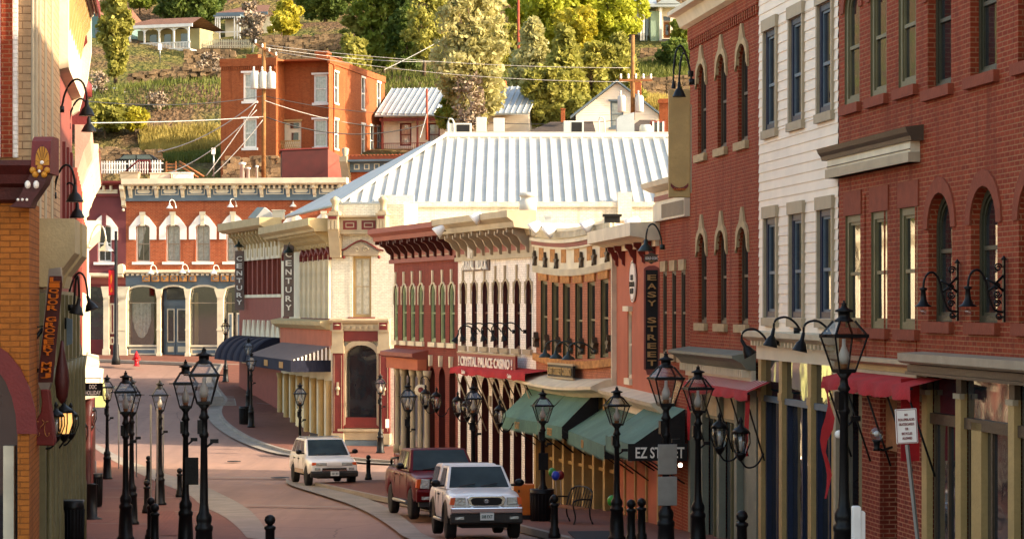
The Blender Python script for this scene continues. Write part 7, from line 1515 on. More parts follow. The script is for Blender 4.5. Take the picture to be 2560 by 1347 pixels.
def tree(px_, yb, yt, wpx, D, shape, leaf, label, name='deciduous_tree', cat='tree', group='trees on the hillside', nclump=34, per=95, size=.26, trunk='bark', base=.12, bare=0, seed=None, bury=0):
    s = S(D); H = (yb - yt) * s; W_ = wpx * s; rr = random.Random(seed or int(px_ * 7 + yt)); t = empty(name, T(px_, yb, D) - Vector((0, 0, bury)), label, cat, group)
    b = MB(); r0 = max(.08, H * .022)
    top = (rr.uniform(-.04, .04) * W_, 0, H * .8); tr = [(0, 0, -.5), (rr.uniform(-.03, .03) * W_, 0, H * .25), (rr.uniform(-.05, .05) * W_, 0, H * .5), top]; q_ = smooth3(tr, 1); b.tube(q_, [r0 * (1 - .8 * i / (len(q_) - 1)) for i in range(len(q_))], 7)
    nclump = int(nclump * 1.45); per = int(per * .72); cl = crown_clumps(shape, rr, nclump)
    for k in range(0, nclump, 4 if not bare else 2): c = cl[k]; z0_ = H * max(.15, min(.7, c[2] * .6)); p1 = Vector((c[0] * W_, c[1] * W_, c[2] * H)); b.tube([(0, 0, z0_), (p1.x * .4, p1.y * .4, z0_ + (p1.z - z0_) * .35), p1], [r0 * .4, r0 * .25, r0 * .08], 4)
    b.obj('trunk', M[trunk], t)
    b = MB()
    for c in cl:
        k = rr.uniform(.6, 1.25); cr = max(.4, (H * W_) ** .5 * .088) * k
        leafy(b, (c[0] * W_, c[1] * W_, c[2] * H), cr, cr * .9, int(per * k), size, rr)
    if not bare: leafy(b, (0, 0, H * .5), W_ * .34, H * .36, int(nclump * per * .10), size, rr)
    b.obj('crown', M[leaf], t); return t
# back forest (top of the picture)
tree(960, 190, -60, 150, 214, 'round', 'leaf_green', 'tall leafy green tree behind the brick house chimneys', nclump=60); tree(900, 150, 5, 110, 216, 'round', 'leaf_olive', 'thin birch like tree left of the tall leafy one behind the chimneys', trunk='bark_pale')
tree(1020, 195, -50, 120, 212, 'round', 'leaf_dark', 'dark green tree between the chimneys and the big cottonwood', nclump=50); tree(810, 60, -90, 190, 238, 'round', 'leaf_dark', 'dark tree mass above the golden grass', nclump=60)
tree(720, 90, -10, 90, 226, 'bush', 'leaf_yellow', 'yellow green bush tree right of the bare shrub', nclump=26); tree(705, 84, 28, 75, 222, 'bush', 'leaf_yellow', 'rounded yellow shrub beside the golden grass', name='shrub', cat='shrub', nclump=16)
tree(632, 118, 6, 62, 219, 'round', 'twig', 'bare pale twiggy shrub in front of the tan house', name='bare_shrub', cat='shrub', bare=1, per=40, size=.2, trunk='bark_pale', nclump=34)
tree(470, 90, -60, 190, 236, 'round', 'leaf_dark', 'dark evergreen mass right of the arched porch house', name='evergreen_tree', nclump=70); tree(350, 25, -70, 140, 244, 'round', 'leaf_green', 'green tree above the arched porch roof', nclump=40); tree(520, 60, -60, 110, 244, 'round', 'leaf_dark', 'dark tree between the two porch houses', name='evergreen_tree', nclump=44)
tree(289, 195, -45, 92, 205, 'column', 'leaf_olive', 'tall narrow yellow green tree in front of the porch houses', nclump=64, per=110, name='poplar_tree'); 
tree(1060, 175, -60, 130, 206, 'round', 'leaf_olive', 'airy olive tree left of the big cottonwood', nclump=44, per=70); tree(1180, 40, -90, 190, 236, 'round', 'leaf_dark', 'dark tree behind the big cottonwood top', nclump=50)
tree(1400, 120, -80, 210, 222, 'round', 'leaf_lime', 'bright yellow green tree right of the tall reddish pole', nclump=80, per=110); tree(1530, 130, -70, 190, 224, 'round', 'leaf_lime', 'bright yellow green tree left of the victorian house', nclump=80, per=110); tree(1320, 90, -70, 130, 232, 'round', 'leaf_lime', 'lime tree crown behind the tall reddish pole', nclump=50)
tree(1330, 310, 55, 170, 190, 'cone', 'leaf_willow', 'pale pointed tree right of the big cottonwood', nclump=70, per=95); tree(1410, 320, 75, 160, 187, 'cone', 'leaf_olive', 'pointed olive tree in the centre of the row', nclump=70, per=95); tree(1365, 330, 160, 130, 180, 'round', 'leaf_olive', 'leafy tree between the metal roof house and the white gable', nclump=54); tree(1478, 290, 110, 130, 190, 'round', 'leaf_olive', 'rounded tree left of the white gable peak', nclump=54); tree(1548, 250, 85, 140, 194, 'cone', 'leaf_olive', 'pointed tree nearest the victorian house', nclump=60)
tree(1180, 345, -30, 205, 173, 'round', 'leaf_willow', 'big pale cottonwood in front of the metal roofed house', name='cottonwood_tree', nclump=100, per=90, trunk='bark', size=.24); tree(1176, 335, 190, 100, 171, 'round', 'twig', 'grey bare branched small tree before the metal roof', name='bare_tree', bare=1, per=30, size=.18, trunk='bark_pale')
tree(1140, 345, 235, 110, 175, 'round', 'leaf_green', 'green tree low in front of the metal roof', nclump=26)
tree(1690, 182, 92, 100, 214, 'bush', 'leaf_dark', 'dark rounded bush below the victorian house', name='bush', cat='bush', nclump=40, per=110); tree(1700, 100, 52, 60, 229, 'bush', 'leaf_green', 'small green bush beside the victorian house door', name='bush', cat='bush', nclump=16)
tree(262, 330, 246, 160, 187.5, 'bush', 'leaf_olive', 'wide olive bush beside the white roofed house', name='bush', cat='bush', nclump=44, per=110); tree(338, 316, 268, 66, 188, 'bush', 'leaf_yellow', 'yellow green bush right of the wide olive bush', name='bush', cat='bush', nclump=16)
tree(525, 205, 130, 85, 208, 'bush', 'twig', 'bare brown twiggy brush left of the brick house', name='brush', cat='shrub', nclump=26, bare=1, per=60, size=.18); tree(395, 270, 235, 70, 192, 'bush', 'twig', 'low brown brush on the slope above the golden grass', name='brush', cat='shrub', nclump=14, bare=1, per=50, size=.16); tree(245, 225, 180, 50, 196, 'bush', 'twig', 'pale bare bush at the foot of the tall narrow tree', name='brush', cat='shrub', nclump=12, bare=1, per=40, size=.16)
tree(1275, 215, 60, 110, 208, 'round', 'leaf_olive', 'olive tree between the cottonwood and the pale pointed tree', nclump=44); tree(880, 215, 95, 90, 203, 'round', 'leaf_olive', 'low airy tree behind the right end of the brick house', nclump=34, trunk='bark_pale'); tree(1440, 200, 20, 130, 212, 'round', 'leaf_yellow', 'yellow tree behind the pointed olive tree', nclump=50)
rr = random.Random(11)
b = MB()
for k in range(46): tx = rr.uniform(780, 1720); leafy(b, (((tx - CX) / F * 262), 262 + rr.uniform(-6, 8), 33 + rr.uniform(-1, 6)), 4.5, 4.0, 150, .5, rr)
tag(b.obj('distant_woods', M['leaf_green']), 'mass of distant green woodland along the top of the hill', 'woodland', None, 'stuff')
b = MB()
for k in range(22): tx = rr.uniform(150, 800); leafy(b, (((tx - CX) / F * 264), 264 + rr.uniform(-6, 8), 34 + rr.uniform(-1, 5)), 4.5, 4.0, 150, .5, rr)
tag(b.obj('dark_woods', M['leaf_dark']), 'dark woodland along the hilltop at the upper left', 'woodland', None, 'stuff')
def grass(name, regions, mat, label, h=.6):
    b = MB()
    for (p0, p1, D0, D1, n) in regions:
        for _ in range(n):
            D = rr.uniform(D0, D1); x = (rr.uniform(p0, p1) - CX) / F * D; z = hz(x, D) - .1; hh = h * rr.uniform(.5, 1.3); a = rr.uniform(0, 6.28); w_ = .06; lx, ly = rr.gauss(0, .12), rr.gauss(0, .12)
            b.add([(x - w_ * math.cos(a), D - w_ * math.sin(a), z), (x + w_ * math.cos(a), D + w_ * math.sin(a), z), (x + lx, D + ly, z + hh)], [(0, 1, 2)])
    tag(b.obj(name, M[mat]), label, 'grass', None, 'stuff')
grass('golden_grass', [(350, 555, 184.5, 189, 6000), (735, 905, 216, 221, 4500), (640, 905, 213, 216, 1500), (1590, 1725, 194, 202, 5000)], 'grass_gold', 'dry golden grass in sunlit bands on the hillside', .75)
grass('green_grass', [(230, 560, 173, 183, 8000), (230, 560, 192, 203, 1500), (880, 1600, 188, 212, 9000), (1595, 1725, 206, 216, 3500), (430, 620, 205, 211, 2000)], 'grass_green', 'rough green grass covering the hillside', .5)
# ================================================================== street furniture
def lamp_proto(plate=None):
    parts = {}
    b = MB(); b.lathe([(.20, 0), (.20, .06), (.165, .10), (.15, .45), (.135, .72), (.15, .74), (.15, .80), (.115, .84), (.13, .9), (.13, .97), (.085, 1.05), (.07, 1.2), (.055, 2.3), (.08, 2.34), (.08, 2.38), (.06, 2.42), (.06, 2.62), (.09, 2.66), (.06, 2.72), (.05, 2.8), (.12, 2.9)], (0, 0, 0), 12); b.box(-.11, -.03, -.07, .07, 2.38, 2.62); parts['post'] = b.mesh('post', M['black'])
    b = MB(); b.tube([(0, 0, 2.12), (.17, 0, 2.26)], .02, 5); b.box(.1, .24, -.02, .02, 2.22, 2.29); parts['ladder_rest'] = b.mesh('ladder_rest', M['black'])
    b = MB(); w0, w1, w2 = .115, .235, .11; z0, z1, z2 = 2.90, 3.36, 3.58
    for sx, sy in ((1, 1), (1, -1), (-1, 1), (-1, -1)): b.tube([(sx * w0, sy * w0, z0), (sx * w1, sy * w1, z1)], .014, 5, sm=False); b.tube([(sx * w1, sy * w1, z1 + .02), (sx * w2, sy * w2, z2)], .018, 5, sm=False)
    for s_ in (1, -1):
        b.box(-w1 - .02, w1 + .02, s_ * w1 - .016, s_ * w1 + .016, z1 - .005, z1 + .045); b.box(s_ * w1 - .016, s_ * w1 + .016, -w1 - .02, w1 + .02, z1 - .004, z1 + .044); b.box(-w0 - .01, w0 + .01, s_ * w0 - .012, s_ * w0 + .012, z0 - .01, z0 + .03); b.box(s_ * w0 - .012, s_ * w0 + .012, -w0 - .01, w0 + .01, z0 - .009, z0 + .029)
        b.tube([(s_ * (w1 + .02), 0, z1 + .02), (s_ * (w1 + .1), 0, z1 + .02)], .01, 4)
    b.box(-w0, w0, -w0, w0, z0 - .02, z0 - .005)
    b.lathe([(w2 * 1.3, z2 - .01), (w2 * 1.15, z2 + .02), (.085, z2 + .05), (.085, z2 + .12), (.13, z2 + .125), (.13, z2 + .15), (.05, z2 + .18), (.03, z2 + .22), (.045, z2 + .235), (.012, z2 + .255), (.022, z2 + .275), (.002, z2 + .285)], (0, 0, 0), 8); parts['lantern_frame'] = b.mesh('lantern_frame', M['black'])
    b = MB()
    for (a0_, z0_, a1_, z1_) in ((w0, z0 + .02, w1, z1), (w1, z1 + .04, w2, z2)):
        for s_ in (1, -1): b.quad((-a0_, s_ * a0_, z0_), (a0_, s_ * a0_, z0_), (a1_, s_ * a1_, z1_), (-a1_, s_ * a1_, z1_)); b.quad((s_ * a0_, -a0_, z0_), (s_ * a0_, a0_, z0_), (s_ * a1_, a1_, z1_), (s_ * a1_, -a1_, z1_))
    parts['lantern_glass'] = b.mesh('lantern_glass', M['lamp_glass'])
    b = MB(); b.lathe([(.05, 2.93), (.05, 3.0)], (0, 0, 0), 8, 1); b.lathe([(.045, 3.0), (.075, 3.08), (.07, 3.14), (.03, 3.24), (.025, 3.34)], (0, 0, 0), 10, 0); parts['bulb'] = b.mesh('bulb', [M['frost'], M['wood']])
    return parts
LP = lamp_proto()
def street_lamp(px_, ppm, ytop, label, rz=.15, plates=(), rest=1, group='gas style street lamps'):
    D = F / ppm; z = g(D) + (.13 if px_ > 540 else .01); zt_ = (HY - ytop) / ppm; k = (zt_ - z) / 3.865; t = empty('street_lamp', ((px_ - CX) / F * D, D, z), label, 'street lamp', group, rz)
    for n_, me in LP.items():
        o = link(n_, me, t); o.scale = (1, 1, k)
    for (w_, z0_, z1_, mt, side) in plates:
        b = MB(); b.box(-w_ / 2 + side, w_ / 2 + side, -.10, -.085, z0_ * k, z1_ * k); b.obj('sign_plate', M[mt], t, bevel=.01)
    return t
street_lamp(510, 150, 866, 'nearest of the left lamps, the right one of the overlapping pair'); street_lamp(464, 122, 898, 'left one of the overlapping pair, carrying a dark sign plate', plates=((.28, 1.35, 1.9, 'black', .12),))
street_lamp(314, 110, 926, 'front lamp of the close pair before the DOC HOLLIDAY sign'); street_lamp(329, 95, 940, 'rear lamp of the close pair, mostly hidden by the front one'); street_lamp(400, 80.5, 948, 'lamp standing among the thin grey poles'); street_lamp(268, 65, 935, 'slim lamp immediately right of the DOC HOLLIDAY sign')
street_lamp(2110, 184, 750, 'largest lamp, in front of the red awning at right', .3); street_lamp(1665, 150, 878, 'lamp below the black vertical sign, with two grey sign plates', .2, plates=((.33, 1.1, 1.62, 'steel', .0), (.33, 1.66, 2.2, 'steel', 0)))
street_lamp(1745, 130, 912, 'lamp right of the one below the black vertical sign'); street_lamp(1542, 115, 965, 'lamp before the right part of the green awnings'); street_lamp(1357, 96, 972, 'lamp before the left green awning and black bin', plates=((.26, 1.5, 2.0, 'black', .0),))
street_lamp(1183, 83, 958, 'lamp behind the red pickup before the white brick arches'); street_lamp(1020, 77, 955, 'lamp before the small maroon canopy'); street_lamp(951, 55, 933, 'lamp at the corner right of the big dark display window', 0); street_lamp(750, 63, 955, 'lamp just behind the white sport utility vehicle')
street_lamp(628, 49.6, 878, 'lamp on the far pavement beside the black bin'); street_lamp(621, 47, 843, 'lamp right behind the one beside the black bin'); street_lamp(564, 42.9, 795, 'farthest lamp, before the slate blue shopfront')
def bollard(px_, D, label, h=.95):
    t = empty('bollard', ((px_ - CX) / F * D, D, g(D) + (.02 if px_ < 900 else .13 if px_ > 1000 else .02)), label, 'bollard', 'black ball topped bollards'); b = MB(); b.lathe([(.14, 0), (.14, .08), (.115, .12), (.11, .2), (.085, .24), (.08, h - .26), (.1, h - .24), (.1, h - .2), (.05, h - .17)], (0, 0, 0), 12); b.obj('post', M['black'], t)
    b = MB(); b.ball((0, 0, h - .085), .095, 12); b.obj('ball', M['black'], t)
bollard(449, gD(1243), 'bollard alone at the left kerb, nearest the road centre'); bollard(371, gD(1203), 'farthest of the four bollards in line on the left pavement'); bollard(367, gD(1283), 'second farthest of the four bollards in line on the left pavement'); bollard(377, 55, 'third of the four bollards in line on the left pavement'); bollard(387, 50, 'nearest of the four bollards in line on the left pavement')
bollard(675, 41, 'bollard cut by the bottom edge of the photo, in the road middle'); bollard(921, gD(1200), 'bollard just right of the white sport utility vehicle'); bollard(1386, 53, 'bollard right of the black bin'); bollard(1578, 49, 'bollard beyond the lamp before the right green awning'); bollard(1604, 50, 'square topped bollard by the shop door under the right green awning'); bollard(1855, 38, 'bollard before the cream clapboard shop'); bollard(708, gD(1028) - 1, 'small bollard under the grey awning'); bollard(785, 108, 'dark bollard beside the bench under the grey awning')
def bin_(px_, D, w, h, label, z=None):
    t = empty('litter_bin', ((px_ - CX) / F * D, D, g(D) + .04), label, 'litter bin', 'black litter bins'); r = w / 2; b = MB(); b.lathe([(r * .86, 0), (r * .9, .04), (r * .96, h * .86), (r, h * .88), (r, h * .92), (r * .96, h * .93), (r * 1.02, h), (r * .8, h)], (0, 0, 0), 20); b.lathe([(r * .8, h), (r * .7, h * .97), (.01, h * .97)], (0, 0, 0), 20); b.obj('drum', M['black'], t)
    b = MB()
    for k in range(20): a = 2 * math.pi * k / 20; b.tube([(r * .9 * math.cos(a), r * .9 * math.sin(a), .05), (r * .985 * math.cos(a), r * .985 * math.sin(a), h * .86)], .009, 4)
    b.obj('slats', M['black'], t)
bin_(182, 43.5, .42, 1.15, 'large black litter bin at the bottom left by the olive columns'); bin_(238, 73, .46, 1.0, 'black litter bin farther along the left pavement'); bin_(611, gD(1065), .55, .98, 'black litter bin beside the far lamp'); bin_(1355, 62.5, .64, .92, 'black litter bin below the lamp before the green awning')
t = empty('ash_urn', ((229 - CX) / F * 66, 66, g(66)), 'slim black ash urn on a flat foot between the two left bins', 'ash urn'); b = MB(); b.lathe([(.3, 0), (.3, .03), (.16, .08), (.15, .95), (.17, .97), (.02, 1.0)], (0, 0, 0), 14); b.obj('urn', M['black'], t)
for (p_, yt, D, lb) in ((297, 1008, 100, 'thin grey pole between the slim lamp and the close pair'), (341, 1014, 94, 'thin grey pole right of the close pair of lamps'), (377, 1010, 76, 'thin grey pole left of the lamp among poles'), (393, 1020, 70, 'perforated grey pole just left of the lamp among poles'), (408, 1034, 84, 'thin grey pole right of the lamp among poles')):
    t = empty('thin_pole', ((p_ - CX) / F * D, D, g(D)), lb, 'pole', 'thin grey poles on the left pavement'); h = (HY - yt) / F * D - g(D); b = MB(); b.box(-.025, .025, -.02, .02, 0, h); b.obj('post', M['steel'], t)
D = 146.2; t = empty('fire_hydrant', ((341 - CX) / F * D, D, g(D) + .13), 'bright red fire hydrant on the far pavement', 'fire hydrant'); b = MB(); b.lathe([(.2, 0), (.2, .05), (.13, .08), (.13, .5), (.19, .52), (.19, .57), (.15, .6), (.12, .75), (.05, .82), (.05, .9), (.01, .92)], (0, 0, 0), 14); b.obj('barrel', M['red_bright'], t); b = MB(); b.lathe([(.001, -.24), (.07, -.24), (.07, .24), (.001, .24)], (0, 0, 0), 10); b.xf(Matrix.Translation((0, 0, .42)) @ Matrix.Rotation(R(90), 4, 'Y')); b.obj('nozzle', M['red_bright'], t); b = MB(); b.lathe([(.001, -.2), (.09, -.2), (.09, 0)], (0, 0, 0), 10); b.xf(Matrix.Translation((0, 0, .36)) @ Matrix.Rotation(R(-90), 4, 'X')); b.obj('cap', M['red_bright'], t)
D = 147; t = empty('banner_pole', ((290 - CX) / F * D, D, g(D) + .1), 'dark grey street pole with a red vertical banner before the plum building', 'pole'); h = (HY - 578) / F * D - g(D) - .1; b = MB(); b.lathe([(.28, 0), (.26, .35), (.2, .5), (.17, 1.2), (.12, 1.3), (.09, h)], (0, 0, 0), 12); b.obj('post', M['iron'], t); b = MB(); b.tube([(0, 0, h * .82), (-.55, 0, h * .9), (-.9, 0, h * .84)], .03, 5); b.tube([(0, 0, h * .71), (-.45, 0, h * .71)], .025, 5); b.tube([(0, 0, h * .52), (-.45, 0, h * .52)], .025, 5); b.obj('arm', M['iron'], t)
b = MB(); b.box(-.45, -.1, -.02, .02, h * .52, h * .71); o = b.obj('banner', M['red_bright'], t); b = MB(); b.prism([(-.32, h * .6), (-.2, h * .64), (-.24, h * .68), (-.34, h * .66)], 'y', -.035, -.021); b.prism([(-.36, h * .54), (-.2, h * .55), (-.26, h * .585)], 'y', -.035, -.021); b.obj('banner_motif', M['orange_paint'], o)
# ---- signs
def blade(px_, y0, y1, wpx, D, label, txt, board, letters, name='vertical_sign', frame=None, lw=.62, side=1, cut=False, dx=0):
    s = S(D); t = empty(name, T(px_, (y0 + y1) / 2, D), label, 'sign'); h = (y1 - y0) * s; w = wpx * s
    b = MB(); 
    if cut: b.prism([(-w * .3, -h / 2), (w * .3, -h / 2), (w * .36, -h * .46), (w / 2, -h * .45), (w / 2, h * .47), (w * .4, h * .485), (w * .2, h / 2), (-w * .2, h / 2), (-w * .4, h * .485), (-w / 2, h * .47), (-w / 2, -h * .45), (-w * .36, -h * .46)], 'y', -.06, .06)
    else: b.box(-w / 2, w / 2, -.06, .06, -h / 2, h / 2)
    bd_ = b.obj('board', M[board], t, bevel=.01)
    if frame: b = MB(); b.box(-w * .38, w * .38, -.075, -.061, -h * .45, h * .46); b.obj('face', M[frame], t); 
    n = len(txt)
    for i, ch in enumerate(txt):
        if ch == ' ': continue
        zc = h * .43 - h * .86 * (i + .5) / n; ww = w * lw * (.25 if ch == 'I' else 1)
        text_mb(ch, ww + .05, h * .86 / n * .66 + .05, .03).obj('letter_outline', M['dark'], t, (dx, -.085, zc)); text_mb(ch, ww, h * .86 / n * .66, .04).obj('lettering', M[letters], t, (dx, -.12, zc))
    return t, w, h, s
blade(599, 627, 775, 23, 136, 'left vertical CENTURY sign, on the maroon building corner', 'CENTURY', 'sign_brown', 'letters')
blade(722, 612, 792, 25, 121.8, 'right vertical CENTURY sign, before the cream bracketed building', 'CENTURY', 'sign_brown', 'letters')
gooseneck(597, 618, 135.5, .3, .95, .35, 1, 'green_shade', label='green shade lamp over the left CENTURY sign', group='lamps over the vertical signs'); gooseneck(721, 632, 121.5, .3, 1.0, .35, 1, 'green_shade', label='green shade lamp over the right CENTURY sign', group='lamps over the vertical signs')
t, w, h, s = blade(1629, 664, 936, 40, 57, 'tall black vertical sign reading EASY STREET in gold on a red border', 'EASY STREET', 'maroon_light', 'gold', frame='dark', cut=True, lw=.55)
t = empty('saloon_plaque', T(1628, 645, 57), 'small dark winged plaque reading GOLD COIN SALOON above the vertical sign', 'sign'); s = S(57); b = MB(); b.prism([(-19 * s, -8 * s), (-15 * s, -5 * s), (-19 * s, -2 * s), (-14 * s, 4 * s), (-20 * s, 8 * s), (-10 * s, 9 * s), (0, 14 * s), (10 * s, 9 * s), (20 * s, 8 * s), (14 * s, 4 * s), (19 * s, -2 * s), (15 * s, -5 * s), (19 * s, -8 * s), (8 * s, -10 * s), (0, -15 * s), (-8 * s, -10 * s)], 'y', -.04, .04); b.obj('board', M['brown_trim'], t); text_mb('GOLD COIN', 30 * s, 6.5 * s, .02).obj('lettering', M['letters'], t, (0, -.06, -.5 * s)); text_mb('SALOON', 15 * s, 3.5 * s, .02).obj('lettering', M['gold'], t, (0, -.06, -8 * s))
gooseneck(1615, 628, 58.5, .20, .4, .35, 1, 'green_shade', label='green shade lamp over the EASY STREET sign', group='lamps over the vertical signs', shade_h=.28)
# oval bread sign painted board on the stucco wall
u_ = fs.u(1586); t = empty('oval_wall_sign', fs.W(u_, .03, fs.z(1586, 703)), 'round white sign OLD HOMESTEAD BREAD on the orange stucco wall', 'sign', None, fs.root.rotation_euler.z); r = (755 - 650) / 2 * S(fs.D(1586)); b = MB(); b.prism([(r * math.cos(a), r * math.sin(a)) for a in [2 * math.pi * k / 32 for k in range(32)]], 'y', -.03, 0); b.obj('disc', M['letters'], t); b = MB()
for k in range(32): a0_, a1_ = 2 * math.pi * k / 32, 2 * math.pi * (k + 1) / 32; b.quad((r * .93 * math.cos(a0_), -.035, r * .93 * math.sin(a0_)), (r * .93 * math.cos(a1_), -.035, r * .93 * math.sin(a1_)), (r * .88 * math.cos(a1_), -.035, r * .88 * math.sin(a1_)), (r * .88 * math.cos(a0_), -.035, r * .88 * math.sin(a0_)))
b.obj('ring', M['iron'], t)
for i, (tx, ww, hh, zz) in enumerate((('OLD', .8, .26, .18), ('HOMESTEAD', 1.5, .24, -.14), ('BREAD', 1.0, .26, -.46))): text_mb(tx, ww * r / .95, hh * r / .95, .01).obj('lettering', M['iron'], t, (0, -.045, zz * r))
# tan casino blade sign
t = empty('tan_blade_sign', T(1698, 362, 50), 'tall plain tan blade sign with a red CASINO ribbon at its foot', 'sign'); s = S(50); b = MB(); b.box(-27 * s, 27 * s, -.08, .08, -132 * s, 137 * s); b.obj('board', M['tan'], t, bevel=.015); b = MB(); b.prism([(-22 * s, -96 * s), (-17 * s, -101 * s), (-10 * s, -106 * s), (0, -108 * s), (10 * s, -106 * s), (17 * s, -101 * s), (22 * s, -96 * s), (22 * s, -104 * s), (16 * s, -111 * s), (8 * s, -115 * s), (0, -116 * s), (-8 * s, -115 * s), (-16 * s, -111 * s), (-22 * s, -104 * s)], 'y', -.10, -.081); b.obj('ribbon', M['maroon'], t); text_mb('CASINO', 30 * s, 6 * s, .012).obj('lettering', M['orange_paint'], t, (0, -.11, -112 * s))
b = MB(); b.box(27 * s, 31 * s, -.04, .04, -120 * s, 100 * s); b.obj('mounting_rail', M['grey_beige'], t)
gooseneck(1698, 243, 49.5, .14, .26, .55, 1, label='black cone lamp over the tan blade sign', group='lamps over the vertical signs', drop=.1); gooseneck(1684, 222, 50.5, .05, .36, .55, 1, label='thin black arm with a small socket behind the cone lamp over the tan sign', group='lamps over the vertical signs', drop=.1)
# wall signs on the right row
def wsign(f, pl, pr, yt, yb, ref, out, name, label, board, txt, letters, th=.62, arrow=False):
    a, c = f.u(pl), f.u(pr); zt_, zb_ = f.z(ref, yt), f.z(ref, yb); t = empty(name, f.W((a + c) / 2, out, (zt_ + zb_) / 2), label, 'sign', None, f.root.rotation_euler.z); w, h = c - a, zt_ - zb_; b = MB()
    b.box(-w / 2, w / 2, -.05, .03, -h / 2, h / 2); b.obj('board', M[board], t); b = MB(); b.box(-w / 2 - .03, w / 2 + .03, -.06, .02, h / 2, h / 2 + .05); b.box(-w / 2 - .03, w / 2 + .03, -.06, .02, -h / 2 - .05, -h / 2); b.obj('edging', M['grey_beige'], t); text_mb(txt, w * .92, h * th, .03).obj('lettering', M[letters], t, (0, -.075, 0))
wsign(fc, 1171, 1318, 886, 926, 1245, .35, 'casino_wall_sign', 'red board reading CRYSTAL PALACE CASINO on the white brick building', 'red_sign', '! CRYSTAL PALACE CASINO !', 'letters')
wsign(ft, 1393, 1456, 912, 942, 1425, .25, 'casino_board_sign', 'grey board reading EAST STREET CASINO below the terracotta windows', 'iron', 'EAST STREET CASINO', 'tan')
t = empty('round_clock_sign', T(1052, 975, 84), 'round cream hanging sign with a dark red centre beside the maroon canopy', 'sign'); b = MB(); b.lathe([(.001, -.06), (.2, -.06), (.22, 0), (.2, .06), (.001, .06)], (0, 0, 0), 18); b.lathe([(.001, .062), (.1, .062), (.1, .07), (.001, .07)], (0, 0, 0), 14, 1); b.xf(Matrix.Rotation(R(75), 4, 'X')); b.obj('disc', [M['cream'], M['maroon']], t); b = MB(); b.tube(smooth3([(0, 0, .2), (0, 0, .45), (.2, .2, .5), (.3, .3, .3)]), .018, 5); b.obj('hook', M['iron'], t)
s = S(31.6); t = empty('rules_sign', T(2294, 1347, 31.4), 'white sign NO ROLLERBLADES SKATEBOARDS OR BICYCLES ALLOWED on a leaning perforated post', 'sign'); tl = (2265 - 2294) * s; b = MB(); b.tube([(.03, 0, -1.2), (0, 0, 0), (tl * .9, 0, 235 * s)], .028, 4, sm=False); b.obj('post', M['steel'], t); pl = MB(); w_, h_ = 27 * s, 43 * s; zc = 281 * s; pl.prism([(-w_, -h_), (w_, -h_), (w_, h_), (-w_, h_)], 'y', -.05, -.04); po = pl.obj('plate', M['letters'], t, (tl, 0, zc), (0, R(-3), 0), bevel=.008)
b = MB()
for (x0, x1, z0, z1) in ((-w_ * .93, w_ * .93, h_ * .93, h_ * .96), (-w_ * .93, w_ * .93, -h_ * .96, -h_ * .93), (-w_ * .93, -w_ * .88, -h_ * .95, h_ * .95), (w_ * .88, w_ * .93, -h_ * .95, h_ * .95)): b.box(x0, x1, -.056, -.051, z0, z1)
b.obj('border', M['red_sign'], po)
for i, (tx, ww) in enumerate((('NO', .3), ('ROLLERBLADES', 1.5), ('SKATEBOARDS', 1.4), ('OR', .3), ('BICYCLES', .95), ('ALLOWED', .9))): text_mb(tx, ww * w_, h_ * .15, .006).obj('lettering', M['red_sign'], po, (0, -.056, h_ * (.66 - .27 * i)))
t = empty('hanging_street_sign', T(303, 968, 90), 'small dark street name sign behind the close pair of lamps', 'sign'); b = MB(); b.box(-.3, .3, -.01, .01, -.06, .06); b.obj('plate', M['slate'], t); text_mb('GREGORY', .5, .08, .006).obj('lettering', M['letters'], t, (0, -.016, 0))
# ---- lamps along the right row
W_ = 'white barn lamp on the orange brick shop, '
for p_, y_, lb in ((424, 521, 'left one of the top three'), (576, 518, 'middle one of the top three'), (733, 517, 'right one of the top three'), (377, 684, 'left one over the shop letters'), (456, 682, 'middle one over the shop letters'), (534, 684, 'right one over the shop letters')):
    gooseneck(p_, y_, 150.0, .22, .32, .22, 1, 'white', label=W_ + lb, group='white lamps on the orange brick shop', depth=.5, shade_h=.3)
lab = ('leftmost, tilted out', 'second from left', 'third from left', 'fourth from left', 'fifth from left', 'rightmost')
for i, p_ in enumerate((1136, 1158, 1184, 1210, 1235, 1262)): gooseneck(p_, 852 if i else 856, 78 - i * .8, .12, .62, .25, 1, label='black sign lamp over the red casino board, ' + lab[i], group='black lamps over the red casino board', tilt=-14 if i else 25, drop=.05)
for i, p_ in enumerate((1363, 1390, 1421)): gooseneck(p_, 893 + i * 3, 69.5 - i, .20, .75, .25, 1, 'green_shade', label='broad dark green lamp over the grey casino board, ' + ('left', 'middle', 'right')[i], group='green lamps over the grey casino board', shade_h=.22, drop=.05)
for i, (p_, y_) in enumerate(((1876, 888), (1925, 866), (1999, 878))): gooseneck(p_, y_, 46.5 - i * 1.6, .14, .5, .2, 1, label='black cone lamp over the clapboard shop front, ' + ('left', 'middle', 'right')[i], group='black lamps over the clapboard shop front', tilt=(-30, 12, 12)[i], drop=.08, shade_h=.34)
def flood(px_, py_, D, label):
    t = empty('flood_light', T(px_, py_, D), label, 'flood light', 'white flood lights on the cornices'); b = MB(); b.lathe([(.05, .25), (.1, .2), (.2, -.05), (.21, -.12), (.001, -.12)], (0, 0, 0), 10); b.xf(Matrix.Rotation(R(50), 4, 'Y')); b.obj('shade', M['white'], t); b = MB(); b.tube([(0, 0, 0), (.25, .2, .02)], .02, 5); b.obj('arm', M['iron'], t)
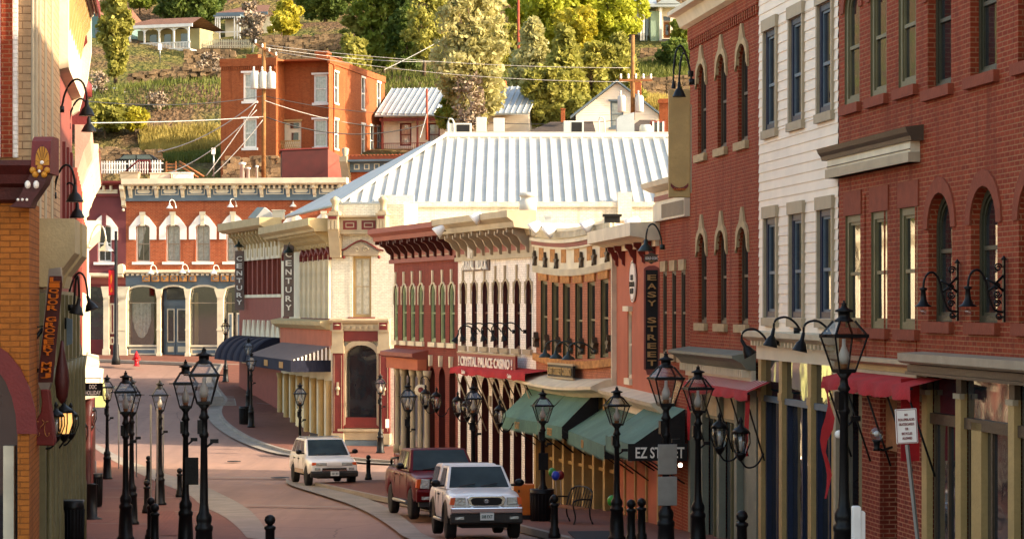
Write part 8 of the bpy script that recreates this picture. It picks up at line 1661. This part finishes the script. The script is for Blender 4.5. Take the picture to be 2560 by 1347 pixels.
for p_, y_, D, lb in ((1096, 578, 81.5, 'on the dusky red cornice'), (1190, 546, 78, 'on the white building cornice'), (1372, 578, 72.5, 'left one on the sagging cream cornice'), (1466, 566, 69, 'right one on the sagging cream cornice'), (1580, 560, 64, 'upper one on the stucco cornice'), (1592, 606, 63.5, 'lower one under the stucco cornice'), (1335, 568, 74, 'between the white and terracotta cornices')): flood(p_, y_, D, 'white flood light ' + lb)
G2 = 'grey wall lanterns by the arched doors'
for p_, y_, D, lb in ((1064, 997, 82, 'left of the pair by the green arch'), (1091, 1004, 80, 'right of the pair by the green arch'), (1144, 1016, 78, 'left of the pair behind the lamp by the arches'), (1168, 1025, 76, 'right of the pair behind the lamp by the arches'), (1249, 1040, 73, 'just left of the green awning')): wall_lantern(p_, y_, D, 'grey wall lantern ' + lb, 1.0, False, 1, G2)
wall_lantern(1799, 1092, 46, 'black scrolled wall lantern left of the red draped cloth', .95, False, 1, 'scrolled lanterns on the narrow brick building'); wall_lantern(1852, 1106, 44, 'black scrolled wall lantern behind the hanging red cloth', .95, False, 1, 'scrolled lanterns on the narrow brick building')
t = empty('globe_lamp', T(2192, 1084, 34.5), 'round clear globe wall lamp beside the dark recessed door', 'wall lamp'); b = MB(); b.ball((0, 0, 0), .10, 14); b.obj('globe', M['lamp_glass'], t); b = MB(); b.ball((0, 0, 0), .045, 10); b.obj('bulb', M['frost'], t); b = MB(); b.lathe([(.06, -.24), (.04, -.2), (.05, -.12), (.08, -.085)], (0, 0, 0), 10); b.tube([(0, 0, -.2), (.1, .1, -.24), (.25, .2, -.2)], .02, 5); b.obj('bracket', M['black'], t)
t = empty('security_light', T(2097, 1085, 34), 'small white flood light behind the largest lamp post', 'wall lamp'); b = MB(); b.ball((0, 0, 0), .06, 10); b.obj('head', M['letters'], t)
# ---- smaller things on the right pavement
t = empty('orange_cabinet', ((1310 - CX) / F * 63.5, 63.5, g(63.5) + .13), 'orange utility cabinet behind the white pickup', 'cabinet'); b = MB(); b.box(-.27, .27, -.2, .2, .12, .93); b.obj('casing', M['orange_paint'], t, bevel=.015); b = MB(); b.box(-.16, -.11, -.215, -.2, .72, .79); b.obj('latch', M['iron'], t); b = MB(); b.box(-.3, .3, -.22, .22, 0, .12); b.obj('plinth', M['iron'], t)
t = empty('bench', ((1428 - CX) / F * 61, 61, g(61) + .13), 'black metal bench with a curved slatted back before the terracotta shop', 'bench', None, R(-62)); b = MB()
for k in range(9): x = -.55 + k * .1375; b.tube(smooth3([(x, .18, .42), (x, .24, .62), (x, .32, .86 + .06 * math.sin(k / 8 * 3.14))]), .012, 5)
b.tube(smooth3([(-.6, .2, .42), (-.6, .3, .8), (-.3, .33, .93), (.3, .33, .93), (.6, .3, .8), (.6, .2, .42)]), .022, 6); b.obj('backrest', M['iron'], t)
b = MB()
for k in range(7): b.box(-.6, .6, -.26 + k * .065, -.22 + k * .065, .41, .43)
b.obj('seat', M['wood'], t)
for sx in (-1, 1): b = MB(); b.tube(smooth3([(sx * .6, -.28, 0), (sx * .6, -.2, .2), (sx * .6, -.27, .42), (sx * .6, -.3, .6), (sx * .6, -.1, .66), (sx * .6, .24, .64)]), .022, 6); b.tube(smooth3([(sx * .6, .3, 0), (sx * .6, .2, .2), (sx * .6, .2, .42)]), .022, 6); b.obj('side_frame', M['iron'], t)
t = empty('bench', ((772 - CX) / F * 109, 109, g(109) + .13), 'dark bench in the shade under the grey awning', 'bench', None, R(-70)); b = MB(); b.box(-.6, .6, -.25, .25, .4, .45); b.obj('seat', M['iron'], t); b = MB(); b.box(-.6, .6, .22, .26, .45, .9); b.obj('backrest', M['iron'], t); b = MB(); b.tube([(-.55, -.2, 0), (-.55, -.2, .6), (-.55, .2, .6), (-.55, .2, 0)], .03, 5); b.tube([(.55, -.2, 0), (.55, -.2, .6), (.55, .2, .6), (.55, .2, 0)], .03, 5); b.objs('side_frame', M['iron'], t)
def balloon(px_, py_, D, col, label, nm):
    M[nm] = plain(nm, col, .3, .04, 2, bd=0); t = empty('balloon', T(px_, py_, D), label, 'balloon', 'balloons by the shop front'); b = MB(); b.ball((0, 0, 0), .11, 12, 0, 1.15); b.obj('skin', M[nm], t); b = MB(); b.tube([(0, 0, -.12), (.02, 0, -.5), (0, 0, -.8)], .004, 4); b.obj('string', M['letters'], t)
balloon(1381, 1180, 63, '2e8f3a', 'upper green balloon left of the bench', 'b_green'); balloon(1389, 1188, 62.6, '2440b0', 'blue balloon between the green and red ones', 'b_blue'); balloon(1401, 1187, 63.2, '7a1f22', 'dark red balloon behind the blue one', 'b_red'); balloon(1530, 1251, 53, '3f9a34', 'single green balloon by the lamp post at the right awning', 'b_green2')
t = empty('white_cabinet', T(2146, 1347, 30.5) - Vector((0, 0, .5)), 'white plastic utility pillar at the foot of the dark door brick pier', 'cabinet'); s = S(30.5); b = MB(); b.prism([(-16 * s, 0), (-16 * s, 80 * s + .5), (-13 * s, 83 * s + .5), (3 * s, 83 * s + .5), (5 * s, 80 * s + .5), (5 * s, 0)], 'y', -.08, .08); b.prism([(5 * s, 0), (5 * s, 72 * s + .5), (14 * s, 70 * s + .5), (16 * s, 66 * s + .5), (16 * s, 0)], 'y', -.06, .06); b.obj('casing', M['white'], t, bevel=.01)
t = empty('door_mat', ((1500 - CX) / F * 52.5, 52.5, g(52.5) + .135), 'dark door mat on the pavement below the right green awning', 'door mat', None, R(8)); b = MB(); b.box(-.55, .55, -1.0, 1.0, 0, .02); b.obj('mat', M['dark'], t); t.rotation_euler.x = R(3.5)
for i, (p_, y_) in enumerate(((1662, 1146), (1701, 1162), (1686, 1146))):
    t = empty('light_bulb', T(p_, y_, 52 - i), ('bright bulb left of the door below the black awning valance', 'bright bulb right of the door below the black awning valance', 'small warm bulb between the two bright ones')[i], 'light bulb', 'lit bulbs in the shop doorway'); b = MB(); b.ball((0, 0, 0), (.045, .045, .025)[i], 8); b.obj('bulb', M['glow_white'], t)
t = empty('slate_box', T(522 * 0 + 748, 1040, 112), 'small grey utility box on the post behind the lamp by the white vehicle', 'utility box'); b = MB(); b.box(-.17, .17, 0, .1, -.45, .35); b.obj('box', M['greygreen'], t)
t = empty('meter_box', T(968, 1058, 110), 'small white box fixed at the foot of the corner lamp', 'utility box'); b = MB(); b.box(-.08, .08, 0, .1, -.2, .2); b.obj('box', M['white'], t)
# ---- rooftop shapes behind the maroon building
t = empty('roof_hatch', T(655, 545, 136), 'dark and white rounded roof hatch behind the maroon building cornice', 'roof hatch'); s = S(136); b = MB(); b.prism([(-36 * s, 0), (-12 * s, 27 * s), (6 * s, 27 * s), (-16 * s, 0)], 'y', 0, .1, 1); b.prism([(-16 * s, 0), (6 * s, 27 * s), (22 * s, 14 * s), (27 * s, 0)], 'y', 0, 1.2, 0); b.obj('hood', [M['white_metal'], M['slate']], t)
rbox('roof_box', 'roof box', 'cream parapet block between the maroon and cream cornices', 681, 708, 527, 548, 134, 'cream')
rbox('roof_box', 'roof box', 'dark grey equipment box on the stucco building parapet', 1512, 1550, 541, 556, 66, 'iron', .4); rbox('roof_box', 'roof box', 'grey cylinder cap box behind the terracotta cornice', 1362, 1378, 543, 558, 80, 'grey_metal', .4)
# ================================================================== vehicles (x = across, y = length with the nose at -y, z up)
def carpaint(name, col, rough=.25, metal=.1, coat=.8, spec=.5):
    m, nt, p = newmat(name); v = coords(nt); c = lin(col); nt.links.new(mix(nt, noise(nt, v, 1.5, 4), c, tuple(x * .88 for x in c)), p.inputs['Base Color']); p.inputs['Roughness'].default_value = rough; p.inputs['Metallic'].default_value = metal; p.inputs['Coat Weight'].default_value = coat; p.inputs['Specular IOR Level'].default_value = spec; p.inputs['Coat Roughness'].default_value = .06; return m
M['paint_white'] = carpaint('paint_white', 'f4f0ea', .3, 0, .3); M['paint_red'] = carpaint('paint_red', '5c050d', .35, 0, .08, .12); M['paint_gold'] = carpaint('paint_gold', 'b79b6c', .4, .2)
M['rubber'] = plain('rubber', (.012, .012, .012), .85, .2, 4); M['plastic'] = plain('plastic', (.03, .028, .026), .6, .15, 4); M['headlight'] = plain('headlight', 'b9b9b2', .12, .3, 9, metal=.5, bd=.01); M['amber'] = plain('amber', 'd8541a', .3, .1, 3, bd=0); M['windshield'] = glass_dark('windshield', (.012, .02, .02), .08, .2, .05); M['plate'] = plain('plate', 'd6dad6', .4, .03, 3, bd=0); M['plate_green'] = plain('plate_green', '2f4a3c', .5, .05, 3, bd=0)
def vehicle(name, label, cat, px_, py_, yaw, P_):
    """P_: dict of proportions; the body is lofted from cross-sections so that sides, hood and roof curve"""
    D = gD(py_); x, y = gp(px_, py_); t = empty(name, (x, y, g(y) + .02), label, cat, None, R(yaw)); t.rotation_euler.x = math.atan((g(y + 4) - g(y)) / 4)
    W, L = P_['w'] / 2, P_['len']; paint = M[P_['paint']]; r = P_['r']; ax = P_['axles']; zb = P_['sill']; belt = P_['belt']; hood = P_['hood']; hz0 = P_['nose_z']
    # lower body: side sections with wheel arches, rounded shoulders
    def topz(yy):
        for (y0, z0), (y1, z1) in zip(P_['top'], P_['top'][1:]):
            if y0 <= yy <= y1: return z0 + (z1 - z0) * (yy - y0) / (y1 - y0)
        return P_['top'][-1][1]
    def halfw(yy):
        e = min(yy + .0, L - yy); return W * (1 - .10 * max(0, 1 - yy / .45) ** 2 - .05 * max(0, 1 - (L - yy) / .35) ** 2)
    def botz(yy):
        z = zb + .12 * max(0, 1 - yy / .5) + .1 * max(0, 1 - (L - yy) / .5)
        for a in ax:
            d = abs(yy - a)
            if d < r * 1.16: z = max(z, (max(0, (r * 1.16) ** 2 - d * d)) ** .5 + r * .98)
        return z
    ys = sorted(set([0, .04, .12, .25, .4] + [L - v_ for v_ in (0, .05, .15, .3)] + [L * k / 30 for k in range(31)] + [a + s_ * r * 1.16 * math.cos(k * math.pi / 10) for a in ax for s_ in (-1, 1) for k in range(6)])); ys = [y_ for y_ in ys if 0 <= y_ <= L]
    b = MB(); rings = []
    for yy in ys:
        zt_ = topz(yy); w = halfw(yy); zo = min(botz(yy), zt_ - .12); h = zt_ - zo; bulge = .035
        prof = [(w * .965, zo), (w, zo + h * .15), (w + .0, zo + h * .45), (w * .985, zo + h * .72), (w * .955, zo + h * .88), (w * .89, zt_ - .012), (w * .6, zt_ + .018), (0, zt_ + .03)]
        rings.append([(x_, yy, z_) for x_, z_ in prof] + [(-x_, yy, z_) for x_, z_ in prof[-2::-1]])
    n = len(rings[0]); b.add([v for q_ in rings for v in q_], [(i * n + k, i * n + k + 1, (i + 1) * n + k + 1, (i + 1) * n + k) for i in range(len(rings) - 1) for k in range(n - 1)], 0, True)
    for q_ in (rings[0], rings[-1]): b.add(q_, [tuple(range(n))])
    body = b.obj('body', paint, t)
    b = MB(); b.box(-W * .62, W * .62, .25, L - .3, .27, zb + .35); b.box(-W * .85, W * .85, .3, L - .3, zb + .05, zb + .34); 
    for a in ax: b.box(-W * .9, W * .9, a - r * 1.1, a + r * 1.1, r * .9, r * 2.05)
    b.obj('underbody', M['dark'], t)
    # cabin
    cb = P_['cab']; (c0, c1, c2, c3) = cb['y']; zr = cb['roof']; ti = cb['in']; b = MB()
    low = [(-W * .93, c0, topz(c0) - .0), (W * .93, c0, topz(c0)), (W * .93, c3, belt), (-W * .93, c3, belt)]; up = [(-W * ti, c1, zr), (W * ti, c1, zr), (W * ti, c2, zr), (-W * ti, c2, zr)]
    b.add(low + up, [(0, 1, 5, 4), (1, 2, 6, 5), (2, 3, 7, 6), (3, 0, 4, 7), (4, 5, 6, 7)]); cab = b.obj('cabin', paint, t, bevel=.05)
    L_ = [Vector(v) for v in low]; U_ = [Vector(v) for v in up]
    def panel(a, b_, c, d, f0, f1, g0, g1, mat, name, off):      # quad inside face a-b (bottom) d-c (top)
        p = lambda s_, v_: (a.lerp(b_, s_)).lerp(d.lerp(c, s_), v_)
        q_ = [p(f0, g0), p(f1, g0), p(f1, g1), p(f0, g1)]; nrm_ = (q_[1] - q_[0]).cross(q_[3] - q_[0]).normalized(); mid = sum(q_, Vector()) / 4
        if nrm_.dot(mid - Vector((0, (c1 + c2) / 2, zr - .5))) < 0: nrm_ = -nrm_
        m_ = MB(); vs = [v + nrm_ * off for v in q_] + [v + nrm_ * (off - .02) for v in q_]; m_.add(vs, [(0, 1, 2, 3), (4, 5, 6, 7), (0, 1, 5, 4), (1, 2, 6, 5), (2, 3, 7, 6), (3, 0, 4, 7)]); return m_.obj(name, M[mat], cab)
    panel(L_[0], L_[1], U_[1], U_[0], .05, .95, .06, .93, 'windshield', 'windshield', .014)
    for s_ in (1, -1):
        A, B_, C_, D_ = (L_[1], L_[2], U_[2], U_[1]) if s_ == 1 else (L_[0], L_[3], U_[3], U_[0])
        for (f0, f1) in cb['side']: panel(A, B_, C_, D_, f0, f1, .14, .88, 'windshield', 'side_window', .012)
    b = MB(); wy0 = c0 - .05; b.tube([(-W * .55, c0 + .02, topz(c0) + .06), (-W * .1, c0 + .08, topz(c0) + .12)], .012, 4); b.tube([(W * .05, c0 + .02, topz(c0) + .06), (W * .5, c0 + .08, topz(c0) + .12)], .012, 4); b.objs('wiper', M['plastic'], t)
    # wheels
    for a in ax:
        for s_ in (1, -1):
            w_ = empty_child('wheel', t, (s_ * (W - .11), a, r)); tb = MB(); tb.lathe([(r * .62, -.11), (r * .93, -.115), (r, -.08), (r, .08), (r * .93, .115), (r * .62, .11)], (0, 0, 0), 22); tb.xf(Matrix.Rotation(R(90), 4, 'Y')); tb.obj('tyre', M['rubber'], w_)
            rb = MB(); rb.lathe([(r * .62, -.09), (r * .6, -.02), (r * .58, .085), (r * .62, .1)], (0, 0, 0), 22)
            rb.lathe([(.001, s_ * .05), (r * .18, s_ * .08), (r * .2, s_ * .04)], (0, 0, 0), 10)
            for k in range(P_.get('spokes', 5)): an = 2 * math.pi * k / P_.get('spokes', 5); c_, s2 = math.cos(an), math.sin(an); rb.add([(c_ * r * .1 - s2 * .04, s2 * r * .1 + c_ * .04, s_ * .06), (c_ * r * .6 - s2 * .05, s2 * r * .6 + c_ * .05, s_ * .085), (c_ * r * .6 + s2 * .05, s2 * r * .6 - c_ * .05, s_ * .085), (c_ * r * .1 + s2 * .04, s2 * r * .1 - c_ * .04, s_ * .06)], [(0, 1, 2, 3)])
            rb.xf(Matrix.Rotation(R(90), 4, 'Y')); rb.obj('rim', M[P_.get('rim', 'steel')], w_)
    # flares
    if P_.get('flare'):
        for a in ax:
            for s_ in (1, -1):
                b = MB(); N_ = 12
                for k in range(N_):
                    t0, t1 = math.pi * (k / N_), math.pi * ((k + 1) / N_); f_ = lambda tt, rr_: (a + rr_ * math.cos(tt), r + rr_ * math.sin(tt))
                    (y0, z0), (y1, z1), (y2, z2), (y3, z3) = f_(t0, r * 1.14), f_(t1, r * 1.14), f_(t1, r * 1.38), f_(t0, r * 1.38); X1, X0 = s_ * (W + .05), s_ * (W - .03)
                    b.add([(X1, y0, z0), (X1, y1, z1), (X0 + s_ * .03, y2, z2), (X0 + s_ * .03, y3, z3), (s_ * (W - .2), y0, z0), (s_ * (W - .2), y1, z1)], [(0, 1, 2, 3), (0, 1, 5, 4)], 0, True)
                b.obj('wheel_flare', M[P_['flare']], t)
    # mirrors, handles, door lines
    for s_ in (1, -1):
        b = MB(); b.ball((s_ * (W + .14), c0 + .32, belt + .12), .12, 10, 0, .75); b.box(min(s_ * (W - .06), s_ * (W + .1)), max(s_ * (W - .06), s_ * (W + .1)), c0 + .30, c0 + .36, belt + .04, belt + .09); b.obj('mirror', M[P_.get('mirror', 'plastic')], t)
        b = MB()
        for yy in P_['doors']: b.box(min(s_ * (W - .01), s_ * (W + .003)), max(s_ * (W - .01), s_ * (W + .003)), yy, yy + .012, zb + .12, belt - .08)
        b.objs('door_gap', M['dark'], t)
        b = MB()
        for yy in P_['handles']: b.box(min(s_ * (W - .01), s_ * (W + .03)), max(s_ * (W - .01), s_ * (W + .03)), yy, yy + .16, belt - .16, belt - .12)
        b.objs('door_handle', M[P_.get('handle', 'plastic')], t)
    return t, W, L
def empty_child(name, parent, loc):
    o = bpy.data.objects.new(name, None); COL.objects.link(o); o.parent = parent; o.location = loc; o.empty_display_size = .1; return o
def plate_(t, z, y_, txt, w=.15):
    b = MB(); b.box(-.155, .155, y_ - .012, y_, z - .08, z + .08); p = b.obj('number_plate', M['plate'], t); text_mb(txt, .25, .075, .006).obj('lettering', M['plate_green'], p, (0, y_ - .016, z))
# white pickup with a cap
V = dict(w=1.68, len=4.9, paint='paint_white', r=.385, axles=(.85, 3.75), sill=.46, belt=1.14, hood=1.1, nose_z=.98, top=[(0, .86), (.08, .98), (.3, 1.03), (1.3, 1.13), (1.5, 1.15), (4.9, 1.16)], cab=dict(y=(1.32, 2.0, 3.15, 3.3), roof=1.66, **{'in': .76}, side=[(.2, .52), (.56, .8)]), doors=(1.45, 2.55, 3.2), handles=(2.3,), flare='plastic', rim='steel', mirror='black')
t, W, L = vehicle('white_pickup', 'white pickup truck with a covered bed and black flares, nearest vehicle', 'pickup truck', 1216, 1352, 7.5, V)
b = MB(); low = [(-W * .94, 3.32, 1.15), (W * .94, 3.32, 1.15), (W * .94, 4.88, 1.15), (-W * .94, 4.88, 1.15)]; up = [(-W * .78, 3.38, 1.69), (W * .78, 3.38, 1.69), (W * .78, 4.7, 1.69), (-W * .78, 4.7, 1.69)]; b.add(low + up, [(0, 1, 5, 4), (1, 2, 6, 5), (2, 3, 7, 6), (3, 0, 4, 7), (4, 5, 6, 7)]); cap = b.obj('bed_cap', M['paint_white'], t, bevel=.06)
for s_ in (1, -1):
    b = MB(); q_ = [(s_ * (W * .905 + .012), 3.5, 1.25), (s_ * (W * .905 + .012), 4.7, 1.25), (s_ * (W * .815 + .012), 4.55, 1.62), (s_ * (W * .815 + .012), 3.55, 1.62)]; b.add(q_, [(0, 1, 2, 3)]); b.obj('cap_window', M['windshield'], cap)
b = MB(); b.prism([(-.40, .80), (-.44, .95), (-.36, 1.01), (.36, 1.01), (.44, .95), (.40, .80), (.32, .76), (-.32, .76)], 'y', -.06, .1, 0); gr = b.obj('grille_surround', M['chrome'], t, bevel=.015)
b = MB(); b.prism([(-.33, .82), (-.36, .92), (-.3, .965), (.3, .965), (.36, .92), (.33, .82), (.27, .79), (-.27, .79)], 'y', -.075, -.061); b.obj('grille', M['dark'], gr)
b = MB(); b.tube([(.055 * math.cos(a), -.085, .885 + .035 * math.sin(a)) for a in [2 * math.pi * k / 14 for k in range(15)]], .006, 4); b.tube([(.022 * math.cos(a), -.085, .885 + .033 * math.sin(a)) for a in [2 * math.pi * k / 14 for k in range(15)]], .005, 4); b.tube([(.045 * math.cos(a), -.085, .9 + .014 * math.sin(a)) for a in [2 * math.pi * k / 14 for k in range(15)]], .005, 4); b.obj('emblem', M['chrome'], gr)
for s_ in (1, -1):
    b = MB(); b.prism([(s_ * .47, .80), (s_ * .47, .97), (s_ * .70, .97), (s_ * .72, .80)], 'y', -.03, .1); hl = b.obj('headlight', M['headlight'], t, bevel=.01); b = MB(); b.prism([(s_ * .725, .80), (s_ * .705, .97), (s_ * .80, .96), (s_ * .82, .81)], 'y', .0, .15); b.obj('indicator', M['amber'], hl)
b = MB(); b.prism([(-.06, .60), (-.14, .62), (-.15, .74), (-.06, .77)], 'x', -W * .97, W * .97); b.obj('bumper', M['chrome'], t, bevel=.02)
b = MB(); b.prism([(.05, .36), (-.08, .40), (-.1, .6), (.05, .6)], 'x', -W * .98, W * .98); lb_ = b.obj('lower_valance', M['plastic'], t, bevel=.02)
b = MB(); b.box(-.72, -.52, -.12, -.1, .48, .54); b.box(.52, .72, -.12, -.1, .48, .54); b.objs('fog_light', M['headlight'], t); plate_(t, .54, -.155, '508 FXT')
b = MB(); b.tube([(-W - .02, 1.35, .42), (-W - .02, 3.2, .42)], .04, 6); b.tube([(W + .02, 1.35, .42), (W + .02, 3.2, .42)], .04, 6); b.objs('side_step', M['steel'], t)
# dark red pickup
V = dict(w=2.0, len=5.8, paint='paint_red', r=.43, axles=(1.0, 4.6), sill=.5, belt=1.32, hood=1.2, nose_z=1.05, top=[(0, 1.0), (.06, 1.14), (.4, 1.2), (1.5, 1.29), (5.8, 1.34)], cab=dict(y=(1.45, 2.15, 3.75, 4.0), roof=1.90, **{'in': .78}, side=[(.12, .45), (.5, .86)]), doors=(1.6, 2.75, 3.8), handles=(2.45, 3.4), rim='chrome', spokes=6, mirror='black', handle='paint_red')
t, W, L = vehicle('red_pickup', 'dark red pickup truck parked behind the white pickup', 'pickup truck', 1130, 1302, 11.5, V)
for s_ in (1, -1):
    b = MB(); b.prism([(s_ * .62, .86), (s_ * .60, 1.12), (s_ * .84, 1.13), (s_ * .88, .88)], 'y', -.03, .1); hl = b.obj('headlight', M['headlight'], t, bevel=.01); b = MB(); b.prism([(s_ * .885, .88), (s_ * .845, 1.13), (s_ * .95, 1.12), (s_ * .97, .9)], 'y', .01, .25); b.obj('indicator', M['amber'], hl)
b = MB(); b.box(-.6, .6, -.05, .05, .88, 1.12); gr = b.obj('grille', M['dark'], t); b = MB(); b.box(-.6, .6, -.07, -.05, .98, 1.02); b.obj('grille_bar', M['chrome'], gr)
b = MB(); b.prism([(.1, .5), (-.1, .52), (-.13, .8), (-.05, .85), (.1, .85)], 'x', -W * .98, W * .98); b.obj('bumper', M['paint_red'], t, bevel=.03)
b = MB(); b.box(-.85, -.6, -.145, -.12, .58, .66); b.box(.6, .85, -.145, -.12, .58, .66); b.objs('fog_light', M['headlight'], t); b = MB(); b.box(-W * .9, W * .9, -.02, .2, .38, .5); b.obj('lower_valance', M['plastic'], t)
b = MB(); b.tube([(-W, 1.5, .45), (-W, 3.9, .45)], .05, 6); b.tube([(W, 1.5, .45), (W, 3.9, .45)], .05, 6); b.objs('side_step', M['steel'], t)
b = MB(); b.tube([(-.8, 4.3, 1.34), (-.8, 4.3, 1.62), (-.8, 5.6, 1.55), (-.8, 5.6, 1.34)], .035, 6); b.tube([(.8, 4.3, 1.34), (.8, 4.3, 1.62), (.8, 5.6, 1.55), (.8, 5.6, 1.34)], .035, 6); b.objs('bed_rail', M['black'], t)
b = MB(); b.box(-W * .85, W * .85, 4.05, 5.7, 1.30, 1.375); b.obj('bed_interior', M['plastic'], t)
# white sport utility vehicle
V = dict(w=1.80, len=4.55, paint='paint_white', r=.35, axles=(.88, 3.6), sill=.42, belt=1.08, hood=1.0, nose_z=.85, top=[(0, .78), (.06, .88), (.3, .93), (1.15, 1.04), (1.4, 1.08), (4.45, 1.12), (4.55, 1.05)], cab=dict(y=(1.1, 1.95, 3.95, 4.45), roof=1.66, **{'in': .78}, side=[(.14, .40), (.44, .68), (.72, .92)]), doors=(1.4, 2.4, 3.35), handles=(2.2, 3.1), rim='steel', mirror='black')
t, W, L = vehicle('white_suv', 'white sport utility vehicle standing in the middle of the road', 'car', 836, 1216, 15, V)
for s_ in (1, -1):
    b = MB(); b.prism([(s_ * .27, .74), (s_ * .27, .85), (s_ * .66, .85), (s_ * .66, .74)], 'y', -.03, .1); hl = b.obj('headlight', M['headlight'], t, bevel=.008); b = MB(); b.prism([(s_ * .665, .745), (s_ * .665, .855), (s_ * .8, .86), (s_ * .82, .76)], 'y', -.0, .15); b.obj('indicator', M['amber'], hl)
b = MB(); b.box(-.27, .27, -.05, .02, .74, .86); b.obj('nose_panel', M['paint_white'], t); b = MB(); b.box(-.44, .44, -.06, .02, .60, .66); b.obj('grille', M['dark'], t)
b = MB(); b.box(-.46, .46, -.07, -.0, .555, .598); b.obj('grille_bar', M['chrome'], t)
b = MB(); b.prism([(.1, .32), (-.05, .34), (-.1, .5), (-.04, .55), (.1, .55)], 'x', -W * .96, W * .96); b.obj('bumper', M['plastic'], t, bevel=.03); b = MB(); b.box(-.72, -.52, -.06, -.03, .58, .67); b.box(.52, .72, -.06, -.03, .58, .67); b.objs('fog_light', M['headlight'], t); plate_(t, .46, -.11, 'ZBT 003')
b = MB(); b.box(-.0 - W - .006, -W + .02, 1.3, 3.15, .42, .58); b.box(W - .02, W + .006, 1.3, 3.15, .42, .58); b.objs('side_cladding', M['paint_gold'], t)
b = MB(); b.tube([(-.6, 2.2, 1.67), (-.6, 2.3, 1.71), (-.6, 3.8, 1.71), (-.6, 3.9, 1.67)], .018, 5); b.tube([(.6, 2.2, 1.67), (.6, 2.3, 1.71), (.6, 3.8, 1.71), (.6, 3.9, 1.67)], .018, 5); b.box(-.62, .62, 2.6, 2.64, 1.70, 1.72); b.box(-.62, .62, 3.4, 3.44, 1.70, 1.72); b.obj('roof_rack', M['steel'], t)
